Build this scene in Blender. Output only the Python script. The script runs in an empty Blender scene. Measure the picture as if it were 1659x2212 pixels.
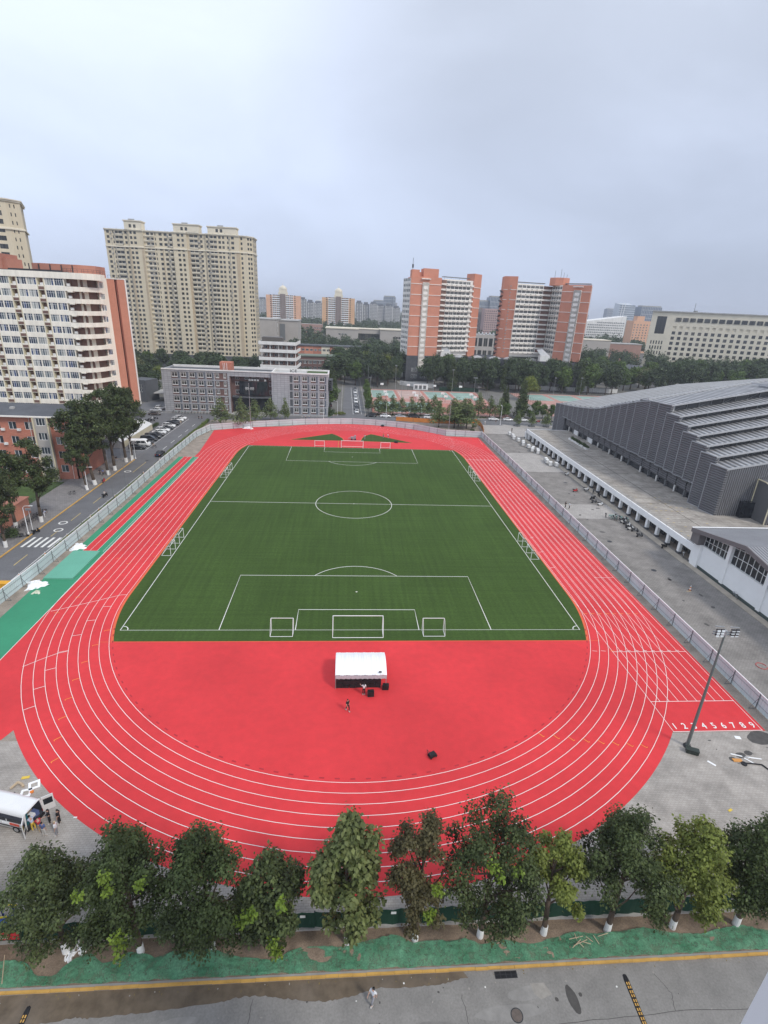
import bpy, math, random
import numpy as np
from mathutils import Vector, Matrix
random.seed(7)
rng = np.random.default_rng(11)
S = bpy.context.scene
COL = S.collection
PI = math.pi
# ------------------------------------------------------------------ camera
cd = bpy.data.cameras.new('camera')
cam = bpy.data.objects.new('camera', cd); COL.objects.link(cam)
cam.location = (-2.2423, -117.4858, 44.7782)
cam.rotation_euler = (1.19270203, -0.0430656, -0.06481233)
cd.sensor_fit = 'VERTICAL'; cd.sensor_height = 24.0; cd.lens = 24.0*1119.984/2212.0
cd.clip_start = 0.1; cd.clip_end = 20000
S.camera = cam
CAM = Vector(cam.location)
# ------------------------------------------------------------------ world
S.view_settings.view_transform = 'Standard'; S.view_settings.look = 'None'
S.view_settings.gamma = 1.0; S.view_settings.use_curve_mapping = False
S.view_settings.exposure = 0.40
SUN_EL, SUN_AZ = math.radians(46), math.radians(135)   # azimuth clockwise from +Y
W = bpy.data.worlds.new('World'); S.world = W; W.use_nodes = True
CLOUD = (0.165, 0.92, 0.355)
def build_world():
    nt = W.node_tree; N = nt.nodes; L = nt.links
    for n in list(N): N.remove(n)
    out = N.new('ShaderNodeOutputWorld'); bg = N.new('ShaderNodeBackground')
    bg.inputs['Strength'].default_value = 0.1
    sky = N.new('ShaderNodeTexSky'); sky.sky_type = 'NISHITA'; sky.sun_disc = False
    sky.sun_elevation = SUN_EL; sky.sun_rotation = SUN_AZ; sky.dust_density = 3.0
    tc = N.new('ShaderNodeTexCoord')
    mp = N.new('ShaderNodeMapping'); mp.inputs['Scale'].default_value = (1.0, 1.0, 2.2)
    mp.inputs['Location'].default_value = (0.35, 0.2, 0.1)
    L.new(tc.outputs['Generated'], mp.inputs['Vector'])
    no = N.new('ShaderNodeTexNoise'); no.inputs['Scale'].default_value = 1.9; no.inputs['Detail'].default_value = 5; no.inputs['Roughness'].default_value = 0.5
    no.inputs['Distortion'].default_value = 0.4
    L.new(mp.outputs['Vector'], no.inputs['Vector'])
    sep = N.new('ShaderNodeSeparateXYZ'); L.new(tc.outputs['Generated'], sep.inputs['Vector'])
    # elevation ramp
    er = N.new('ShaderNodeValToRGB'); L.new(sep.outputs['Z'], er.inputs['Fac'])
    e = er.color_ramp.elements
    e[0].position = 0.0; e[0].color = (5.3, 6.05, 7.75, 1)
    e[1].position = 0.40; e[1].color = (7.2, 7.95, 9.5, 1)
    a = e.new(0.06); a.color = (5.5, 6.3, 8.1, 1)
    a = e.new(0.2); a.color = (6.3, 7.1, 8.9, 1)
    # darker bank of cloud towards the right (+X)
    mr = N.new('ShaderNodeMapRange'); L.new(sep.outputs['X'], mr.inputs['Value'])
    mr.inputs['From Min'].default_value = -0.15; mr.inputs['From Max'].default_value = 0.75
    mr.inputs['To Min'].default_value = 1.0; mr.inputs['To Max'].default_value = 0.70
    cr = N.new('ShaderNodeMapRange'); L.new(no.outputs['Fac'], cr.inputs['Value'])
    cr.inputs['From Min'].default_value = 0.36; cr.inputs['From Max'].default_value = 0.62
    cr.inputs['To Min'].default_value = 0.88; cr.inputs['To Max'].default_value = 1.06
    mu = N.new('ShaderNodeMath'); mu.operation = 'MULTIPLY'; L.new(mr.outputs[0], mu.inputs[0]); L.new(cr.outputs[0], mu.inputs[1])
    # one soft darker cloud high to the right of the centre
    cv_ = N.new('ShaderNodeVectorMath'); cv_.operation = 'DISTANCE'; cv_.inputs[1].default_value = CLOUD; L.new(tc.outputs['Generated'], cv_.inputs[0])
    ca = N.new('ShaderNodeMath'); ca.operation = 'MULTIPLY_ADD'; ca.inputs[1].default_value = -.35; L.new(no.outputs['Fac'], ca.inputs[0]); L.new(cv_.outputs['Value'], ca.inputs[2])
    c2 = N.new('ShaderNodeMapRange'); c2.interpolation_type = 'SMOOTHSTEP'; c2.inputs['From Min'].default_value = -.16; c2.inputs['From Max'].default_value = .16; c2.inputs['To Min'].default_value = .80; c2.inputs['To Max'].default_value = 1; L.new(ca.outputs[0], c2.inputs['Value'])
    m3 = N.new('ShaderNodeMath'); m3.operation = 'MULTIPLY'; L.new(mu.outputs[0], m3.inputs[0]); L.new(c2.outputs[0], m3.inputs[1]); mu = m3
    vm = N.new('ShaderNodeVectorMath'); vm.operation = 'SCALE'; L.new(er.outputs['Color'], vm.inputs[0]); L.new(mu.outputs[0], vm.inputs['Scale'])
    mx = N.new('ShaderNodeMix'); mx.data_type = 'RGBA'; mx.inputs['Factor'].default_value = 0.92
    L.new(sky.outputs['Color'], mx.inputs['A']); L.new(vm.outputs['Vector'], mx.inputs['B'])
    L.new(mx.outputs['Result'], bg.inputs['Color']); L.new(bg.outputs['Background'], out.inputs['Surface'])
build_world()
sd = bpy.data.lights.new('sun', 'SUN'); sd.energy = 1.5; sd.angle = math.radians(10); sd.color = (1.0, 0.95, 0.87)
sun = bpy.data.objects.new('sun', sd); COL.objects.link(sun)
sv = Vector((math.sin(SUN_AZ)*math.cos(SUN_EL), math.cos(SUN_AZ)*math.cos(SUN_EL), math.sin(SUN_EL)))
sun.rotation_euler = sv.to_track_quat('Z', 'Y').to_euler(); sun.location = (60, -160, 150)
# ------------------------------------------------------------------ materials
MATS = {}
def mat(name, col, rough=0.8, var=0.12, scale=0.6, bump=0.0, metal=0.0, spec=0.3, stretch=(1, 1, 1), fine=0.0, col2=None, orand=0.0):
    if name in MATS: return MATS[name]
    m = bpy.data.materials.new(name); m.use_nodes = True; MATS[name] = m
    nt = m.node_tree; N = nt.nodes; L = nt.links; b = N['Principled BSDF']
    b.inputs['Roughness'].default_value = rough; b.inputs['Metallic'].default_value = metal
    b.inputs['Specular IOR Level'].default_value = spec
    tc = N.new('ShaderNodeTexCoord'); mp = N.new('ShaderNodeMapping'); mp.inputs['Scale'].default_value = stretch
    L.new(tc.outputs['Object'], mp.inputs['Vector'])
    no = N.new('ShaderNodeTexNoise'); no.inputs['Scale'].default_value = scale; no.inputs['Detail'].default_value = 6; no.inputs['Roughness'].default_value = 0.6
    L.new(mp.outputs['Vector'], no.inputs['Vector'])
    r = N.new('ShaderNodeMapRange'); r.inputs['From Min'].default_value = 0.3; r.inputs['From Max'].default_value = 0.7
    L.new(no.outputs['Fac'], r.inputs['Value'])
    mx = N.new('ShaderNodeMix'); mx.data_type = 'RGBA'
    c = col; d = col2 if col2 else tuple(min(1, x*(1+var)) for x in col); c = c if col2 else tuple(x*(1-var) for x in col)
    mx.inputs['A'].default_value = (*c, 1); mx.inputs['B'].default_value = (*d, 1)
    L.new(r.outputs[0], mx.inputs['Factor'])
    last = mx.outputs['Result']
    if fine > 0:
        n2 = N.new('ShaderNodeTexNoise'); n2.inputs['Scale'].default_value = scale*14; n2.inputs['Detail'].default_value = 4
        L.new(mp.outputs['Vector'], n2.inputs['Vector'])
        r2 = N.new('ShaderNodeMapRange'); r2.inputs['From Min'].default_value = 0.3; r2.inputs['From Max'].default_value = 0.7
        r2.inputs['To Min'].default_value = 1-fine; r2.inputs['To Max'].default_value = 1+fine
        L.new(n2.outputs['Fac'], r2.inputs['Value'])
        v = N.new('ShaderNodeVectorMath'); v.operation = 'SCALE'; L.new(last, v.inputs[0]); L.new(r2.outputs[0], v.inputs['Scale']); last = v.outputs['Vector']
    if orand > 0:
        oi = N.new('ShaderNodeObjectInfo'); r3 = N.new('ShaderNodeMapRange'); r3.inputs['To Min'].default_value = 1-orand; r3.inputs['To Max'].default_value = 1+orand
        L.new(oi.outputs['Random'], r3.inputs['Value'])
        v = N.new('ShaderNodeVectorMath'); v.operation = 'SCALE'; L.new(last, v.inputs[0]); L.new(r3.outputs[0], v.inputs['Scale']); last = v.outputs['Vector']
    L.new(last, b.inputs['Base Color'])
    if bump > 0:
        bp = N.new('ShaderNodeBump'); bp.inputs['Strength'].default_value = bump; bp.inputs['Distance'].default_value = 0.1
        L.new(no.outputs['Fac'], bp.inputs['Height']); L.new(bp.outputs['Normal'], b.inputs['Normal'])
    return m
def mat_brick(name, c1, c2, mortar, sx, sz, size=0.02, plan=False, var=0.15, rough=0.85, offset=0.5):
    """bricks or tiles: on walls they run along x+y and up z, on the ground along x and y"""
    if name in MATS: return MATS[name]
    m = bpy.data.materials.new(name); m.use_nodes = True; MATS[name] = m
    nt = m.node_tree; N = nt.nodes; L = nt.links; b = N['Principled BSDF']; b.inputs['Roughness'].default_value = rough
    b.inputs['Specular IOR Level'].default_value = 0.25
    tc = N.new('ShaderNodeTexCoord'); vec = tc.outputs['Object']
    if not plan:
        sp = N.new('ShaderNodeSeparateXYZ'); L.new(vec, sp.inputs[0]); ad = N.new('ShaderNodeMath'); L.new(sp.outputs['X'], ad.inputs[0]); L.new(sp.outputs['Y'], ad.inputs[1])
        cb = N.new('ShaderNodeCombineXYZ'); L.new(ad.outputs[0], cb.inputs['X']); L.new(sp.outputs['Z'], cb.inputs['Y']); vec = cb.outputs[0]
    br = N.new('ShaderNodeTexBrick'); br.inputs['Scale'].default_value = 1.0; br.inputs['Brick Width'].default_value = sx; br.inputs['Row Height'].default_value = sz
    br.inputs['Mortar Size'].default_value = size; br.inputs['Color1'].default_value = (*c1, 1); br.inputs['Color2'].default_value = (*c2, 1); br.inputs['Mortar'].default_value = (*mortar, 1)
    br.offset = offset
    L.new(vec, br.inputs['Vector'])
    no = N.new('ShaderNodeTexNoise'); no.inputs['Scale'].default_value = 0.35; no.inputs['Detail'].default_value = 7; no.inputs['Roughness'].default_value = 0.65
    L.new(tc.outputs['Object'], no.inputs['Vector'])
    r = N.new('ShaderNodeMapRange'); r.inputs['From Min'].default_value = 0.3; r.inputs['From Max'].default_value = 0.7; r.inputs['To Min'].default_value = 1-var; r.inputs['To Max'].default_value = 1+var
    L.new(no.outputs['Fac'], r.inputs['Value'])
    v = N.new('ShaderNodeVectorMath'); v.operation = 'SCALE'; L.new(br.outputs['Color'], v.inputs[0]); L.new(r.outputs[0], v.inputs['Scale'])
    L.new(v.outputs['Vector'], b.inputs['Base Color'])
    return m
def mat_rib(name, col, axis, period, rough=0.5, metal=0.3, depth=0.5, var=0.1, contrast=0.25):
    """ribbed sheet metal: ribs repeat along the given object axis; shade in the rib valleys is painted into the colour"""
    if name in MATS: return MATS[name]
    m = mat(name, col, rough, var, 0.3, metal=metal)
    nt = m.node_tree; N = nt.nodes; L = nt.links; b = N['Principled BSDF']
    tc = N.new('ShaderNodeTexCoord'); w = N.new('ShaderNodeTexWave'); w.wave_type = 'BANDS'; w.bands_direction = axis
    w.inputs['Scale'].default_value = 0.314159/period*1.0; w.inputs['Distortion'].default_value = 0
    L.new(tc.outputs['Object'], w.inputs['Vector'])
    bp = N.new('ShaderNodeBump'); bp.inputs['Strength'].default_value = depth; bp.inputs['Distance'].default_value = period*0.35
    L.new(w.outputs['Fac'], bp.inputs['Height']); L.new(bp.outputs['Normal'], b.inputs['Normal'])
    src = b.inputs['Base Color'].links[0].from_socket
    r = N.new('ShaderNodeMapRange'); r.inputs['To Min'].default_value = 1-contrast; r.inputs['To Max'].default_value = 1+contrast  # rib shading painted into the colour: crests lighter, valleys darker
    L.new(w.outputs['Fac'], r.inputs['Value'])
    v = N.new('ShaderNodeVectorMath'); v.operation = 'SCALE'; L.new(src, v.inputs[0]); L.new(r.outputs[0], v.inputs['Scale']); L.new(v.outputs['Vector'], b.inputs['Base Color'])
    return m
def mat_rand(name, stops, rough=0.3, spec=0.5, const=True, noise=0.0, transl=0.0, orand=None):
    """colour picked at random for each pane / leaf (mesh island) and each object"""
    if name in MATS: return MATS[name]
    m = bpy.data.materials.new(name); m.use_nodes = True; MATS[name] = m
    nt = m.node_tree; N = nt.nodes; L = nt.links; b = N['Principled BSDF']
    b.inputs['Roughness'].default_value = rough; b.inputs['Specular IOR Level'].default_value = spec
    g = N.new('ShaderNodeNewGeometry'); oi = N.new('ShaderNodeObjectInfo')
    a = N.new('ShaderNodeMath'); a.operation = 'ADD'; L.new(g.outputs['Random Per Island'], a.inputs[0]); L.new(oi.outputs['Random'], a.inputs[1])
    f = N.new('ShaderNodeMath'); f.operation = 'FRACT'; L.new(a.outputs[0], f.inputs[0])
    rp = N.new('ShaderNodeValToRGB'); rp.color_ramp.interpolation = 'CONSTANT' if const else 'LINEAR'
    e = rp.color_ramp.elements
    for i, (p, c) in enumerate(stops):
        if i < 2: el = e[i]; el.position = p
        else: el = e.new(p)
        el.color = (*c, 1)
    L.new(f.outputs[0] if orand is None else g.outputs['Random Per Island'], rp.inputs['Fac'])
    last = rp.outputs['Color']
    if orand:
        r3 = N.new('ShaderNodeMapRange'); r3.inputs['To Min'].default_value = 1-orand; r3.inputs['To Max'].default_value = 1+orand
        L.new(oi.outputs['Random'], r3.inputs['Value'])
        v = N.new('ShaderNodeVectorMath'); v.operation = 'SCALE'; L.new(last, v.inputs[0]); L.new(r3.outputs[0], v.inputs['Scale']); last = v.outputs['Vector']
    L.new(last, b.inputs['Base Color'])
    if transl > 0:
        t = N.new('ShaderNodeBsdfTranslucent'); L.new(last, t.inputs['Color']); ms = N.new('ShaderNodeMixShader'); ms.inputs[0].default_value = transl
        L.new(b.outputs[0], ms.inputs[1]); L.new(t.outputs[0], ms.inputs[2]); L.new(ms.outputs[0], N['Material Output'].inputs['Surface'])
    return m
# ------------------------------------------------------------------ mesh helpers
class MB:
    def __init__(s): s.v = []; s.f = []; s.m = []
    def add(s, vs, fs, mi=0):
        o = len(s.v); s.v += [tuple(p) for p in vs]; s.f += [tuple(i+o for i in f) for f in fs]; s.m += [mi]*len(fs)
    def quad(s, a, b, c, d, mi=0): s.add([a, b, c, d], [(0, 1, 2, 3)], mi)
    def poly(s, pts, z=None, mi=0):
        s.add([(p[0], p[1], z) if z is not None else p for p in pts], [tuple(range(len(pts)))], mi)
    def box(s, x0, y0, z0, x1, y1, z1, mi=0):
        if x0 > x1: x0, x1 = x1, x0
        if y0 > y1: y0, y1 = y1, y0
        s.add([(x0,y0,z0),(x1,y0,z0),(x1,y1,z0),(x0,y1,z0),(x0,y0,z1),(x1,y0,z1),(x1,y1,z1),(x0,y1,z1)],
              [(0,3,2,1),(4,5,6,7),(0,1,5,4),(1,2,6,5),(2,3,7,6),(3,0,4,7)], mi)
    def obox(s, c, sx, sy, sz, rz=0, mi=0, rx=0):
        M = Matrix.Translation(c) @ Matrix.Rotation(rz, 4, 'Z') @ Matrix.Rotation(rx, 4, 'X')
        vs = [M @ Vector((i*sx/2, j*sy/2, k*sz/2)) for k in (-1, 1) for i, j in ((-1,-1),(1,-1),(1,1),(-1,1))]
        s.add(vs, [(0,3,2,1),(4,5,6,7),(0,1,5,4),(1,2,6,5),(2,3,7,6),(3,0,4,7)], mi)
    def beam(s, p0, p1, t, h, mi=0):
        """upright bar of thickness t and height h from p0 to p1 (its base line)"""
        p0 = Vector(p0); p1 = Vector(p1); d = (p1-p0); n = Vector((-d.y, d.x, 0)).normalized()*t/2; u = Vector((0, 0, h))
        s.add([p0-n, p1-n, p1+n, p0+n, p0-n+u, p1-n+u, p1+n+u, p0+n+u], [(0,3,2,1),(4,5,6,7),(0,1,5,4),(1,2,6,5),(2,3,7,6),(3,0,4,7)], mi)
    def prism(s, poly, z0, z1, mi=0, top=None):
        n = len(poly); vs = [(p[0], p[1], z0) for p in poly]+[(p[0], p[1], z1) for p in poly]
        s.add(vs, [(i, (i+1) % n, n+(i+1) % n, n+i) for i in range(n)], mi)
        s.add([(p[0], p[1], z1) for p in poly], [tuple(range(n))], mi if top is None else top)
        s.add([(p[0], p[1], z0) for p in poly], [tuple(reversed(range(n)))], mi)
    def tube(s, p0, p1, r0, r1=None, n=8, mi=0, cap=True):
        r1 = r0 if r1 is None else r1; p0 = Vector(p0); p1 = Vector(p1); d = (p1-p0)
        q = d.to_track_quat('Z', 'Y') if d.length > 1e-6 else Vector((0, 0, 1)).to_track_quat('Z', 'Y')
        ring = [q @ Vector((math.cos(2*PI*i/n), math.sin(2*PI*i/n), 0)) for i in range(n)]
        vs = [p0+r*r0 for r in ring]+[p1+r*r1 for r in ring]
        fs = [(i, (i+1) % n, n+(i+1) % n, n+i) for i in range(n)]
        if cap: fs += [tuple(reversed(range(n))), tuple(range(n, 2*n))]
        s.add(vs, fs, mi)
    def path(s, pts, r, n=6, mi=0):
        rr = r if isinstance(r, (list, tuple)) else [r]*len(pts)
        for i in range(len(pts)-1): s.tube(pts[i], pts[i+1], rr[i], rr[i+1], n, mi)
    def lathe(s, prof, n=16, c=(0, 0, 0), mi=0):
        vs = []; k = len(prof)
        for r, z in prof:
            for i in range(n): vs.append((c[0]+r*math.cos(2*PI*i/n), c[1]+r*math.sin(2*PI*i/n), c[2]+z))
        fs = [(j*n+i, j*n+(i+1) % n, (j+1)*n+(i+1) % n, (j+1)*n+i) for j in range(k-1) for i in range(n)]
        fs += [tuple(reversed(range(n))), tuple(range((k-1)*n, k*n))]
        s.add(vs, fs, mi)
    def loft(s, rings, mi=0, cap=True):
        n = len(rings[0]); vs = [p for r in rings for p in r]
        fs = [(j*n+i, j*n+(i+1) % n, (j+1)*n+(i+1) % n, (j+1)*n+i) for j in range(len(rings)-1) for i in range(n)]
        if cap: fs += [tuple(reversed(range(n))), tuple(range((len(rings)-1)*n, len(rings)*n))]
        s.add(vs, fs, mi)
    def strip(s, pts, w, z, mi=0, closed=False):
        """flat painted line of width w along a polyline"""
        P = [Vector((p[0], p[1])) for p in pts]; n = len(P); L = []; R = []
        for i in range(n):
            a = P[i-1] if (i > 0 or closed) else P[i]; b = P[(i+1) % n] if (i < n-1 or closed) else P[i]
            t = (b-a).normalized(); nn = Vector((-t.y, t.x))*w/2; L.append(P[i]+nn); R.append(P[i]-nn)
        vs = [(p.x, p.y, z) for p in L]+[(p.x, p.y, z) for p in R]
        s.add(vs, [(n+i, n+(i+1) % n, (i+1) % n, i) for i in range(n if closed else n-1)], mi)
    def facade(s, wins, p0, p1, z0, z1, rows, cols, t=0.25, mi=0, key=None):
        """wall from p0 to p1 (left to right seen from outside) with real openings; appends the openings to wins"""
        p0 = Vector((p0[0], p0[1], 0)); p1 = Vector((p1[0], p1[1], 0)); d = (p1-p0); Ln = d.length; d.normalize(); inn = Vector((-d.y, d.x, 0)); ang = math.atan2(d.y, d.x)
        def slab(u0, u1, a, b):
            if u1-u0 < 1e-3 or b-a < 1e-3: return
            A = p0+d*u0; B = p0+d*u1; I = inn*t
            s.add([(q.x, q.y, zz) for zz in (a, b) for q in (A, B, B+I, A+I)], [(0,3,2,1),(4,5,6,7),(0,1,5,4),(1,2,6,5),(2,3,7,6),(3,0,4,7)], mi)
        z = z0
        for zs, zh in rows:
            slab(0, Ln, z, zs); u = 0
            for c in cols:
                slab(u, c[0], zs, zh); u = c[1]
                q = p0+d*((c[0]+c[1])/2)+inn*min(0.14, t*0.6); wins.append((q.x, q.y, zs, ang, c[1]-c[0], zh-zs, key if key else (c[2] if len(c) > 2 else None)))
            slab(u, Ln, zs, zh); z = zh
        slab(0, Ln, z, z1)
    def mesh(s, name, mats, smooth=False, off=(0, 0, 0)):
        me = bpy.data.meshes.new(name)
        me.from_pydata([(a-off[0], b-off[1], c-off[2]) for a, b, c in s.v], [], s.f)
        for m in (mats if isinstance(mats, (list, tuple)) else [mats]): me.materials.append(m)
        if any(s.m): me.polygons.foreach_set('material_index', s.m)
        if smooth: me.polygons.foreach_set('use_smooth', [True]*len(s.f))
        me.update(); return me
    def build(s, name, mats, parent=None, smooth=False, local=False):
        off = (0, 0, 0) if (local or parent is None) else wloc(parent)
        return obj(name, s.mesh(name, mats, smooth, off), parent)
    def thing(s, name, mats, label, cat, group=None, smooth=False):
        """a top-level thing that is one mesh; origin at its base"""
        xs = [v[0] for v in s.v]; ys = [v[1] for v in s.v]; zs = [v[2] for v in s.v]
        o = ((min(xs)+max(xs))/2, (min(ys)+max(ys))/2, min(zs))
        ob = obj(name, s.mesh(name, mats, smooth, o)); ob.location = o; tag(ob, label, cat, group); return ob
def wloc(o):
    v = Vector((0, 0, 0))
    while o is not None: v = v+o.location; o = o.parent
    return v
def obj(name, me, parent=None):
    o = bpy.data.objects.new(name, me); COL.objects.link(o)
    if parent is not None: o.parent = parent
    return o
def tag(o, label=None, cat=None, group=None, kind=None):
    if label: o['label'] = label
    if cat: o['category'] = cat
    if group: o['group'] = group
    if kind: o['kind'] = kind
def thing(name, label, cat, loc=(0, 0, 0), rz=0, group=None):
    o = bpy.data.objects.new(name, None); COL.objects.link(o); o.location = loc; o.rotation_euler = (0, 0, rz); o.empty_display_size = 0.3
    tag(o, label, cat, group); return o
def struct(mb, name, mats, z=None):
    o = mb.build(name, mats); o['kind'] = 'structure'; return o
CHILD = {}
def kids(o): return CHILD.get(o.name) or [c for c in o.children]
def dup(root, loc, rz=None, label=None, group=None, scale=None, mats=None):
    """copy of a thing with copies of its parts and sub-parts; mats maps old material -> new"""
    r = root.copy(); COL.objects.link(r); r.location = loc
    if rz is not None: r.rotation_euler = (0, 0, rz)
    if label: r['label'] = label
    if group: r['group'] = group
    if scale is not None: r.scale = scale if isinstance(scale, (tuple, list)) else (scale,)*3
    if r.data and mats: swap(r, mats)
    for ch in kids(root):
        c = ch.copy(); COL.objects.link(c); c.parent = r
        if mats: swap(c, mats)
        for g in kids(ch):
            d = g.copy(); COL.objects.link(d); d.parent = c
            if mats: swap(d, mats)
    return r
def swap(o, mats):
    for sl in o.material_slots:
        m = sl.material
        if m in mats: sl.link = 'OBJECT'; sl.material = mats[m]
def freeze(root):
    """remember the children of a prototype so that copying need not search the scene"""
    CHILD[root.name] = list(root.children)
    for c in root.children: CHILD[c.name] = list(c.children)
def arc(cx, cy, r, a0, a1, n=64):
    return [(cx+r*math.cos(math.radians(a0+(a1-a0)*i/n)), cy+r*math.sin(math.radians(a0+(a1-a0)*i/n))) for i in range(n+1)]
def text_mesh(txt, size, depth=0.0):
    c = bpy.data.curves.new('lettering', 'FONT'); c.body = txt; c.size = size; c.extrude = depth; c.align_x = 'CENTER'; c.align_y = 'CENTER'; c.offset = 0.012*size
    o = bpy.data.objects.new('lettering', c); COL.objects.link(o)
    dg = bpy.context.evaluated_depsgraph_get(); me = bpy.data.meshes.new_from_object(o.evaluated_get(dg))
    bpy.data.objects.remove(o); bpy.data.curves.remove(c); return me
def lettering(txt, size, loc, rot, m, parent, depth=0.02, sx=1.0, name='lettering'):
    me = text_mesh(txt, size, depth); me.materials.clear(); me.materials.append(m)
    o = obj(name, me, parent); o.location = Vector(loc)-(wloc(parent) if parent else Vector((0, 0, 0))); o.rotation_euler = rot; o.scale = (sx, 1, 1); return o
# ------------------------------------------------------------------ palette
m_ground = mat('earth_ground', (0.17, 0.165, 0.15), 0.95, 0.2, 0.02, fine=0.1)
m_asph = mat('asphalt', (0.150, 0.150, 0.155), 0.85, 0.14, 0.25, bump=0.05, fine=0.12)
m_asph_near = mat('worn_asphalt', (0.245, 0.235, 0.22), 0.7, 0.16, 0.5, bump=0.05, fine=0.12)
m_wet = mat('wet_asphalt', (0.15, 0.118, 0.085), 0.25, 0.25, 1.2, spec=0.5)
m_paver = mat_brick('grey_pavers', (0.235, 0.217, 0.198), (0.278, 0.258, 0.236), (0.175, 0.162, 0.148), 0.5, 0.25, 0.03, plan=True, var=0.26)
m_paver2 = mat_brick('pale_pavers', (0.36, 0.335, 0.31), (0.41, 0.385, 0.355), (0.27, 0.25, 0.23), 0.6, 0.6, 0.02, plan=True, var=0.12)
m_paver3 = mat_brick('worn_pavers', (0.335, 0.305, 0.272), (0.375, 0.345, 0.31), (0.275, 0.25, 0.222), 0.4, 0.2, 0.02, plan=True, var=0.30)
m_walk = mat_brick('sidewalk_pavers', (0.20, 0.19, 0.185), (0.25, 0.235, 0.225), (0.14, 0.135, 0.13), 0.5, 0.5, 0.02, plan=True, var=0.15)
m_earth = mat('bare_earth', (0.22, 0.165, 0.12), 0.95, 0.35, 0.8, bump=0.5, fine=0.25)
m_dirt = mat('dusty_earth', (0.30, 0.255, 0.21), 0.95, 0.25, 0.5, bump=0.2, fine=0.2)
m_track = mat('red_track', (0.64, 0.043, 0.048), 0.75, 0.13, 0.07, fine=0.05, spec=0.25)
m_green = mat('green_track', (0.045, 0.26, 0.14), 0.75, 0.10, 0.12, fine=0.03, spec=0.25)
m_green2 = mat('pale_green_mat', (0.14, 0.40, 0.29), 0.8, 0.06, 0.3, fine=0.03)
m_line = mat('white_line', (0.78, 0.77, 0.73), 0.7, 0.06, 0.5)
m_line_or = mat('orange_line', (0.85, 0.36, 0.05), 0.7, 0.06, 0.5)
m_line_y = mat('faded_yellow_line', (0.55, 0.42, 0.16), 0.8, 0.15, 0.5)
m_kerb_red = mat('orange_red_edge', (0.72, 0.13, 0.05), 0.7, 0.1, 0.5)
m_kerb_y = mat('yellow_kerb', (0.58, 0.34, 0.09), 0.8, 0.15, 1.0)
m_kerb = mat('grey_kerb', (0.33, 0.32, 0.30), 0.85, 0.12, 1.0)
m_white = mat('white_paint', (0.85, 0.85, 0.84), 0.5, 0.05, 0.3)
m_white_dirty = mat('weathered_white', (0.76, 0.75, 0.72), 0.7, 0.12, 0.35, stretch=(1, 1, 0.3))
m_cream = mat('cream_render', (0.84, 0.795, 0.73), 0.8, 0.09, 0.25, stretch=(1, 1, 0.25), fine=0.05)
m_cream_dorm = mat('cream_parapet', (0.86, 0.81, 0.70), 0.8, 0.10, 0.5, stretch=(1.6, 1.6, 0.12), fine=0.05)
m_yellowish = mat('pale_yellow_pier', (0.66, 0.60, 0.42), 0.8, 0.10, 0.4)
m_beige = mat('beige_render', (0.62, 0.545, 0.405), 0.85, 0.10, 0.12, stretch=(1, 1, 0.2), fine=0.04)
m_tan = mat('tan_render', (0.49, 0.40, 0.285), 0.85, 0.10, 0.2, fine=0.04)
m_palebeige = mat('pale_beige_stone', (0.70, 0.64, 0.515), 0.85, 0.08, 0.2, fine=0.04)
m_orange = mat('orange_brick_tile', (0.60, 0.255, 0.17), 0.85, 0.07, 0.2, fine=0.05)
m_peach = mat('peach_render', (0.72, 0.42, 0.27), 0.85, 0.07, 0.2)
m_brick = mat_brick('red_brick', (0.47, 0.155, 0.10), (0.55, 0.20, 0.13), (0.35, 0.2, 0.15), 0.5, 0.16, 0.02, var=0.1)
m_brownbrick = mat_brick('brown_brick', (0.15, 0.08, 0.068), (0.19, 0.10, 0.085), (0.15, 0.115, 0.105), 0.5, 0.16, 0.02)
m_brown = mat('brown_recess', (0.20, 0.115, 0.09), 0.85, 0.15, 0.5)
m_slate = mat_brick('dark_stone_tiles', (0.075, 0.08, 0.09), (0.10, 0.105, 0.115), (0.05, 0.05, 0.055), 1.6, 0.9, 0.03)
m_slate_plain = mat('dark_grey_wall', (0.10, 0.105, 0.115), 0.8, 0.12, 0.3)
m_greytile = mat_brick('grey_panel_tiles', (0.36, 0.365, 0.385), (0.42, 0.425, 0.44), (0.20, 0.2, 0.21), 1.5, 0.85, 0.05, var=0.08, offset=0.0)
m_greybeige = mat('grey_beige_render', (0.42, 0.39, 0.36), 0.85, 0.07, 0.15, fine=0.04)
m_roofgrey = mat('grey_roof', (0.095, 0.10, 0.11), 0.85, 0.2, 0.2, fine=0.1)
m_rooflight = mat('pale_roof', (0.40, 0.39, 0.37), 0.85, 0.15, 0.2, fine=0.1)
m_concrete = mat('concrete', (0.36, 0.35, 0.33), 0.85, 0.15, 0.4, fine=0.08)
m_dark = mat('dark_metal', (0.035, 0.036, 0.04), 0.5, 0.2, 1.0, spec=0.4)
m_black = mat('black_plastic', (0.018, 0.018, 0.02), 0.5, 0.2, 2.0)
m_steel = mat('galvanised_steel', (0.42, 0.43, 0.44), 0.45, 0.1, 1.5, metal=0.5)
m_grey_post = mat('grey_post_paint', (0.17, 0.18, 0.185), 0.55, 0.1, 1.0)
m_gym = mat_rib('dark_ribbed_cladding', (0.132, 0.133, 0.142), 'Z', 0.55, 0.55, 0.2, 0.6, contrast=0.22)
m_gym_end = mat_rib('grey_ribbed_cladding', (0.17, 0.172, 0.18), 'X', 0.5, 0.5, 0.3, 0.8, contrast=0.45)
m_gymroof = mat_rib('ribbed_roof_sheet', (0.33, 0.33, 0.335), 'X', 1.25, 0.5, 0.3, 0.9, contrast=0.55, var=.2)
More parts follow.
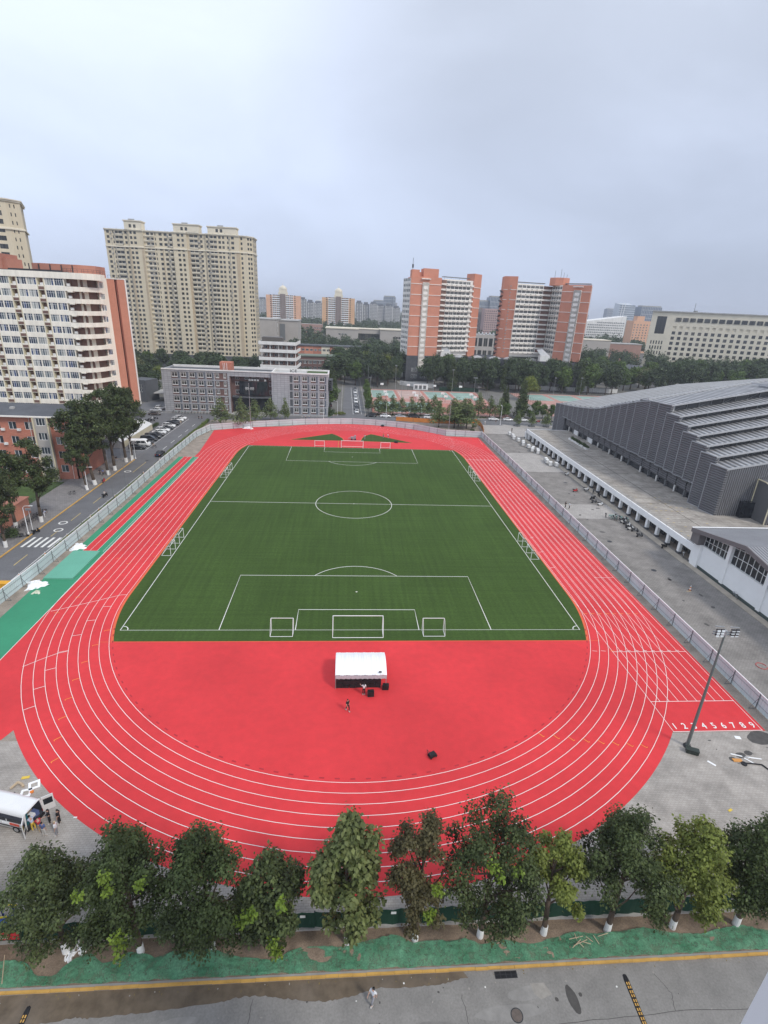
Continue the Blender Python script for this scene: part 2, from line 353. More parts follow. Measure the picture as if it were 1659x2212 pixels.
m_gymroof2 = mat_rib('rear_roof_sheet', (0.24, 0.24, 0.245), 'X', 1.25, 0.5, 0.3, 0.9, contrast=0.45, var=.2)
m_trim = mat('pale_metal_trim', (0.50, 0.505, 0.51), 0.45, 0.06, 0.5, metal=0.3)
m_glassdark = mat('dark_glass', (0.018, 0.022, 0.028), 0.08, 0.3, 0.4, spec=0.6)
m_glassband = mat_rand('clerestory_glass', [(0, (0.02, 0.024, 0.03)), (0.5, (0.035, 0.04, 0.047)), (0.8, (0.06, 0.065, 0.07))], 0.12, 0.6)
m_pane = mat_rand('window_pane', [(0, (0.02, 0.028, 0.038)), (0.45, (0.045, 0.06, 0.075)), (0.72, (0.10, 0.12, 0.13)), (0.88, (0.26, 0.27, 0.26))], 0.12, 0.6)
m_pane_curt = mat_rand('curtained_pane', [(0, (0.03, 0.045, 0.08)), (0.28, (0.09, 0.12, 0.14)), (0.48, (0.28, 0.30, 0.29)), (0.72, (0.5, 0.5, 0.46)), (0.9, (0.05, 0.08, 0.18))], 0.25, 0.5)
m_pane_tower = mat_rand('tower_pane', [(0, (.015, .02, .026)), (.62, (.05, .06, .065)), (.85, (.22, .23, .22))], .15, .5)
m_pane_dark = mat_rand('dark_pane', [(0, (0.022, 0.026, 0.028)), (0.5, (0.05, 0.055, 0.055)), (0.85, (0.10, 0.095, 0.08))], 0.12, 0.6)
m_frame_w = mat('white_frame', (0.84, 0.84, 0.82), 0.5, 0.05, 1.0)
m_frame_d = mat('dark_frame', (0.10, 0.09, 0.08), 0.5, 0.1, 1.0)
m_bark = mat('bark', (0.085, 0.062, 0.045), 0.95, 0.3, 2.0, bump=0.5, stretch=(1, 1, 0.3))
m_lime_white = mat('limewash', (0.74, 0.73, 0.70), 0.9, 0.1, 2.0)
m_tarp = mat('white_tarpaulin', (0.88, 0.89, 0.90), 0.55, 0.03, 0.6, bump=0.15)
m_turf = None
def make_turf(name, base, s=1.0):
    m = mat(name, base, 0.9, 0.12, 0.05, fine=0.0, spec=0.1)
    nt = m.node_tree; N = nt.nodes; L = nt.links; b = N['Principled BSDF']; src = b.inputs['Base Color'].links[0].from_socket
    tc = N.new('ShaderNodeTexCoord')
    for sc, amp in (((0.05, 1.6, 1), 0.08), ((1.5, 0.06, 1), 0.10), ((3, 3, 3), 0.13)):
        mp = N.new('ShaderNodeMapping'); mp.inputs['Scale'].default_value = sc; L.new(tc.outputs['Object'], mp.inputs['Vector'])
        no = N.new('ShaderNodeTexNoise'); no.inputs['Scale'].default_value = 1.0; no.inputs['Detail'].default_value = 5; L.new(mp.outputs['Vector'], no.inputs['Vector'])
        r = N.new('ShaderNodeMapRange'); r.inputs['From Min'].default_value = 0.32; r.inputs['From Max'].default_value = 0.68; r.inputs['To Min'].default_value = 1-amp; r.inputs['To Max'].default_value = 1+amp
        L.new(no.outputs['Fac'], r.inputs['Value']); v = N.new('ShaderNodeVectorMath'); v.operation = 'SCALE'; L.new(src, v.inputs[0]); L.new(r.outputs[0], v.inputs['Scale']); src = v.outputs['Vector']
    L.new(src, b.inputs['Base Color']); return m
m_turf = make_turf('artificial_turf', (0.051, 0.090, 0.021))
m_grass = mat('lawn_grass', (0.06, 0.10, 0.028), 0.95, 0.35, 0.8, bump=0.6, fine=0.3)
# ------------------------------------------------------------------ ground, roads, pavements
def sheet(name, pts, z, m, kind='structure'):
    b = MB(); b.poly(pts, z); o = b.build(name, m); o['kind'] = kind; return o
def rect(x0, y0, x1, y1): return [(x0, y0), (x1, y0), (x1, y1), (x0, y1)]
sheet('ground', rect(-6000, -400, 6000, 6500), 0.0, m_ground)
sheet('paved_yard', rect(-70, -92, 110, 112), 0.004, m_dirt)
sheet('near_road', rect(-90, -116, 110, -95.28), 0.008, m_asph_near)
sheet('campus_road', [(-63.35, -92), (-55.7, -92), (-55.5, 90), (-55.5, 96), (-63.5, 96)], 0.008, m_asph)
sheet('cross_road', [(-100, 91), (-63.5, 91), (-55.5, 90.5), (-20, 96), (160, 96), (160, 108.5), (10, 108.5), (-4, 108.5), (-12, 103), (-100, 103)], 0.012, m_asph)
sheet('side_street', [(-4, 108.5), (6, 108.5), (4.6, 250), (-2.5, 250)], 0.016, m_asph)
sheet('parking_yard', [(-92, 34), (-63.5, 34), (-63.5, 91), (-72, 130), (-92, 130)], 0.014, m_asph)
sheet('plaza', rect(49.6, -92, 67.0, 100), 0.008, m_paver)
b = MB()
for y0, y1 in ((30, 51.5), (-7.2, 2.4), (80, 96)): b.poly(rect(51.5, y0, 66.6, y1), 0.013)
struct(b, 'pale_paving', m_paver2)
sheet('forecourt', rect(64, 76, 112, 98), 0.014, m_paver2)
sheet('near_paving_east', rect(30, -92, 66.8, -73.2), 0.017, m_paver3)
sheet('near_paving_west', rect(-60, -92, -30, -72.8), 0.012, m_paver3)
sheet('near_paving_middle', rect(-30, -92, 30, -60), 0.0125, m_paver3)
b = MB(); b.box(-72.6, -60, 0.0, -63.65, 33, 0.13); struct(b, 'sidewalk', m_walk)
b = MB(); b.box(-63.65, -60, 0.0, -63.4, 33, 0.15); struct(b, 'yellow_kerb_strip', m_kerb_y)
b = MB(); x = -92.0; rk = random.Random(6)
while x < 110:
    l_ = rk.uniform(.95, 1.05); dy = rk.uniform(-.015, .015); bare = False
    b.box(x+.008, -95.27+dy, 0, x+l_-.008, -95.11+dy, .145+rk.uniform(-.012, .012), 1 if bare else 0); x += l_
b.box(-92, -95.10, 0, 110, -94.96, .12, 1); struct(b, 'near_kerb', [m_kerb_y, m_kerb])
# road markings
b = MB()
for y0, y1 in ((-33, -28.8), (-20.8, -18), (-12.8, -8.5), (-2.6, 1.7), (21, 31)): b.strip([(-59.6, y0), (-59.6, y1)], 0.16, 0.014, 1)
for y0 in (38, 45, 53, 61, 69, 78): b.strip([(-59.4, y0), (-59.4, y0+4)], 0.15, 0.018, 0)
for x in (-62.4, -61.2, -60.0, -58.8, -57.6, -56.4): b.strip([(x, -25.7), (x+0.15, -21.3)], 0.5, 0.014, 0)
for x, y in ((-60.6, -14), (-59.7, -17.7), (-61.2, 21.8)): b.strip(arc(x, y, 0.75, 0, 360, 24)[:-1], 0.28, 0.014, 0, closed=True)
b.strip([(-57, -42), (-57, 20)], 0.12, 0.014, 0); b.strip([(-64.2, 44), (-64.2, 91)], 0.12, 0.022, 0)
for i in range(15): b.strip([(-69.8, 43+3.45*i), (-64.3, 43+3.45*i)], 0.12, 0.022, 0)
b.strip([(0.9, 110), (0.4, 190)], 0.12, 0.022, 0); b.strip([(4.6, 111), (3.8, 190)], 0.12, 0.022, 0)
b.strip([(10, 108), (150, 108)], 0.12, 0.018, 0)
b.strip([(-12, 102.3), (-90, 102.3)], 0.1, 0.018, 0)
struct(b, 'road_markings', [m_line, m_line_y])
b = MB(); b.box(9, 108.4, 0, 160, 109.0, 0.14); b.box(-92, 103.0, 0, -12, 103.25, 0.14); b.box(6.2, 110, 0, 6.5, 240, 0.13); b.box(-4.6, 112, 0, -4.3, 240, 0.13); struct(b, 'street_kerbs', m_kerb)
sheet('lawn_by_brick_block', rect(-84, -6, -72.8, 12), 0.03, m_grass)
sheet('lawn_by_teaching_block', [(-25, 104), (-9, 104), (-7, 110), (-9, 120), (-25, 120)], 0.03, m_grass)
# ------------------------------------------------------------------ running track
ST = 42.2
def stadium(r, n=64): return arc(0, ST, r, 0, 180, n)+arc(0, -ST, r, 180, 360, n)
b = MB()
out = arc(0, ST, 47.75, 0, 180, 96)+arc(0, -ST, 47.75, 180, 360, 96); b.poly(out, 0.020)
b.poly([(36.6, -73.1), (47.9, -73.1), (47.9, 72.5), (36, 73.5), (24, 83)], 0.0215)
b.poly([(-46.75, -72.6), (-38.4, -72.6), (-36, -66), (-43, 0), (-46.75, 38)], 0.0212)
b.poly([(-47.3, 38.3), (-40, 38.3), (-24, 83), (-37.5, 79.6), (-50.2, 73)], 0.0218)
struct(b, 'running_track', m_track)
b = MB(); b.poly(rect(-52.2, -60, -46.45, 37.4), 0.024); struct(b, 'green_runoff', m_green)
b = MB(); b.poly(rect(-50.75, -27.4, -48.2, 37.4), 0.028); struct(b, 'jump_runway', m_track)
b = MB(); b.box(-52.1, -37.9, 0.02, -47.4, -27.5, 0.30); o = b.thing('landing_mat', m_green2, 'pale green rectangular mat over the sand pit at the end of the jump runway', 'mat')
# turf
tp = [p for p in arc(0, ST, 36.05, 0, 180, 96) if p[1] <= 53.0]
right = [p for p in tp if p[0] > 0]; left = [p for p in tp if p[0] < 0]
def clip_arc(cy, r, ylim, sgn):
    a = math.degrees(math.asin((ylim-cy)/r)); return arc(0, cy, r, 0, a, 20) if sgn > 0 else arc(0, cy, r, 180-a, 180, 20)
pts = clip_arc(ST, 36.25, 53.0, 1)+clip_arc(ST, 36.25, 53.0, -1)
a = math.degrees(math.asin((-55.2+ST)/36.25)); pts += arc(0, -ST, 36.25, 180, 180-a, 20)+arc(0, -ST, 36.25, a, 0, 20)
b = MB(); b.poly(pts, 0.026)
b.poly([(-21.4, 62.0), (-2.9, 62.3), (-3.4, 66), (-5.3, 69.8), (-7.3, 72.6)], 0.0262)
b.poly([(3.1, 62.4), (21.6, 61.5), (7.2, 73.6), (5.2, 71.0), (3.9, 67.8)], 0.0262)
struct(b, 'turf_pitch', m_turf)
b = MB()
edge = clip_arc(ST, 36.42, 53.0, 1); edge2 = clip_arc(ST, 36.42, 53.0, -1)
b.strip(arc(0, -ST, 36.42, a, 0, 20)+edge, 0.32, 0.030); b.strip(edge2+arc(0, -ST, 36.42, 180, 180-a, 20), 0.32, 0.030)
b.strip([(-21.4, 61.8), (-2.9, 62.1)], 0.25, 0.030); b.strip([(-2.8, 62.3), (-3.3, 66), (-5.2, 69.9), (-7.3, 72.8), (-21.4, 62.2)], 0.25, 0.030)
b.strip([(3.0, 62.4), (3.8, 67.8), (5.1, 71.2), (7.2, 73.8), (21.6, 61.7), (3.1, 62.2)], 0.25, 0.030)
b.strip([(-36.0, -55.3), (36.0, -55.3)], 0.12, 0.030)
struct(b, 'turf_edging', m_kerb_red)
# pitch lines
b = MB(); w = 0.115; z = 0.031
b.strip([(-34, -52.5), (34, -52.5), (34, 52.5), (-34, 52.5)], w, z, closed=True); b.strip([(-34, 0), (34, 0)], w, z)
b.strip(arc(0, 0, 9.15, 0, 360, 72)[:-1], w, z, closed=True)
for s in (-1, 1):
    b.strip([(-20.16, s*52.5), (-20.16, s*36), (20.16, s*36), (20.16, s*52.5)], w, z); b.strip([(-9.16, s*52.5), (-9.16, s*47), (9.16, s*47), (9.16, s*52.5)], w, z)
    b.strip(arc(0, s*41.5, 9.15, 37, 143, 32) if s < 0 else arc(0, 41.5, 9.15, -37, -143, 32), w, z)
    b.poly([(q[0], q[1]) for q in arc(0, s*41.5, 0.16, 0, 360, 10)[:-1]], z)
    for sx in (-1, 1):
        a0 = {(-1, -1): 0, (1, -1): 90, (1, 1): 180, (-1, 1): 270}[(sx, s)]; b.strip(arc(sx*34, s*52.5, 1.0, a0, a0+90, 10), w, z)
b.poly(arc(0, 0, 0.18, 0, 360, 10)[:-1], z)
struct(b, 'pitch_lines', m_line)
# lane lines
b = MB(); w = 0.058; z = 0.034
for k in range(9):
    r = 36.8+1.22*k; b.strip(stadium(r), w, z, closed=True)
for k in range(10):   # sprint straight, nine lanes, runs out past the bend
    x = 36.55+1.22*k; b.strip([(x, -68.1 if 0 < k < 9 else -73.05), (x, 43.0 if k < 9 else 60)], w, z+0.001)
for y in (-73.05, -68.1, -58.0): b.strip([(36.5, y), (47.6, y)], w*1.3, z+0.002)
for y in (-36.0, 46.8): b.strip([(43.8 if y < 0 else 36.6, y), (47.6, y)], w, z+0.002)
b.strip([(36.8, 41.6), (47.3, 41.6)], w*2.6, z+0.002)
b.strip([(46.9, 62), (47.6, 72.2), (34, 73.2)], w, z+0.002)
b.strip([(-46.45, -60), (-46.45, 37.4)], w*1.4, z+0.002)
for x in (-50.75, -49.5, -48.2, -47.0): b.strip([(x, -27.3 if x > -52 else -60), (x, 37.4)], w, z+0.003)
b.strip([(-52.2, 37.45), (-46.5, 37.45)], w, z+0.003)
# staggered starts, break line
br = [(-46.0, -47.6), (-43.3, -46.1), (-40.4, -44.4), (-37.7, -42.8), (-36.8, -42.7)]; b.strip(br, w*1.3, z+0.002)
br = [(-42.9, -60.5), (-41.4, -59.0), (-40.0, -57.8), (-38.9, -57.3)]; b.strip(br, w*1.3, z+0.002); b.strip([(-40.0, -57.6), (-38.9, -57.15)], w, z+0.003)
def radial(ang, k, col, f0=0.0, f1=1.0, cy=-ST, hook=False):
    r0 = 36.8+1.22*k; c, s_ = math.cos(math.radians(ang)), math.sin(math.radians(ang))
    p0 = (c*(r0+1.22*f0), cy+s_*(r0+1.22*f0)); p1 = (c*(r0+1.22*f1), cy+s_*(r0+1.22*f1)); b.strip([p0, p1], w*1.2, z+0.002, col)
    if hook: b.strip([p1, (p1[0]-0.18*s_, p1[1]+0.18*c)], w, z+0.0025, col)
for i, (x, y) in enumerate([(-38.2, -46.2), (-39.0, -50.0), (-39.4, -53.7), (-39.2, -61.0), (-38.8, -64.5), (-38.1, -67.9)]):
    ang = math.degrees(math.atan2(y+ST, x)); r = math.hypot(x, y+ST); k = int(round((r-36.8-0.6)/1.22)); radial(ang, k, 0)
for i, (x, y) in enumerate([(-35.4, -52.4), (-35.5, -55.8), (-35.3, -59.4), (-34.9, -62.8), (-34.2, -66.2), (-33.4, -69.3), (-32.4, -72.3), (-31.3, -75.2)]):
    ang = math.degrees(math.atan2(y+ST, x)); r = math.hypot(x, y+ST); k = int(round((r-36.8)/1.22)); radial(ang, k, 1, 0, 0.65, hook=True)
for k in range(8):
    fx = 20.7+(31.9-20.7)*k/7; fy = -72.7+(-74.5+72.7)*k/7; ang = math.degrees(math.atan2(fy+ST, fx)); radial(ang-0.6, k, 1, 0, 0.6, hook=True)
for k in range(8): b.strip([(36.4+1.22*k, -48.1), (37.1+1.22*k, -48.1)], w*1.3, z+0.003, 1)
for k in range(9): b.strip([(36.3+1.22*k, -57.8), (36.9+1.22*k, -57.75)], w*1.1, z+0.003, 1 if k < 1 else 0)
for x in (33.6, 34.9): b.strip([(x, -57.75), (x+0.7, -57.85)], w, z+0.003)
for k, (x, y) in enumerate([(-37.4, -29), (-38.6, -24), (-39.8, -18), (-41, -32), (-42.3, -38), (-43.5, -30), (-44.4, -43.5), (-45.3, -48)]): b.strip([(x, y), (x+0.75, y)], w*1.2, z+0.003, 1)
for k, (x, y) in enumerate([(38, 8), (39.3, 16), (40.5, 24), (41.7, 14), (42.9, 30), (-38, 30), (-39.3, 36), (-41.8, 28), (-43, 34)]): b.strip([(x, y), (x+0.5, y)], w, z+0.003, 0)
radial(24, 3, 0); radial(15, 1, 0); radial(32, 6, 0)
for k in range(8): radial(22+2.2*k, k, 0, cy=ST)
for i in range(26): radial(62+i*2.2, i % 8, 0, 0.1, 0.9, cy=ST)
for k in (0, 3, 6): radial(38, k, 0, cy=ST); 
struct(b, 'lane_markings', [m_line, m_line_or])
NUMS = MB()
for k in range(9):
    me = text_mesh(str(k+1), 1.25); bm_v = [tuple(v.co) for v in me.vertices]
    NUMS.add([(36.55+1.22*(k+0.5)+v[0]*0.85, -72.25+v[1], 0.038) for v in bm_v], [tuple(p.vertices) for p in me.polygons])
struct(NUMS, 'lane_numbers', m_line)
# dark stones / drains along the inner kerb
b = MB()
for i in range(60):
    aa = math.radians(196+i*2.5); b.obox((36.35*math.cos(aa), -ST+36.35*math.sin(aa), 0.026), 0.5, 0.16, 0.02, aa+PI/2)
struct(b, 'inner_drain_covers', mat('dark_red_drain', (0.42, 0.03, 0.04), 0.8, 0.1))
# ------------------------------------------------------------------ near strip: earth, netting, puddle
random.seed(3)
b = MB(); nx, ny = 160, 8; x0, x1, y0, y1 = -62.0, 62.0, -94.96, -92.2
hts = np.random.default_rng(5).random((nx+1, ny+1))
for i in range(nx+1):
    for j in range(ny+1):
        u = j/ny; hh = 0.10+0.22*math.sin(u*PI)+0.10*(hts[i, j]-0.5)+0.08*math.sin(i*0.35)*math.sin(u*PI); b.v.append((x0+(x1-x0)*i/nx, y0+(y1-y0)*u, hh))
for i in range(nx):
    for j in range(ny): b.f.append((i*(ny+1)+j, (i+1)*(ny+1)+j, (i+1)*(ny+1)+j+1, i*(ny+1)+j+1)); b.m.append(0)
o = b.build('planting_strip', m_earth, smooth=True); o['kind'] = 'structure'
def net_depth(x):   # how far the netting reaches from the kerb
    f = 1.5+0.2*math.sin(x*0.9)+0.25*math.sin(x*0.31+1)
    for cx, wd, dp in ((-22.5, 1.1, 1.25), (-18.8, 0.9, 0.9), (23.9, 2.2, 0.6), (-6.8, 1.2, 0.5), (8.6, 0.8, 0.5), (-15.2, 0.6, 0.2), (3.4, 0.6, 0.3)): f -= dp*math.exp(-((x-cx)/wd)**2)
    return max(0.55, f)
m_net = mat('green_netting', (0.050, 0.185, 0.098), 0.7, 0.1, 0.7, bump=0.35, col2=(0.115, 0.29, 0.17), fine=0.35)
def netmix():
    nt = m_net.node_tree; N = nt.nodes; L = nt.links; bs = N['Principled BSDF']; tr = N.new('ShaderNodeBsdfTransparent'); ms = N.new('ShaderNodeMixShader')
    tc = N.new('ShaderNodeTexCoord'); no = N.new('ShaderNodeTexNoise'); no.inputs['Scale'].default_value = 2.2; no.inputs['Detail'].default_value = 8; L.new(tc.outputs['Object'], no.inputs['Vector'])
    r = N.new('ShaderNodeMapRange'); r.inputs['From Min'].default_value = 0.35; r.inputs['From Max'].default_value = 0.68; r.inputs['To Min'].default_value = 0.05; r.inputs['To Max'].default_value = 0.48; L.new(no.outputs['Fac'], r.inputs['Value'])
    L.new(r.outputs[0], ms.inputs[0]); L.new(bs.outputs[0], ms.inputs[1]); L.new(tr.outputs[0], ms.inputs[2]); L.new(ms.outputs[0], N['Material Output'].inputs['Surface'])
netmix()
b = MB(); nx, ny = 420, 12
rr = np.random.default_rng(8).random((nx+1, ny+1))
for i in range(nx+1):
    x = -62+124*i/nx; dp = net_depth(x)
    for j in range(ny+1):
        u = j/ny; y = -94.97+dp*u; t = (y-y0)/(y1-y0)
        b.v.append((x, y, 0.17+0.22*math.sin(max(0, min(1, t))*PI)+0.08*math.sin(x*0.35/0.775*0.775)*math.sin(t*PI)+0.04+0.16*(rr[i, j])*(.4+.6*math.sin(x*.7)**2)+0.07*math.sin(x*2.3+y*3)+.05*math.sin(x*7+9*math.sin(x*.8)+y*4)))
for i in range(nx):
    for j in range(ny): b.f.append((i*(ny+1)+j, (i+1)*(ny+1)+j, (i+1)*(ny+1)+j+1, i*(ny+1)+j+1)); b.m.append(0)
b.thing('dust_netting', m_net, 'green dust netting spread over the bare earth along the yellow kerb', 'netting', smooth=True)
PUD = [(-27, -95.3), (-27, -96.9), (-22.5, -97.0), (-19.5, -96.75), (-18.6, -96.8), (-15.3, -96.65), (-10.5, -96.35), (-8.6, -96.05), (-6.8, -96.15), (-5.3, -96.4), (-3.0, -96.6), (-1.4, -96.45), (0.6, -96.0), (3.4, -96.05), (5.3, -95.95), (7.2, -95.65), (6.9, -95.3)]
rp_ = random.Random(14); PD = []
for i in range(len(PUD)):
    (ax, ay), (cx, cy) = PUD[i], PUD[(i+1) % len(PUD)]
    for k in range(10):
        u = k/10; PD.append((ax+(cx-ax)*u, ay+(cy-ay)*u+(0 if ay > -95.4 and cy > -95.4 else rp_.uniform(-.06, .06))))
b = MB(); b.poly(PD, 0.013); struct(b, 'puddle', m_wet)
b = MB()
def blob(cx, cy, rx, ry, rot, z, mi, n=18, seed=1):
    r = random.Random(seed); pts = []
    for i in range(n):
        a_ = 2*PI*i/n; k = 1+0.12*(r.random()-0.5); x, y = rx*k*math.cos(a_), ry*k*math.sin(a_); pts.append((cx+x*math.cos(rot)-y*math.sin(rot), cy+x*math.sin(rot)+y*math.cos(rot)))
    b.poly(pts, z, mi)
blob(14.35, -97.25, 0.35, 0.85, 0.15, 0.014, 0, seed=2); blob(15.0, -97.0, .13, .13, 0, .014, 0, seed=3); blob(13.2, -97.2, .13, .13, 0, .014, 0, seed=4)
b.poly([(11.6, -96.2), (12.6, -96.2), (13.0, -96.9), (12.1, -97.15), (11.7, -96.8)], 0.014, 1)
blob(46.4, -74.2, 1.6, 1.0, 0.2, 0.021, 0, seed=5); blob(42.2, -76.6, .6, .4, .2, .021, 0, seed=6); blob(43.3, -76.3, .5, .35, .2, .021, 0, seed=7); blob(40.9, -77.1, .4, .35, .2, .021, 0, seed=8)
for i in range(70): blob(random.uniform(-25, 30), random.uniform(-103, -95.6), random.uniform(.03, .10), random.uniform(.03, .08), random.random()*3, 0.0145, random.choice((0, 1, 1, 2)), 8, i+20)
for i in range(60): blob(random.uniform(35, 60), random.uniform(-90, -74), random.uniform(.05, .4), random.uniform(.03, .12), random.uniform(-.8, .1), 0.0212, random.choice((0, 1, 1, 1)), 9, i+120)
for i in range(26): blob(random.uniform(51, 66), random.uniform(-60, 60), random.uniform(.25, .7), random.uniform(.2, .5), random.random()*3, 0.0155, 0, 10, i+220)
for pts in ([(-8.0, -96.3), (-8.15, -97.6), (-8.05, -98.6), (-8.3, -101)], [(-25, -98.6), (-18, -98.2), (-9, -98.5), (1, -98.3), (12, -98.6), (22, -98.2), (31, -98.5)], [(6.5, -96.6), (6.7, -97.9), (6.4, -99.4)], [(-18.6, -97.2), (-15.8, -97.9), (-15, -98.2)], [(21, -96), (21.6, -97.2), (21.3, -98.4)]):
    q = []
    for i in range(len(pts)-1):
        for k in range(9): u = k/9; q.append((pts[i][0]+(pts[i+1][0]-pts[i][0])*u+random.uniform(-.07, .07), pts[i][1]+(pts[i+1][1]-pts[i][1])*u+random.uniform(-.06, .06)))
    b.strip(q, .035, .0143, 0)
for i in range(12): blob(random.uniform(-24, 30), random.uniform(-101, -96.4), random.uniform(.5, 2.6), random.uniform(.15, .6), random.uniform(-.2, .2), .0138, 3+(i % 2), 20, i+400)
for i in range(46): x = random.uniform(-26, 30); blob(x, -95.38-abs(random.gauss(0, .25)), random.uniform(.03, .09), random.uniform(.02, .05), random.random()*3, .0148, random.choice((1, 5, 5)), 7, i+500)
struct(b, 'ground_stains', [mat('dark_stain', (0.085, 0.08, 0.075), 0.7, .2, 2), mat('pale_patch', (0.33, 0.31, 0.28), .9, .15, 2), m_line, mat('faint_dark_patch', (.21, .20, .19), .8, .2, 1), mat('faint_pale_patch', (.275, .265, .25), .8, .2, 1), mat('fallen_leaf', (.20, .15, .05), .9, .3, 5)])
# ------------------------------------------------------------------ windows
WIN = {}
def win_mesh(style, w, h):
    key = (style, round(w, 2), round(h, 2))
    if key in WIN: return WIN[key]
    b = MB(); fr = 0.07; n = 2; pm, fm = m_pane, m_frame_w
    if style == 'band': n = max(2, int(round(w/0.62))); pm = m_pane_curt
    elif style == 'curt': n = max(2, int(round(w/0.9))); pm = m_pane_tower; fr = .09
    elif style == 'dark': n = max(1, int(round(w/1.0))); pm = m_pane_dark; fm = m_frame_d; fr = 0.05
    elif style == 'teach': n = 2; pm = m_pane_dark; fr = 0.10
    elif style == 'stair': n = 2; pm = m_pane_dark; fm = m_frame_d
    elif style == 'grid': n = 3; pm = m_pane_dark; fm = m_frame_d
    elif style == 'black': n = 1; pm = m_pane_dark; fm = m_frame_d; fr = 0.04
    else: n = max(1, int(round(w/0.75)))
    for i in range(n):
        a = -w/2+w*i/n; c = -w/2+w*(i+1)/n; y = 0.03+0.012*(i % 2)
        b.quad((a, y, 0), (c, y, 0), (c, y, h), (a, y, h), 0)
    b.box(-w/2, -0.05, 0, w/2, 0.02, fr, 1); b.box(-w/2, -0.05, h-fr, w/2, 0.02, h, 1)
    for i in range(n+1):
        x = -w/2+w*i/n; hw = fr/2 if 0 < i < n else fr; b.box(max(-w/2, x-hw), -0.045, fr, min(w/2, x+hw), 0.02, h-fr, 1)
    if style in ('band', 'teach', 'curt'): b.box(-w/2+fr, -0.04, h*0.70, w/2-fr, 0.02, h*0.70+0.05, 1)
    me = b.mesh('window', [pm, fm]); WIN[key] = (me, b); return WIN[key]
def put_windows(root, wins, style='plain', limit=100, name='window'):
    """the hundred nearest windows are parts of their own, the rest is one part"""
    R = wloc(root)
    wins = sorted(wins, key=lambda q: (q[0]-CAM.x)**2+(q[1]-CAM.y)**2+(q[2]-CAM.z)**2)
    for x, y, z, a, w, h, st in wins[:limit]:
        o = obj(name, win_mesh(st or style, w, h)[0], root); o.location = (x-R.x, y-R.y, z-R.z); o.rotation_euler = (0, 0, a)
    if len(wins) > limit:
        big = MB()
        for x, y, z, a, w, h, st in wins[limit:]:
            pm = win_mesh(st or style, w, h); src = pm[1]; c, s_ = math.cos(a), math.sin(a)
            gl = pm[0].materials[0]; fm = pm[0].materials[1]
            k = big.__dict__.setdefault('ml', [])
            for m_ in (gl, fm):
                if m_ not in k: k.append(m_)
            o0 = len(big.v); big.v += [(x+c*p[0]-s_*p[1], y+s_*p[0]+c*p[1], z+p[2]) for p in src.v]
            big.f += [tuple(i+o0 for i in f) for f in src.f]; big.m += [k.index(pm[0].materials[i]) for i in src.m]
        o = big.build(name+'_rows', big.ml, root); o['kind'] = 'stuff'
def rows_(z0, n, pitch, sill, h): return [(z0+i*pitch+sill, z0+i*pitch+sill+h) for i in range(n)]
def inset(poly, t):
    c = Vector((sum(p[0] for p in poly)/len(poly), sum(p[1] for p in poly)/len(poly))); r = []
    for p in poly:
        d = c-Vector(p); r.append(tuple(Vector(p)+d.normalized()*t*1.5))
    return r
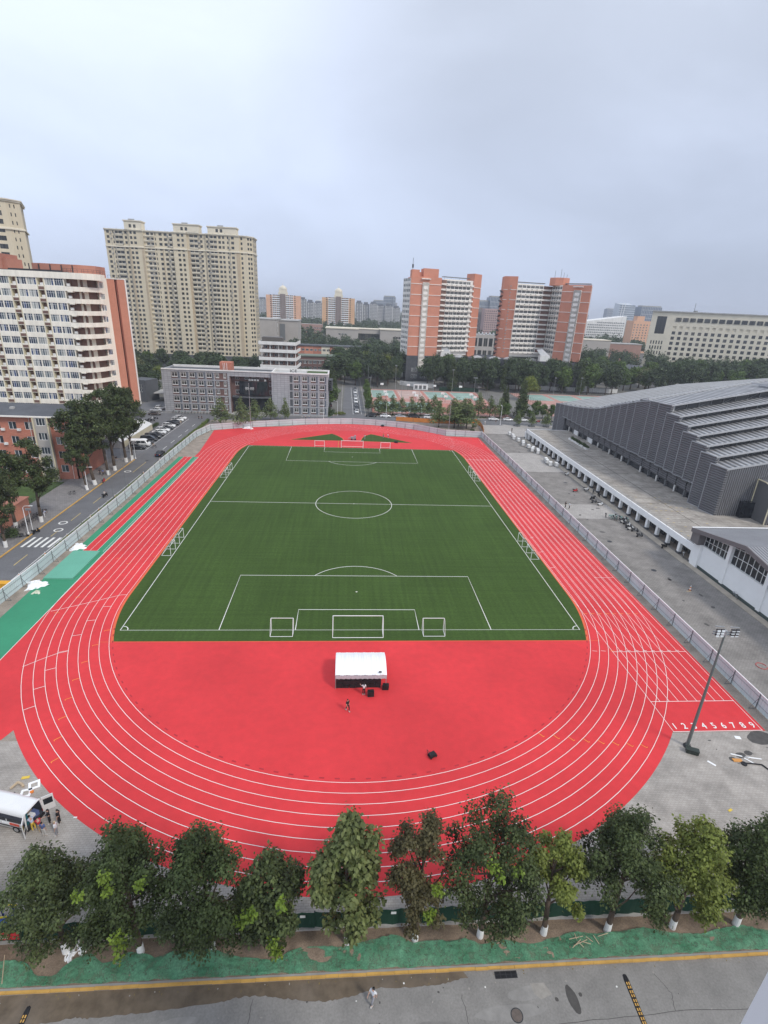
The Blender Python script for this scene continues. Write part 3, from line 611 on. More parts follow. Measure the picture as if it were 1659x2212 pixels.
# ------------------------------------------------------------------ residential slab (beige, 26 storeys)
def big_block():
    t = thing('apartment_block', 'tall beige apartment slab of many storeys with three small roof houses', 'building', (-108, 260, 0))
    X = lambda x: -152+(x-95)*0.0617
    pit = 2.78; n = 26; zb = 9.0; top = 81.3
    w = MB(); wins = []
    segs = [(-152.0, -137.2, 252.0), (-137.2, -128.7, 250.8), (-128.7, -111.0, 252.0), (-111.0, -102.6, 250.8), (-102.6, -91.0, 252.0), (-91.0, -70.5, 250.8), (-70.5, -66.3, 252.0)]
    cols = [(128, 25), (180, 12), (214, 30), (250, 36), (300, 22), (357, 22), (395, 25), (480, 30), (515, 30), (555, 28), (585, 10), (635, 30), (685, 30), (735, 28), (772, 28), (815, 25), (857, 22), (940, 38), (983, 34), (1035, 25), (1098, 22), (1140, 34), (1178, 30), (1222, 25), (1258, 22), (1303, 15), (1350, 28), (1435, 18)]
    cols = [(X(c)-wd*0.0617/2, X(c)+wd*0.0617/2) for c, wd in cols]
    for x0, x1, y in segs:
        cc = [(a-x0, b_-x0) for a, b_ in cols if a > x0+0.2 and b_ < x1-0.2]
        w.facade(wins, (x0, y), (x1, y), zb, top, rows_(zb, n, pit, 0.75, 1.5), cc, 0.3)
    w.facade(wins, (-66.3, 252), (-63.0, 256), zb, top, rows_(zb, n, pit, 0.75, 1.5), [(0.8, 2.2), (2.9, 4.3)], 0.3)
    w.facade(wins, (-63, 256), (-63.0, 270), zb, top, rows_(zb, n, pit, 0.75, 1.5), [(1.5, 3), (5, 6.4), (8.5, 10), (11.5, 13)], 0.3)
    w.prism([(-152, 252.35), (-66.5, 252.35), (-63.35, 256.3), (-63.35, 270), (-152, 270)], zb, top-0.3)
    for x0, x1, y in segs:
        if y < 252: w.box(x0, y+0.31, zb, x1, 252.3, top-0.3)
    for i, (x0, x1, y) in enumerate(segs[1:]): # return faces of the bays
        w.box(x0-0.02, 250.82, zb, x0+0.28, 252.0, top) if segs[i][2] > y else w.box(x0-0.28, 250.82, zb, x0+0.02, 252.0, top)
    w.build('wall', m_beige, t)
    b = MB()   # storey bands, tan pilasters
    for xx, wd in ((337, 14), (480-22, 18), (650, 6), (905, 26), (1080, 14), (1400, 30)):
        yy = 251.85 if not any(a < X(xx) < c and y < 252 for a, c, y in segs) else 250.65
        b.box(X(xx)-wd*.031, yy, zb, X(xx)+wd*.031, yy+0.14, 72.0)
    b.build('pilaster', m_tan, t)
    b = MB()
    for z0, hh, pr in ((71.8, 0.5, 0.55), (72.3, 0.35, 0.3), (top-0.5, 0.5, 0.4), (top, 0.45, 0.75)):
        for x0, x1, y in segs: b.box(x0-0.1, y-pr, z0, x1+0.1, y+0.3, z0+hh)
        b.beam((-66.3+pr*.6, 252-pr*.5, z0), (-63+pr*.8, 256, z0), 0.5, hh); b.box(-63.4, 256, z0, -63+pr, 270, z0+hh)
    b.build('cornice', m_palebeige, t)
    for c0, c1 in ((197, 268), (463, 573), (718, 790), (922, 1003), (1122, 1194)):
        b = MB()
        for i in range(n):
            z_ = zb+i*pit
            yy = 252 if not any(a < X((c0+c1)/2) < c and y < 252 for a, c, y in segs) else 250.8
            b.box(X(c0), yy-0.5, z_+0.05, X(c1), yy-0.004, z_+0.72); b.box(X(c0), yy-0.42, z_+2.28, X(c1), yy-0.004, z_+2.5)
        b.build('bay_sill', m_palebeige, t)
    b = MB()
    for xx in (160, 196, 270, 530, 548, 708, 722, 1010, 1024, 1112, 1126, 1320):
        yy = 252 if not any(a < X(xx) < c and y < 252 for a, c, y in segs) else 250.8
        b.box(X(xx)-0.07, yy-0.22, zb, X(xx)+0.07, yy-0.06, top-1)
        for i in range(n):
            if (i*7+xx) % 3: b.box(X(xx)-0.42, yy-0.62, zb+i*pit+0.6, X(xx)+0.42, yy-0.16, zb+i*pit+1.15)
    for i in range(n): b.box(-62.95, 257.2+(i % 3)*.2, zb+i*pit+.5, -62.4, 258.3, zb+i*pit+1.2); b.box(-62.95, 262.6, zb+i*pit+.5, -62.3, 264, zb+i*pit+1.3)
    o = b.build('air_conditioner', mat('ac_grey', (0.36, 0.35, 0.33), .7, .15, 1), t); o['kind'] = 'stuff'
    put_windows(t, wins, 'dark')
    for x0, x1, h in ((-139.2, -129.2, 5.2), (-110.0, -94.6, 4.8), (-89.4, -72.0, 4.4)):
        b = MB(); ww = []; b.facade(ww, (x0, 250.6), (x1, 250.6), top+0.4, top+h, [(top+1.4, top+3.2)], [((x1-x0)*.28, (x1-x0)*.28+1.5), ((x1-x0)*.28+2.6, (x1-x0)*.28+4.1)], 0.25)
        b.box(x0, 250.9, top-0.2, x1, 257.5, top+h-0.1); b.box(x0-0.5, 250.1, top+h-0.25, x1+0.5, 258, top+h+0.25); b.box(x0-0.2, 250.4, top+h-0.7, x1+0.2, 257.8, top+h-0.25)
        o = b.build('roof_house', m_palebeige, t); R = wloc(t)
        for x, y, z, a, ww_, hh, st in ww:
            q = obj('window', win_mesh('dark', ww_, hh)[0], o); q.location = (x-R.x, y-R.y, z-R.z)
        b = MB(); cx = (x0+x1)/2-1.5; b.box(cx-2, 253, top+h+0.25, cx+2, 255, top+h+0.6); b.tube((cx-1.8, 254, top+h+1.0), (cx+1.8, 254, top+h+1.0), 0.45, n=10)
        b.build('roof_tank', m_steel, t)
    b = MB(); b.prism([(-153, 250), (-65, 250), (-61, 255), (-61, 271), (-153, 271)], 0, 8.98); b.build('podium', m_slate_plain, t)
    b = MB()
    for i in range(24): x = -151+i*3.6; b.box(x, 250.4, top+.4, x+.06, 250.46, top+1.4)
    b.build('roof_railing', m_steel, t)
big_block()
def corner_tower():
    t = thing('apartment_block', 'beige apartment tower cut by the left edge, rising behind the white dormitory', 'building', (-140, 130, 0))
    w = MB(); wins = []; pit = 2.9; n = 26; top = 76.4
    P = [(-154, 118.5), (-139.5, 118.5), (-134.2, 120.3), (-131.2, 125), (-139, 142), (-154, 142)]
    w.facade(wins, P[0], P[1], 0, top, rows_(0.5, n, pit, 0.8, 1.5), [(2, 3.8), (6, 7.8), (11.4, 13.6)], .3)
    w.facade(wins, P[1], P[2], 0, top, rows_(0.5, n, pit, 0.8, 1.7), [(1.2, 4.0)], .3)
    w.facade(wins, P[2], P[3], 0, top, rows_(0.5, n, pit, 0.9, 1.3), [(1.4, 1.85), (3.0, 3.45)], .3)
    w.prism([(-154, 118.85), (-139.5, 118.85), (-134.5, 120.6), (-131.6, 125.1), (-139.3, 142), (-154, 142)], 0, top-.3)
    w.build('wall', m_beige, t); b = MB()
    for z0, hh, g in ((66.3, .5, .45), (66.8, .3, .2), (top-.4, .5, .4), (top+.1, .4, .7)):
        b.prism([(p[0]+(g if -139.2 < p[0] else 0), p[1]-(g if p[1] < 125 else 0)) for p in P], z0, z0+hh)
    b.build('cornice', m_palebeige, t); put_windows(t, wins, 'dark')
    b = MB()
    for i in range(n): b.box(-140.3, 117.9, .5+i*pit+.9, -139.4, 118.45, .5+i*pit+1.6)
    b.build('air_conditioner_rows', m_concrete, t)['kind'] = 'stuff'
corner_tower()
# ------------------------------------------------------------------ white balcony dormitory on the left
def dormitory():
    t = thing('dormitory_block', 'white dormitory block with stacked balcony bands and a narrow orange end wall at left', 'building', (-100, 66, 0))
    pit = 3.4; zt = 50.0; nf = 14; zr = [zt-1.75-pit*i for i in range(nf)]   # zr: head of window row i
    w = MB(); rec = MB(); wins = []
    Y = 58.0; x1 = -87.1; per = 7.8
    bays = [(x1-per*k) for k in range(6)]
    # parapet bands, piers, recessed service bays
    for i in range(nf):
        zh = zr[i]; zs = zh-2.0; zn = zh-pit
        w.box(-136, Y, zn, x1-0.0, Y+0.3, zs)            # spandrel
        for bx in bays:
            for u in (-5.75, -2.95, -0.12): w.box(bx+u-0.12, Y+0.002, zs, bx+u+0.12, Y+0.3, zh)
    w.box(-136, Y-0.25, zr[0], x1, Y+0.3, zt)
    b = MB()
    for bx in bays:
        for k in range(nf):
            zh = zr[k]; zs = zh-2.0
            if bx-5.9 > -135:
                wins.append((bx-4.35, Y+.16, zs, 0, 2.56, 2.0, 'band')); wins.append((bx-1.52, Y+.16, zs, 0, 2.56, 2.0, 'band'))
    w.prism([(-136, 59.8), (-87.1, 59.8), (-84.2, 60.5), (-81.5, 67), (-81.5, 76), (-136, 76)], 0, zt-1.2)
    w.build('wall', m_cream_dorm, t)
    # recesses: side cheeks, back wall, grille and air conditioner
    r = MB(); g = MB(); ac = MB()
    for bx in bays:
        a, c = bx-7.75, bx-5.87
        b.box(a-0.12, Y-0.01, 0, a+0.12, Y+1.7, zr[0]); b.box(c-0.12, Y-0.01, 0, c+0.12, Y+1.7, zr[0])
        r.box(a+.12, Y+1.55, 0, c-.12, Y+1.75, zr[0])
        for k in range(nf):
            zh = zr[k]; r.box(a+.12, Y-0.02, zh-pit+.15, c-.12, Y+0.002, zh-pit+1.0)
            for q in range(3): g.box(a+.2+q*.6, Y-.05, zh-pit+.2, a+.26+q*.6, Y-.022, zh-pit+.95)
            ac.box(a+.5, Y+.5, zh-2.0, a+1.35, Y+.9, zh-1.35); ac.box(c-.75, Y+.2, zh-2.0, c-.3, Y+.9, zh-1.3)
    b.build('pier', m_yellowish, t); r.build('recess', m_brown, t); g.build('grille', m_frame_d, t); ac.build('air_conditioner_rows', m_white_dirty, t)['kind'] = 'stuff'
    # open corner balconies
    bal = MB(); inner = MB(); ww2 = []
    inner.prism([(-87.05, 59.6), (-84.4, 60.2), (-81.6, 66.6), (-81.6, 70), (-87.05, 70)], 0, zt-1.5)
    inner.box(-86.2, 59.2, 0, -85.8, 59.7, zt-1.5); inner.box(-83.9, 61.2, 0, -83.4, 61.8, zt-1.5)
    inner.build('recess', m_brown, t)
    for k in range(nf):
        zn = zr[k]-pit; zs = zr[k]-2.0
        path = [(-87.1, Y), (-84.6, Y-.05), (-83.2, Y+.5), (-82.2, Y+1.9), (-81.0, 62.4), (-79.7, 66.6)]
        bb = MB()
        for q in range(len(path)-1):
            bb.beam((*path[q], zn), (*path[q+1], zn), 0.22, 1.32)
        bb.poly([(*p, zn+.12) for p in path]+[(-81.6, 67, zn+.12), (-84.3, 60.5, zn+.12), (-87.1, 60, zn+.12)])
        bb.poly([(*p, zn+.0) for p in reversed(path)]+[(-87.1, 60, zn), (-84.3, 60.5, zn), (-81.6, 67, zn)])
        bb.box(-86.3, Y-.3, zn-.3, -84.9, Y+1.2, zn-.02)
        bb.box(-82.9, 60.0, zn-.35, -82.4, 61.6, zn-.02)
        bb.build('balcony', m_cream_dorm, t)
        if k < nf-1: ac2 = MB(); ac2.box(-86.7, Y+.55, zs, -85.8, Y+1.0, zs+.75); ac2.build('air_conditioner', m_white_dirty, t)
    path = [(-87.1, Y-.25), (-84.4, Y-.3), (-81.5, Y+.2), (-79.2, Y+1.9), (-78.2, 62.5), (-78.4, 66.2)]
    bb = MB(); bb.prism(path+[(-81.6, 67.2), (-87.1, 61)], zr[0], zt); bb.build('roof_fascia', m_cream_dorm, t)
    # strip with windows and the orange end wall
    s = MB(); ww = []
    s.facade(ww, (-80.9, 66.3), (-79.3, 69.3), 0, 48.9, [(z_-2.0, z_-.3) for z_ in reversed(zr)], [(0.5, 2.1)], .25)
    s.prism([(-84, 69.4), (-79.4, 69.4), (-87, 86), (-91, 86)], 0, 48.6); s.build('end_strip_wall', m_cream_dorm, t)
    put_windows(t, ww, 'band', 20)
    q = lambda a, c, y=69.5: [(a, y), (c, y), (c-7.2, 86), (a-7.2, 86)]
    e = MB(); e.prism(q(-79.38, -77.0), 9.5, 49.0); e.prism(q(-76.2, -73.8), 9.5, 49.0); e.prism(q(-77.0, -76.2, 70.3), 9.5, 48.7); e.build('end_wall', m_orange, t)
    e = MB(); e.box(-79.9, 69.1, 8, -79.39, 69.9, 49.3); e.box(-73.8, 69.35, 9.5, -73.5, 69.8, 49.2); e.prism(q(-79.36, -73.6, 69.4), 49.0, 49.25); e.build('end_wall_trim', m_cream, t)
    e = MB(); e.prism(q(-79.3, -73.9, 69.6), 0, 9.5); e.build('plinth', m_slate_plain, t)
    # roof storey
    e = MB(); e.prism([(-98.6, 64), (-95.5, 62.5), (-84.5, 62.5), (-80.4, 65), (-80.4, 72), (-98.6, 72)], zt-1.3, 52.4)
    e.box(-128, 63, zt-1.3, -106.8, 72, 54.6); e.box(-106.8, 64, zt-1.3, -105.6, 72, 53.4); e.build('roof_storey', mat('brown_orange_render', (.43, .19, .135), .85, .1, .3), t)
    e = MB()
    for x in (-98.6, -95.8, -92.5, -89.2, -86): e.box(x-.12, 62.3, zt-.5, x+.12, 62.5, 52.2)
    e.box(-136, 60, zt-1.2, -86.5, 61, zt+.25); e.box(-104, 60.8, zt+.25, -89, 62.2, zt+.6); e.build('roof_gutter', m_dark, t)
    e = MB()
    for q in range(len(path)-1):
        for f in (0.15, .55, .95): p, n_ = path[q], path[q+1]; e.tube((p[0]+(n_[0]-p[0])*f, p[1]+(n_[1]-p[1])*f+.2, zt), (p[0]+(n_[0]-p[0])*f, p[1]+(n_[1]-p[1])*f+.2, zt+1.1), .04, n=5)
        for hgt in (.55, 1.1): e.tube((p[0], p[1]+.2, zt+hgt), (n_[0], n_[1]+.2, zt+hgt), .035, n=5)
    for i in range(6): x = -78.9+i; e.tube((x, 69.7, 49.2), (x, 69.7, 50.2), .03, n=4)
    e.tube((-78.9, 69.7, 50.2), (-73.9, 69.7, 50.2), .03, n=4); e.build('roof_railing', m_dark, t)
    put_windows(t, wins, 'band')
dormitory()
# ------------------------------------------------------------------ red brick block beside the road
def brick_block():
    t = thing('brick_block', 'red brick block with white windows and dark hipped roof below the white dormitory', 'building', (-85, 20, 0))
    w = MB(); wins = []; pit = 3.6; rows = [(1.9+i*pit*1.0, 1.9+i*pit+1.9) for i in range(4)]; Y = 14.2
    cols = [(-104+.5+q*3.75, -104+2.3+q*3.75) for q in range(8)]
    cols = [(c0+104, c1+104) for c0, c1 in cols if c1 < -75.9] ; cols += [(104-74.2, 104-72.4)]
    w.facade(wins, (-104, Y), (-70.2, Y), 0, 16.2, rows, [c for c in cols if not (-78.6 < c[0]-104 < -75.0)], .3)
    w.facade(wins, (-70.2, Y), (-70.2, 29), 0, 16.2, [], [], .3); w.box(-104, Y+.31, 0, -70.51, 29, 16.0)
    w.build('wall', m_brick, t)
    s = MB(); sw = []; s.facade(sw, (-78.2, Y-1.0), (-75.0, Y-1.0), 0, 15.9, [(3.2+i*3.6, 5.0+i*3.6) for i in range(4)], [(.55, 2.65)], .25); s.box(-78.2, Y-.74, 0, -75.0, Y-.002, 15.7); s.build('stair_bay', m_greybeige, t)
    p = MB()
    for x in (-78.4, -75.05): p.box(x, Y-1.25, 0, x+.25, Y-1.0, 16.1)
    p.build('pier', m_yellowish, t)
    r = MB(); r.add([(-105, Y-.9, 16.2), (-69.5, Y-.9, 16.2), (-69.5, 29.8, 16.2), (-105, 29.8, 16.2), (-105, 21.5, 17.4), (-76, 21.5, 17.4)], [(0, 1, 5, 4), (1, 2, 5), (2, 3, 4, 5), (3, 0, 4), (0, 3, 2, 1)]); r.build('roof', m_roofgrey, t)
    g = MB(); g.box(-105, Y-1.1, 15.95, -69.3, Y-.85, 16.3); g.box(-69.6, Y-1.1, 15.95, -69.3, 30, 16.3); g.build('gutter', m_cream, t)
    for x in (-98, -92, -86): v = MB(); v.box(x, 18, 16.6, x+.9, 18.8, 17.4); v.build('roof_hatch', m_rooflight, t)
    put_windows(t, wins, 'plain'); put_windows(t, sw, 'plain')
    for (x, y, z, a, ww, hh, st) in wins:
        if random.random() < .55:
            c = MB(); c.box(x+ww/2+.15, Y-.42, z-.3, x+ww/2+1.0, Y-.03, z+.3); c.build('air_conditioner', m_white_dirty, t)
    d = MB()
    for x in (-102, -91.2, -79.7, -71.4): d.tube((x, Y-.1, .2), (x, Y-.1, 15.9), .06, n=6)
    d.build('drainpipe', m_cream, t)
    b = MB(); b.box(-72.4, -22, 0, -69.6, -9, 3.6); b.box(-72.6, -22.2, 3.6, -69.4, -8.8, 3.8); o = b.thing('brick_outbuilding', m_orange, 'low orange red annex wall behind the parked bicycles by the left sidewalk', 'building')
brick_block()
def side_box():
    t = thing('service_block', 'small dark grey windowed block beside the orange end wall of the dormitory', 'building', (-92, 128, 0))
    w = MB(); wins = []
    w.facade(wins, (-99, 126), (-91.6, 124), 0, 9.6, [(4.4, 5.8), (6.2, 7.6)], [(1.6, 2.2), (2.6, 3.2), (4.6, 5.2), (5.6, 6.2)], .25)
    w.prism([(-99, 126.3), (-91.9, 124.3), (-89, 133), (-97, 136)], 0, 9.4); w.box(-91.7, 124.1, 0, -91.4, 124.4, 9.6); w.build('wall', m_slate_plain, t); put_windows(t, wins, 'plain')
    c = MB(); c.box(-89, 126, 3.6, -82, 136, 4.0)
    for x, y in ((-83, 127), (-83, 135)): c.tube((x, y, 0), (x, y, 3.6), .15)
    c.build('canopy', m_rooflight, t)
side_box()
# ------------------------------------------------------------------ grey teaching building
def teaching():
    t = thing('teaching_building', 'grey tiled five storey building with brick infill and a black screen over its entrance', 'building', (-45, 112, 0))
    X = lambda x: -77.4+(x-95)*(67.2/(1447-95))          # zoom column -> world
    Y = 104.6; pit = 3.25; top = 17.2; rows = [(0.7+pit*i, 0.7+pit*i+2.75) for i in range(5)]
    w = MB(); wins = []
    bays = [(X(172), X(240)), (X(246), X(308)), (X(316), X(377)), (X(385), X(446)), (X(453), X(513)), (X(521), X(622))]
    w.facade(wins, (-77.4, Y), (X(640), Y), 0, top, rows, [(a+77.4, c+77.4, 'bay') for a, c in bays], .45)
    bays2 = [(X(1166), X(1222)), (X(1236), X(1296)), (X(1308), X(1367)), (X(1381), X(1438))]
    xr = X(985); Yb = 103.9
    w.facade(wins, (xr, Yb), (X(1452), Yb), 0, top, rows, [(X(1134)-xr, X(1158)-xr, 'slot')]+[(a-xr, c-xr, 'bay') for a, c in bays2], .45)
    w.box(X(640), Y, 15.3, xr, Y+.4, top); w.box(-77.4, Y+.46, 0, -77.0, 120, top); w.box(X(1452)-.4, Yb+.46, 0, X(1452), 120, top); w.box(xr, Yb+.46, 0, xr+.4, 108, top)
    w.build('wall', m_greytile, t)
    # infill of each bay: brick panel with a grey pier and a white framed window with a sill
    R = wloc(t); first = {}
    for x, y, z, a, ww, hh, st in wins:
        br = MB()
        if st == 'slot': br.box(x-ww/2, y+.1, z, x+ww/2, y+.3, z+hh); br.build('infill_panel', m_slate_plain, t); continue
        br.box(x-ww/2, y+.16, z, x+ww/2, y+.3, z+hh, 0); br.build('infill_panel', m_brownbrick, t)
        wide = ww > 4
        for wx, wd in (((x-ww*.29, 1.25), (x+ww*.30, 1.0)) if wide else ((x-ww*.11, ww*.66),)):
            wh = 1.75; zz = z+.8
            fo = win_mesh('teach', wd, wh); q = obj('window', fo[0], t); q.location = (wx-R.x, y+.08-R.y, zz-R.z)
            key = round(wd, 2)
            if key not in first:
                sm = MB(); sm.box(-wd/2-.1, -.12, -.14, wd/2+.1, .06, -.002); first[key] = sm.mesh('sill', m_frame_w)
            obj('sill', first[key], q)
        if not wide: gp = MB(); gp.box(x+ww*.24, y+.02, z, x+ww/2-.02, y+.155, z+hh); gp.build('grey_pier', mat('bluish_grey_panel', (.13, .15, .18), .7, .1, .5), t)
    # recessed entrance front
    e = MB(); ww = []
    e.facade(ww, (X(640), Y+2.2), (xr, Y+2.2), 0, 15.2, [(8.1, 9.7), (11.4, 13.0), (13.9, 14.9)], [(X(677)-X(640), X(677)-X(640)+1.7), (X(757)-X(640), X(757)-X(640)+1.8), (X(815)-X(640), X(815)-X(640)+1.8), (X(880)-X(640), X(880)-X(640)+1.8), (X(955)-X(640), X(955)-X(640)+1.7)], .3)
    e.box(X(625), Y+.46, 0, X(648), Y+2.2, 15.2); e.build('entrance_wall', m_brownbrick, t); put_windows(t, ww, 'teach')
    e = MB(); e.box(X(660), Y+1.2, 0, X(985), Y+2.1, 7.0, 0); e.build('entrance_glazing', m_glassdark, t)
    c = MB(); pa = [(X(655)+ (X(985)-X(655))*i/16, Y-1.6*math.sin(PI*i/16)) for i in range(17)]; c.prism(pa+[(X(985), Y+2.2), (X(655), Y+2.2)], 6.8, 7.3); c.build('canopy', m_slate_plain, t)
    s = MB(); x0, x1 = X(715), X(948); n = 14
    pf = [(x0+(x1-x0)*i/n, Y+1.1-1.9*math.sin(PI*(0.12+0.76*i/n))) for i in range(n+1)]
    s.loft([[(p[0], p[1], 7.9), (p[0], p[1], 13.5), (p[0], p[1]+.5, 13.5), (p[0], p[1]+.5, 7.9)] for p in pf]); so = s.build('screen', m_glassdark, t)
    k = MB(); yy = Y-.86
    cx0 = X(770)
    for ci in range(4):       # four white characters on the dark screen, unreadable in the photograph
        ox = cx0+ci*.82+(.35 if ci > 1 else 0)
        for (a0, b0, a1, b1) in ((0, .1, .06, 1.2), (0, 1.1, .6, 1.2), (.56, .3, .62, 1.2), (.1, .55, .5, .63), (.28, 0, .34, 1.1), (.1, .8, .5, .88)): k.box(ox+a0, yy-.03, 10.0+b0, ox+a1, yy, 10.0+b1)
    k.box(cx0+1.62, yy-.03, 10.5, cx0+1.75, yy, 10.63); k.build('screen_lettering', m_white, so)
    for x_ in (X(800), X(822), X(845), X(868), X(928)):
        a_ = MB(); a_.box(x_-.4, Y+1.0, 13.62, x_+.4, Y+1.5, 14.3); a_.build('air_conditioner', m_white_dirty, t)
    st = MB()
    for i in range(5): st.box(X(640)+i*.3, Y-3.6+i*.7, 0, X(990)-i*.3, Y+1.0, .15*(i+1))
    st.build('entrance_steps', m_rooflight, t)
    # roofs, parapets, stair head, lettering
    r = MB(); r.box(-77.2, Y+.3, 16.2, X(985), 121, 16.6); r.build('roof', m_roofgrey, t)
    r = MB(); r.box(xr+.2, Yb+.5, 16.2, X(1450), 117, 17.0); r.build('roof', m_rooflight, t)
    r = MB(); r.box(-77.3, Y-.25, top, X(990), Y+.5, top+.45); r.box(-77.3, 120, 16.5, X(985), 120.5, top+.3); r.box(X(985), Y+.5, 16.5, X(985)+.4, 117, top+.5); r.box(xr-.2, Yb-.3, top, X(1458), Yb+.55, top+.55); r.box(X(1448), Yb+.55, 16.4, X(1456), 118, top+.5); r.box(xr, 117, 16.4, X(1456), 117.5, top+.5); r.build('parapet', m_white_dirty, t)
    r = MB(); r.box(X(560), Y+1.5, 16.6, X(658), Y+6, 20.6); r.build('stair_head', m_brick, t)
    for xx in (592, 605, 622): f = MB(); f.tube((X(xx), Y+.8, top), (X(xx), Y+.8, top+3.2), .08, n=6); f.build('flagpole', m_white, t)
    lettering('ICE', 2.0, (X(1062), Yb-.1, 1.25), (PI/2, 0, 0), m_dark, t, .06, 1.2)
    f = MB()
    for i in range(26): x = X(1050)+i*(X(1270)-X(1050))/26; f.tube((x, Yb+4.2, 17), (x, Yb+4.2, 18.3), .035, n=4)
    f.build('roof_fence', m_white, t); lettering('ICE', 1.6, (X(1160), Yb+3.9, 17.9), (PI/2, 0, 0), m_dark, t, .06, 1.3)
    gr = MB(); gr.box(X(1270), Yb+3.5, 17.0, X(1440), 115, 17.3); gr.build('roof_garden', m_grass, t)
    f = MB()
    for i in range(6): f.box(X(1452), 106.6, 10.4+i*.85, X(1452)+1.8, 113, 10.55+i*.85)
    f.build('side_louvre', m_slate_plain, t)
teaching()
# ------------------------------------------------------------------ tiered white block and brick range behind it
def tiered():
    t = thing('tiered_block', 'white block of stacked open galleries with dark roof hut behind the teaching building', 'building', (-36, 158, 0))
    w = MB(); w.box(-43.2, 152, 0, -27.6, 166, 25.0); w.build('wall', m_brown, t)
    for i, z_ in enumerate((14.0, 17.7, 21.4, 25.0)):
        b = MB(); ex = .5*(i % 2)
        for (xa, ya, xb, yb) in ((-44.6-ex, 149.6, -27-ex*.3, 149.6), (-27-ex*.3, 149.6, -26.4, 166), (-44.6-ex, 149.6, -44.6-ex, 166)): b.beam((xa, ya, z_), (xb, yb, z_), .25, 1.5)
        b.box(-44.5-ex, 149.7, z_-.15, -27, 166, z_+.1); b.build('gallery', m_white_dirty, t)
    b = MB()
    for x in (-43.8, -39.7, -35.6, -31.5, -27.5):
        b.tube((x, 150.2, 10), (x, 150.2, 25), .16)
    b.build('column', m_white_dirty, t)
    b = MB(); b.box(-44, 153.5, 25.9, -34, 160, 28.2); b.build('roof_hut', m_frame_d, t)
    wins = [(x, 151.9, z_+1.7, 0, 1.5, 1.3, None) for z_ in (14, 17.7, 21.4) for x in (-42, -39.6, -37, -34.6, -32, -29.5)]; put_windows(t, wins, 'plain')
    s = MB()
    for i in range(10): s.box(-46.4, 150+i*.5, 10+i*.35, -45.0, 150.5+i*.5, 10.2+i*.35)
    s.box(-46.5, 149.8, 9, -46.3, 156, 14); s.build('outside_stair', m_white_dirty, t)
tiered()
def brick_range():
    t = thing('brick_range', 'long brown brick range with flat green edged roof behind the teaching building', 'building', (-20, 220, 0))
    w = MB(); wins = []; w.facade(wins, (-34, 216), (-6.4, 219), 0, 14.0, [(3, 4.6), (6.4, 8), (9.6, 11.4)], [(2, 4.2), (5, 7.2), (8, 10.2), (11, 13.2), (14, 16.2), (19, 20.4), (23.4, 24.8)], .3)
    w.prism([(-34, 216.4), (-6.5, 219.4), (-7.5, 230), (-35, 227)], 0, 13.8); w.box(-6.7, 219.1, 0, -6.4, 229, 14); w.build('wall', m_brownbrick, t)
    b = MB(); b.prism([(-34.6, 215.4), (-6, 218.4), (-7, 230.6), (-35.6, 227.6)], 14, 14.6); b.build('roof', mat('greenish_roof', (.16, .19, .15), .8, .2, .3), t)
    b = MB(); b.prism([(-34, 215.8), (-11.6, 218.2), (-11.6, 218.35), (-34, 215.95)], 5.4, 6.0); b.prism([(-34, 215.8), (-11.6, 218.2), (-11.6, 218.35), (-34, 215.95)], 11.6, 12.1); b.build('sill_band', m_concrete, t); put_windows(t, wins, 'plain')
brick_range()
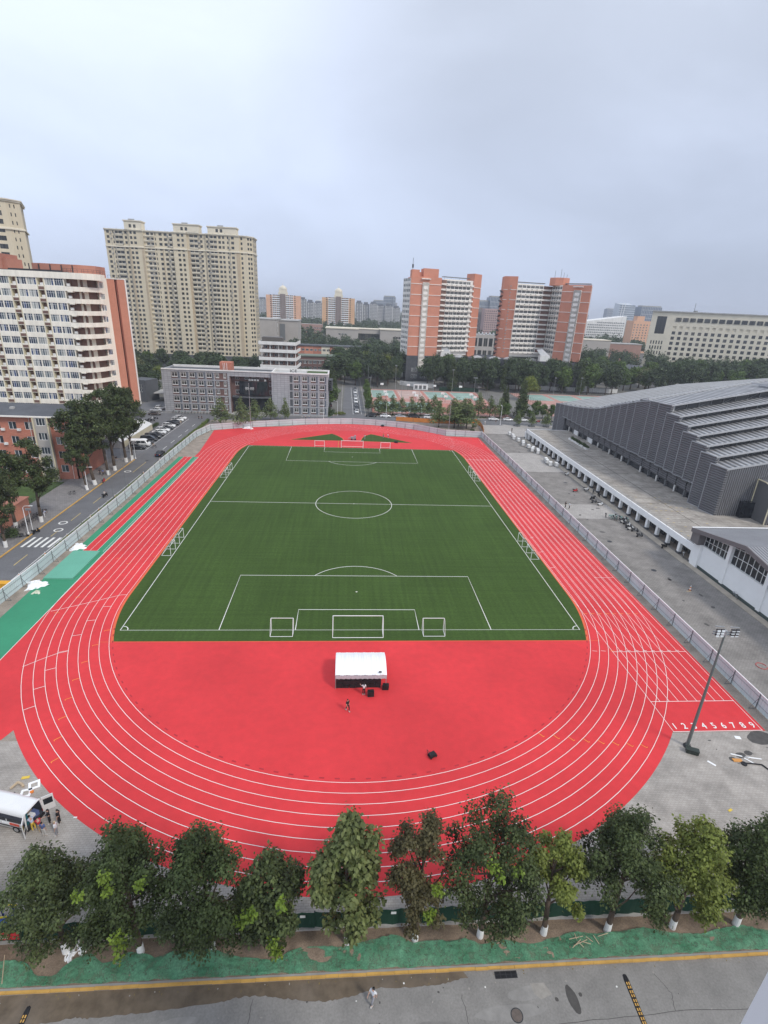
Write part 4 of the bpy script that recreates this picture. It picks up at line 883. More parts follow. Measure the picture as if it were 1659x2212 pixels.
# ------------------------------------------------------------------ the two orange and white towers
def tower_west():
    t = thing('orange_tower', 'orange and white tower block with stepped orange rooftop, left of the twin towers', 'building', (55, 238, 0))
    pit = 3.06; n = 14; zb = 18.6; zt = 62.2; rows = [(zb+0.35+pit*i+.95, zb+0.35+pit*i+2.65) for i in range(n)]
    w = MB(); wins = []
    A, B, C_, D = (35.9, 224.8), (55.3, 229.0), (56.6, 233.0), (78.4, 242.5)
    w.facade(wins, (57.6, 233.4), D, zb, zt, rows, [(2.2+i*3.05, 2.2+i*3.05+2.75) for i in range(6)], .3)
    w.facade(wins, (32.6, 238.5), (35.7, 225.2), 16.5, 61.4, rows, [(0.6+i*3.2, 0.6+i*3.2+2.7) for i in range(4)], .3)
    w.prism([(36.0, 225.6), (57.6, 234.2), (78.2, 243.0), (74, 254), (34, 248), (33, 238.8)], 16.4, 61.0)
    w.build('wall', m_cream, t)
    o = MB(); o.facade([], A, B, 16.2, 62.4, [], [], .5); o.prism([(36.2, 225.3), (55.2, 229.5), (56.2, 233.3), (50, 240), (35, 236)], 16.2, 62.0)
    o.prism([(78.4, 241.6), (85.2, 250.4), (82, 256), (75, 249)], 12, 66.5)
    o.prism([(36.3, 225.6), (41, 226.8), (41, 234), (36, 233)], 62, 66.2); o.prism([(43.6, 227.6), (53.2, 229.6), (53, 238), (43, 236)], 62, 67.2); o.prism([(41, 229), (43.6, 229), (43, 236), (41, 236)], 62, 65)
    o.build('orange_wall', m_orange, t)
    def along(P, Q, u): d = Vector(Q)-Vector(P); return tuple(Vector(P)+d*u)
    b = MB()
    for i in range(8):
        z_ = 16.2+6.1*i+5.4
        if z_ < 62: p, q = along(A, B, .0), along(A, B, 1.0); b.beam((p[0], p[1]-.12, z_), (q[0], q[1]-.12, z_), .25, .32); b.beam((78.35, 241.4, z_), (85.3, 250.3, z_), .3, .32)
    b.build('string_course', m_cream, t)
    st = MB(); sw = []; p, q = along(A, B, .37), along(A, B, .58); nrm = (.21, -.98)
    p = (p[0]+nrm[0]*.9, p[1]+nrm[1]*.9); q = (q[0]+nrm[0]*.9, q[1]+nrm[1]*.9)
    st.facade(sw, p, q, 8.6, 59.3, [(9.6+pit*i, 9.6+pit*i+1.7) for i in range(16)], [(.75, 3.35)], .3)
    st.prism([p, q, (q[0]-.2, q[1]+1.6), (p[0]-.2, p[1]+1.6)], 8.6, 59.2); st.prism([(p[0]-.8, p[1]-.5), (q[0]+.8, q[1]-.5), (q[0]+.6, q[1]+1), (p[0]-1, p[1]+1)], 61, 61.5)
    st.build('stair_shaft', m_cream, t)
    rc = MB(); f = (57.3, 233.6)
    for i in range(n): rc.beam((55.9, 231.8, rows[i][0]-.1), (59.2, 233.9, rows[i][0]-.1), .5, 1.9)
    rc.build('recess', m_brown, t)
    b = MB()
    for i in range(n): b.beam((55.6, 231.0, rows[i][0]-1.0), (78.6, 241.6, rows[i][0]-1.0), .35, .9)
    b.build('gallery_band', m_cream, t)
    a = MB()
    for i in range(n):
        for k in range(6):
            u = .14+.145*k+(.02 if i % 2 else 0); x, y = along((55.6, 231.0), (78.6, 241.6), u); a.obox((x+.15, y-.4, rows[i][0]-.75), .65, .4, .5, .43)
    a.build('air_conditioner_rows', mat('ac_grey', (0.36, 0.35, 0.33), .7, .15, 1), t)['kind'] = 'stuff'
    s = MB(); s.facade([], (35.5, 224.4), (56.0, 228.8), 0, 16.2, [], [], .5); s.prism([(35.7, 225), (55.8, 229.4), (57, 236), (36, 246)], 0, 16.1); s.build('stone_base', m_slate, t)
    bw = []; 
    for z_ in (2.2, 6.4):
        for u in (.22, .32, .52, .62): x, y = along((35.5, 224.2), (56.0, 228.6), u); bw.append((x, y, z_, math.atan2(4.4, 20.5), 1.5, 2.2, None))
    put_windows(t, bw, 'plain', 20, 'base_window'); put_windows(t, sw, 'stair', 20, 'stair_window'); put_windows(t, wins, 'curt', 80)
    m = MB(); m.tube((36.6, 226.2, 66), (36.6, 226.2, 72.5), .12); m.tube((36.6, 226.2, 67), (36.6, 226.2, 69), .5); m.build('antenna', m_dark, t)
    f = MB()
    for u in (.05, .3, .6, .9): x, y = along((57, 236), (76, 244), u); f.tube((x, y, 62), (x, y, 63.5), .06)
    f.prism([(58, 237), (76, 245), (75, 248), (57, 240)], 63.4, 63.8); f.build('roof_solar_rack', m_grey_post, t)
tower_west()
def tower_east():
    t = thing('orange_tower', 'orange and white tower block with octagonal orange rooftop drum, right of the twin towers', 'building', (125, 240, 0))
    pit = 3.06; n = 14; zb = 18.6; zt = 62.2; rows = [(zb+0.35+pit*i+.95, zb+0.35+pit*i+2.65) for i in range(n)]
    w = MB(); wins = []
    L_, I_, E0, E1 = (107.6, 243.4), (132.6, 249.0), (135.0, 236.4), (148.2, 223.2)
    w.facade(wins, L_, (126.6, 247.6), zb, zt, rows, [(.5+i*3.15, .5+i*3.15+2.85) for i in range(6)], .3)
    w.facade(wins, (133.0, 249.2), (135.0, 236.8), zb-1, zt, rows, [(.8+i*3.0, .8+i*3.0+2.6) for i in range(4)], .3)
    w.prism([(107.8, 243.9), (126.6, 248.2), (133.2, 250.6), (135.4, 237.2), (150, 226), (153, 240), (140, 262), (106, 256)], zb-2, zt-.6)
    w.build('wall', m_cream, t)
    o = MB(); o.facade([], E0, E1, 16.2, 62.3, [], [], .5); o.prism([(135.3, 236.8), (148.3, 223.8), (152, 236), (142, 245)], 16.2, 62.0)
    o.prism([(99.8, 247.6), (102.4, 245.6), (107.4, 243.4), (107.2, 256), (101, 258)], 8, 66.3)
    o.lathe([(6.6, 0), (6.6, 4.6), (6.2, 4.7)], 8, (136, 246, 62)); o.build('orange_wall', m_orange, t)
    def along(P, Q, u): d = Vector(Q)-Vector(P); return tuple(Vector(P)+d*u)
    b = MB()
    for i in range(8):
        z_ = 16.2+6.1*i+5.4
        if z_ < 62: b.beam((E0[0]-.1, E0[1]-.12, z_), (E1[0]-.05, E1[1]-.12, z_), .25, .32); b.beam((99.7, 247.3, z_), (107.3, 243.2, z_), .25, .32)
    b.build('string_course', m_cream, t)
    st = MB(); sw = []; p, q = along(E0, E1, .43), along(E0, E1, .69); nrm = (-.7, -.7)
    p = (p[0]+nrm[0]*.9, p[1]+nrm[1]*.9); q = (q[0]+nrm[0]*.9, q[1]+nrm[1]*.9)
    st.facade(sw, p, q, 12.5, 59.3, [(13.2+pit*i, 13.2+pit*i+1.7) for i in range(15)], [(.8, 3.9)], .3)
    st.prism([p, q, (q[0]+1.2, q[1]+1.2), (p[0]+1.2, p[1]+1.2)], 12.5, 59.2); st.prism([(p[0]-.9, p[1]+.1), (q[0]+.1, q[1]-.9), (q[0]+1, q[1]), (p[0], p[1]+1)], 61, 61.5); st.build('stair_shaft', m_cream, t)
    rc = MB()
    for i in range(n): rc.beam((126.7, 247.3, rows[i][0]-.1), (132.8, 249.0, rows[i][0]-.1), .5, 1.9)
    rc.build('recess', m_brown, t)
    b = MB()
    for i in range(n): b.beam((107.4, 241.9, rows[i][0]-1.0), (131.6, 247.6, rows[i][0]-1.0), .35, .9); b.beam((131.6, 247.6, rows[i][0]-1.0), (133.9, 236.6, rows[i][0]-1.0), .35, .9)
    b.build('gallery_band', m_cream, t)
    a = MB()
    for i in range(n):
        for k in range(5):
            u = .10+.15*k+(.02 if i % 2 else 0); x, y = along((107.4, 241.9), (131.6, 247.6), u); a.obox((x+.1, y-.4, rows[i][0]-.75), .65, .4, .5, .23)
        for k in range(4): x, y = along((131.6, 247.6), (133.9, 236.6), .15+.22*k); a.obox((x-.45, y, rows[i][0]-.6), .5, .8, .6, 0)
    for i in range(22): a.obox((103.6+ (i % 2)*.1, 244.9, 19.5+i*1.95), .7, .5, .7, -.5)
    a.build('air_conditioner_rows', mat('ac_grey', (0.36, 0.35, 0.33), .7, .15, 1), t)['kind'] = 'stuff'
    put_windows(t, sw, 'stair', 20, 'stair_window'); put_windows(t, wins, 'curt', 80)
    s = MB()
    for i in range(16):
        s.obox((98.6, 248, 12+i*3), 1.8, 2.6, .15, .3, rx=.5 if i % 2 else -.5)
    for x, y in ((97.7, 247), (99.3, 249)): s.tube((x, y, 0), (x, y, 58), .1)
    s.build('escape_stair', m_dark, t)
    for x, h in ((132, 71), (136, 72), (138, 70), (140, 69)): m = MB(); m.tube((x, 245, 66), (x, 245, h), .09, n=5); m.build('antenna', m_dark, t)
    f = MB(); f.prism([(109, 246), (128, 250), (127.5, 253), (108.5, 249)], 62.9, 63.4); f.prism([(137, 238), (149, 227), (151, 230), (139, 241)], 62.9, 63.4); f.build('roof_solar_rack', m_grey_post, t)
tower_east()
def podium():
    t = thing('podium_block', 'low dark stone podium joining the feet of the two orange towers', 'building', (95, 240, 0))
    w = MB(); w.prism([(57.2, 231), (70, 231.6), (100, 231.6), (100, 226), (132, 226), (148.6, 221.4), (153, 235), (130, 262), (57.2, 262)], 0, 15.6); w.build('wall', m_slate, t)
    b = MB()
    for x in (72, 84, 96, 106, 120): b.lathe([(4.0, 0), (2.6, .9), (.2, 1.5)], 16, (x, 236, 15.6))
    b.build('skylight', m_trim, t)
    for x, y in ((62, 232.5), (127, 227.5)):
        b = MB(); b.box(x-3.2, y, 15.6, x+3.2, y+4, 19.2); b.build('roof_plant_room', m_white_dirty, t)
        b = MB(); b.add([(x-3, y+.4, 19.2), (x+3, y+.4, 19.2), (x-5, y+4, 22.5), (x-1, y+4, 23)], [(0, 1, 3, 2)]); b.build('roof_lattice', m_steel, t)
    wins = [(x, 231.45, 6, 0, 2.2, 1.4, None) for x in (75, 80, 92)]+[(104, 225.9, 6, 0, 2.2, 1.4, None)]; put_windows(t, wins, 'plain')
    c = MB(); c.box(30, 214, 0, 57, 222, .4); c.lathe([(8, 0), (8, .5)], 32, (44, 215, .05)); c.build('entrance_terrace', m_rooflight, t)
podium()
def sports_wall():
    t = thing('courtyard_wall', 'low white curved wall with a white gate below the left orange tower', 'wall', (42, 196, 0)); b = MB()
    pts = [(30.6+ (50-30.6)*i/12, 208-9*math.sin(PI*i/12*.55)) for i in range(13)]
    for i in range(12): b.beam((*pts[i], 0), (*pts[i+1], 0), .4, 2.6)
    b.build('wall', m_white_dirty, t); b = MB(); b.box(37, 190, 0, 45.5, 190.6, 3.2); b.build('gate_panel', m_white, t)
    b = MB(); 
    for x in (38.5, 41, 43.5): b.box(x-.8, 189.85, .6, x+.8, 189.99, 2.5)
    b.build('notice', m_grey_post, t)
sports_wall()
# ------------------------------------------------------------------ simple blocks farther out
def block(name, label, x0, x1, y0, y1, z1, mw, floors, fh, bays, ww, wh, style, z0=0, mroof=None, group=None, base=1.2, rows=None, limit=100, inset_=.3):
    t = thing(name, label, 'building', ((x0+x1)/2, (y0+y1)/2, 0), 0, group)
    w = MB(); wins = []; st = (x1-x0)/bays if bays else 1
    rows = rows or [(base+i*fh+.9, base+i*fh+.9+wh) for i in range(floors)]
    w.facade(wins, (x0, y0), (x1, y0), 0, z1, rows, [(st*i+(st-ww)/2, st*i+(st+ww)/2) for i in range(bays)], inset_)
    w.box(x0, y0+inset_+.01, 0, x0+.3, y1, z1); w.box(x1-.3, y0+inset_+.01, 0, x1, y1, z1); w.box(x0+.31, y0+inset_+.02, 0, x1-.31, y1, z1-.4, 0); w.build('wall', mw, t)
    r = MB(); r.box(x0+.32, y0+.35, z1-.4, x1-.32, y1-.3, z1-.2); r.build('roof', mroof or m_rooflight, t)
    put_windows(t, wins, style, limit); return t
def domed(x0, x1, label, mwall):
    t = thing('domed_tower', label, 'building', ((x0+x1)/2, 862, 0)); Wd = x1-x0; top = 54.5; cx = (x0+x1)/2
    w = MB(); w.box(x0, 850, 0, x1, 880, top); w.build('wall', mwall, t)
    for s in (-1, 1):
        for i in range(15):
            b = MB(); c = cx+s*Wd*.2; z_ = 4+3.4*i; b.box(c-Wd*.12, 847.8, z_, c+Wd*.12, 850, z_+1.5); b.build('balcony', m_white, t)
    wins = []
    for s in (-1, 1):
        for i in range(15):
            for u in (.12, .17, .23, .28, .36): wins.append((cx+s*Wd*u, 849.9, 5.6+3.4*i, 0, 2.0, 1.7, None))
    put_windows(t, wins, 'dark', 60)
    b = MB(); b.box(cx-Wd*.075, 846.5, 0, cx+Wd*.075, 850, top+2); b.build('stair_tower', mat('brown_grey_render', (.22, .17, .15), .8, .1, .3), t)
    b = MB(); b.box(cx-7.3, 848, top, cx+7.3, 862, top+5); b.box(cx-6, 849, top+5, cx+6, 861, top+9.5)
    for dx in (-5.6, 5.6):
        for dy in (849.4, 860.6): b.tube((cx+dx, dy, top+5), (cx+dx, dy, top+11), .7)
    b.lathe([(6.6, 0), (6.4, 1.2), (5.4, 3.2), (3.4, 5), (1.0, 6), (.3, 6.2), (.3, 9)], 18, (cx, 855, top+9.5)); b.build('dome_lantern', m_palebeige, t)
domed(-141.5, -84.7, 'peach domed tower standing left of its twin, behind the grey windowless block', m_peach)
domed(-46.5, 9.9, 'peach domed tower to the right of its twin, behind the long beige library', mat('ochre_render', (.66, .40, .22), .85, .07, .2))
gb = thing('windowless_block', 'grey beige almost windowless block between the beige slab and the domed towers', 'building', (-66, 380, 0))
b = MB(); b.box(-96, 365, 0, -63.7, 400, 29.6); b.box(-63.6, 385, 0, -47, 420, 28.6); b.build('wall', m_greybeige, gb)
b = MB(); b.box(-97, 364.6, 29.6, -63.3, 401, 30.4); b.box(-64, 384.4, 28.6, -46.6, 421, 29.3); b.build('roof_edge', m_rooflight, gb)
b = MB(); b.box(-63.2, 384.7, 12, -58.5, 384.98, 26); b.build('dark_cladding', m_grey_post, gb)
put_windows(gb, [(-63.55, 372, z_, PI/2, 3.2, 2.6, 'plain') for z_ in (14, 19, 24)], 'plain')
lib = thing('library_block', 'long low beige library with glazed middle in front of the domed towers', 'building', (16, 480, 0))
b = MB(); b.box(-25, 470, 0, 9.4, 500, 20.2); b.box(33, 470, 0, 66, 500, 20.8); b.box(9.5, 480, 16, 32.9, 500, 20.4); b.box(9.5, 481, 0, 32.9, 500, 9); b.build('wall', m_greybeige, lib)
b = MB(); b.box(-25.6, 469.3, 20.2, 9.8, 500.5, 21.2); b.box(32.6, 469.3, 20.8, 66.5, 500.5, 21.8); b.box(9.8, 479.4, 20.4, 32.6, 500, 21.2); b.build('roof_edge', m_palebeige, lib)
put_windows(lib, [(11.5+2.3*i, 480.8, 9.2, 0, 2.2, 6.6, 'grid') for i in range(10)]+[(-10.5+3.2*i, 469.9, 14.2, 0, 2.4, 1.6, None) for i in range(3)]+[(-7.5+2.2*i, 469.9, 7.5, 0, 2, 3, 'grid') for i in range(3)]+[(48+3*i, 469.9, z_, 0, 2.4, 1.8, 'dark') for i in range(6) for z_ in (7, 12.5)], 'plain')
block('brick_range', 'low pinkish brick range in the trees between the two domed towers', -64.7, -35.9, 620, 640, 18.5, mat('pink_brick', (.36, .22, .18), .85, .1, .3), 4, 3.6, 12, 1.5, 1.7, 'plain', limit=48)
st_ = thing('red_white_range', 'low range striped with red and cream panels among the trees behind the tiered white block', 'building', (-12, 305, 0))
b = MB()
for i in range(9): b.box(-41+i*6.4, 300, 0, -41+i*6.4+6.3, 300.5, 14, (1, 0, 1, 2, 1, 2, 2, 1, 2)[i])
b.box(-41, 300.6, 0, 16.6, 312, 13.8, 2); b.build('wall', [m_orange, m_brick, m_palebeige], st_); b = MB(); b.box(-41.5, 299.4, 14, 17, 312.5, 14.8); b.build('roof', m_roofgrey, st_)
put_windows(st_, [(-39+3.2*i, 299.95, z_, 0, 2.2, 1.6, None) for i in range(17) for z_ in (6, 10.5)], 'plain')
gc = block('office_block', 'grey concrete block with tall dark windows seen between the two orange towers', 112, 142, 395, 420, 23.6, m_greybeige, 2, 9, 6, 3.6, 6.4, 'grid', rows=[(3, 9.4), (13, 20.5)])
b = MB()
for i in range(7): b.lathe([(.9, 0), (1.1, .8), (.6, 1.8), (.1, 2.2)], 10, (116+i*3.6, 400, 23.6))
b.build('roof_vent', m_steel, gc)
block('apartment_block', 'pink apartment tower between the two orange towers in the distance', 202, 223.7, 700, 720, 48, mat('pink_grey_render', (.46, .32, .30), .85, .08, .2), 14, 3.2, 7, 1.5, 1.7, 'dark', limit=40)
block('apartment_block', 'grey brown apartment tower just left of the pink one between the orange towers', 190, 205, 724, 745, 49, mat('brown_grey_block', (.25, .21, .2), .85, .08, .2), 14, 3.2, 5, 1.5, 1.7, 'plain', limit=30)
m_blueglass = mat('blue_grey_glass_cladding', (.16, .20, .26), .25, .15, .05)
def glass_tower(label, x0, x1, y, z1, m=None, lines=8):
    t = thing('glass_tower', label, 'building', ((x0+x1)/2, y+15, 0)); b = MB(); b.box(x0, y, 0, x1, y+30, z1); b.build('curtain_wall', m or m_blueglass, t); b = MB()
    for i in range(lines+1): x = x0+(x1-x0)*i/lines; b.box(x-.25, y-.5, 0, x+.25, y, z1)
    for i in range(int(z1/8)): b.box(x0, y-.4, i*8+4, x1, y-.001, i*8+5)
    b.build('mullion', m_trim, t); b = MB(); b.box(x0+1, y+2, z1, x1-1, y+20, z1+2.5); b.build('roof_plant', m_concrete, t); return t
glass_tower('blue glass tower seen just left of the right orange tower', 260, 281, 900, 68.5)
glass_tower('squat grey glass tower between the orange towers, left of the blue one', 239, 259, 905, 60.5)
glass_tower('blue grey double tower rising behind the left end of the beige office building', 606, 649, 1000, 66.5, None, 12)
glass_tower('faint tower in the haze to the left of the curved white tower', 1013, 1041, 2000, 72)
glass_tower('tall grey slab above the distant apartment row right of the domed towers', 89.4, 117.9, 1300, 67)
glass_tower('lower grey slab left of the tall grey one above the distant apartment row', 62.6, 89.0, 1300, 56)
glass_tower('thin grey tower at the left side of the left orange tower', 104, 110, 1200, 65, None, 3)
cv = thing('curved_tower', 'white curved glass tower with swept top in the far haze', 'building', (574, 1010, 0)); b = MB()
rings = []
for k in range(15):
    u = k/14; z_ = 72*u; hw = 14+3.6*math.sin(u*PI*.75); rings.append([(574-hw+1.5*u, 1000, z_-(3 if k == 14 else 0)), (574+hw, 1000, z_-(6*u if k == 14 else 0)), (574+hw, 1025, z_), (574-hw+1.5*u, 1025, z_)])
b.loft(rings); b.build('curtain_wall', mat('pale_glass', (.50, .54, .58), .3, .1, .1), cv)
b = MB()
for k in range(16): z_ = 4+4.2*k; hw = 14+3.6*math.sin(z_/72*PI*.75); b.box(574-hw+1, 999.3, z_, 574+hw-.4, 999.9, z_+1.1)
b.build('floor_band', m_blueglass, cv); b = MB()
for dx in (-13, -8): b.tube((574+dx-2, 999, 0), (574+dx+2.5, 999, 72), .7)
b.build('rib', m_white, cv)
ws = thing('slanted_block', 'white ribbed office block with a sloping roofline beyond the right orange tower', 'building', (395, 715, 0)); b = MB()
b.add([(361, 700, 0), (425, 706, 0), (425, 735, 0), (361, 730, 0), (361, 700, 37), (425, 706, 46), (425, 735, 46), (361, 730, 37)], [(0, 1, 5, 4), (1, 2, 6, 5), (2, 3, 7, 6), (3, 0, 4, 7), (4, 5, 6, 7)]); b.build('wall', m_white_dirty, ws)
wl = []
for i in range(20):
    for j in range(9):
        z_ = 6+3.6*j
        if z_ < 33+i*.4: wl.append((363.5+i*3.05, 700+i*.3-.1, z_, .093, 2.0, 1.9, None))
put_windows(ws, wl, 'plain', 60); b = MB(); b.add([(425.2, 705.6, 0), (432, 716, 0), (432, 716, 32), (425.2, 705.6, 46.6)], [(0, 1, 2, 3)]); b.build('green_gable', mat('green_cladding', (.12, .22, .15), .6, .1, .2), ws)
block('low_office_block', 'low grey block in the haze right of the white slanted block', 430, 470, 800, 820, 33, m_greybeige, 7, 3.8, 12, 1.8, 1.8, 'plain', limit=40)
pk = block('apartment_block', 'peach apartment tower cut off by the left end of the beige office building', 381, 420, 600, 620, 41, m_peach, 11, 3.3, 9, 1.6, 1.7, 'plain', limit=60); b = MB(); b.box(386, 602, 41, 396, 612, 47); b.build('roof_house', m_peach, pk)
lb = thing('low_hall', 'low beige windowless hall in the trees behind the right orange tower', 'building', (250, 430, 0)); b = MB(); b.box(222, 420, 0, 265, 440, 21.6); b.build('wall', m_greybeige, lb); b = MB(); b.box(221.6, 419.6, 21.6, 265.4, 440.4, 22.4); b.build('roof_edge', m_palebeige, lb)
lb = thing('low_hall', 'low flat brick hall right of the beige hall among the trees', 'building', (286, 436, 0)); b = MB(); b.box(268, 430, 0, 304, 446, 18.6); b.build('wall', mat('pink_brick', (.36, .22, .18), .85, .1, .3), lb); b = MB(); b.box(267.6, 429.6, 18.6, 304.4, 446.4, 19.4); b.build('roof', m_rooflight, lb)
rb = thing('brick_house', 'small old brick building with sloping grey roof deep in the trees behind the gymnasium', 'building', (212, 285, 0)); b = MB(); wl = []
b.facade(wl, (201, 288), (214, 261), 0, 8.6, [(1.2, 3), (4.6, 6.6)], [(1.2+2.9*i, 2.6+2.9*i) for i in range(10)], .3); b.prism([(201.4, 288.3), (214.3, 261.3), (228, 268), (215, 294)], 0, 8.4); b.build('wall', mat('pink_brick', (.36, .22, .18), .85, .1, .3), rb)
b = MB(); b.add([(200, 289, 8.6), (214, 259.6, 8.6), (229.5, 267, 8.6), (215.5, 296, 8.6), (208, 292, 11.4), (221.5, 263.5, 11.4)], [(0, 1, 5, 4), (2, 3, 4, 5), (1, 2, 5), (3, 0, 4)]); b.build('roof', m_roofgrey, rb); put_windows(rb, wl, 'plain')
# beige office building on the right
def office():
    t = thing('office_building', 'long beige office building with a grid of dark square windows at the right', 'building', (318, 345, 0)); w = MB(); wins = []
    A, B, D = (267.0, 357.5), (280.5, 350.5), (395.0, 300.0); top = 50.6; L = (Vector(D)-Vector(B)).length
    w.facade(wins, B, D, 0, top, [(2+4.35*i, 4.6+4.35*i) for i in range(9)], [(3.3+5.1*i, 6.0+5.1*i) for i in range(int((L-5)/5.1))], .6)
    w.facade(wins, A, B, 0, 30, [(2+4.35*i, 4.9+4.35*i) for i in range(6)], [(3.0+2.2*i, 4.0+2.2*i, 'black') for i in range(5)], .5)
    w.facade(wins, A, B, 30, top, [(32.5, 47)], [(4.5, 12.2, 'grid')], .8)
    d = (Vector(D)-Vector(B)).normalized(); nn = Vector((-d.y, d.x)); core = [(B[0]+nn.x*.7, B[1]+nn.y*.7), (D[0]+nn.x*.7, D[1]+nn.y*.7), (D[0]+nn.x*22, D[1]+nn.y*22), (A[0]+8+nn.x*16, A[1]+nn.y*16), (A[0]+.8, A[1]+.8)]
    w.prism(core, 0, top-.5); w.build('wall', m_palebeige, t)
    big = [q for q in wins if q[6] is None]; oth = [q for q in wins if q[6] is not None]; keep = [q for q in big if q[2] < 36]
    put_windows(t, keep, 'black', 70); put_windows(t, oth, 'black', 40, 'side_window')
    b = MB(); pr = .25; tw = []
    n_ = 21
    for i in range(n_):
        u = 4+ i*(L-8)/n_; x, y = B[0]+d.x*(u+2.3), B[1]+d.y*(u+2.3); tw.append((x-nn.x*.3, y-nn.y*.3, 43.2, math.atan2(d.y, d.x), 4.3, 3.2, 'grid'))
    put_windows(t, tw, 'grid', 30, 'top_window'); b.prism([(A[0]-.6, A[1]-.9), (B[0]-.2, B[1]-1.0), (D[0]+.6, D[1]-.8), (D[0]+nn.x*22, D[1]+nn.y*22), (A[0]+8+nn.x*16, A[1]+nn.y*16)], top, top+.9); b.build('roof', m_rooflight, t)
    b = MB(); p = Vector(B)+d*20; b.tube((p.x, p.y+6, top), (p.x, p.y+6, top+8), .2); b.build('antenna', m_grey_post, t); b = MB(); b.lathe([(2, 0), (1.4, 1.2)], 10, (p.x+2, p.y+7, top+.9)); b.build('roof_dish', m_grey_post, t)
office()
for k, (x, w_) in enumerate(((366, 22), (396, 30))):
    block('low_office_block', ('low white block at the right edge between the office building and the trees', 'plain pale block at the right edge behind the low white one')[k], x, x+w_, 318+k*30, 340+k*30, 21-k*3, m_white_dirty, 4, 3.8, 8, 1.8, 1.6, 'plain', limit=32)
# distant apartment rows with black and white stripes
def stripe_block(x0, x1, y, z1, label, grp):
    t = thing('apartment_block', label, 'building', ((x0+x1)/2, y+8, 0), 0, grp); b = MB(); b.box(x0, y, 0, x1, y+16, z1); b.box(x0+2, y+2, z1, x1-3, y+9, z1+3.5); b.build('wall', mat('dark_blue_grey_render', (.12, .13, .15), .8, .15, .1), t)
    b = MB(); n = max(2, int((x1-x0)/5))
    for i in range(n):
        x = x0+(x1-x0)*(i+.3)/n
        for k in range(int(z1/3)): b.box(x, y-1.0, k*3+.6, x+(x1-x0)/n*.42, y-.001, k*3+2.0)
    b.build('balcony_stack', m_white_dirty, t)['kind'] = 'stuff'
    b = MB()
    for i in range(n+1): x = x0+(x1-x0)*i/n; b.box(x-.35, y-.8, 3, x+.35, y-.002, z1-3*(i % 2))
    b.build('pier', m_white_dirty, t)
xs = [15, 31, 46, 63, 80, 97, 114]; lab = 'striped dark and white apartment block in the far row right of the domed towers'
for i in range(6): stripe_block(xs[i], xs[i+1]-1.2, 1100+5*(i % 2), (50, 47.5, 49, 45, 47, 43)[i], lab, 'far apartment row right of the domed towers')
for i, (a, c, z) in enumerate(((-106, -92, 51.5), (-90.5, -76, 47), (-75, -58, 45))): stripe_block(a, c, 1100, z, 'striped dark and white apartment block in the far row between the two domed towers', 'far apartment row between the domed towers')
for i, (a, c, z) in enumerate(((-240, -226, 46), (-225, -206, 49))): stripe_block(a, c, 1300, z, 'grey apartment tower in the haze just right of the beige slab', 'far towers beside the beige slab')
rr = random.Random(21); far = 'small faint building on the hazy horizon'
for i in range(46):
    y = rr.uniform(1500, 3200); x = rr.uniform(-.30, .95)*y; z = rr.uniform(26, 58); wd = rr.uniform(20, 60)
    t = thing('distant_block', far, 'building', (x, y, 0), 0, 'faint horizon buildings'); b = MB(); b.box(x-wd/2, y, 0, x+wd/2, y+20, z); b.box(x-wd/4, y+2, z, x+wd/6, y+10, z+rr.uniform(2, 6)); b.build('wall', rr.choice([m_greybeige, m_white_dirty, m_concrete, m_blueglass]), t)
    b = MB()
    for k in range(int(z/4)): b.box(x-wd/2+1, y-.3, k*4+2, x+wd/2-1, y-.001, k*4+3.6)
    b.build('window_band', m_blueglass, t)
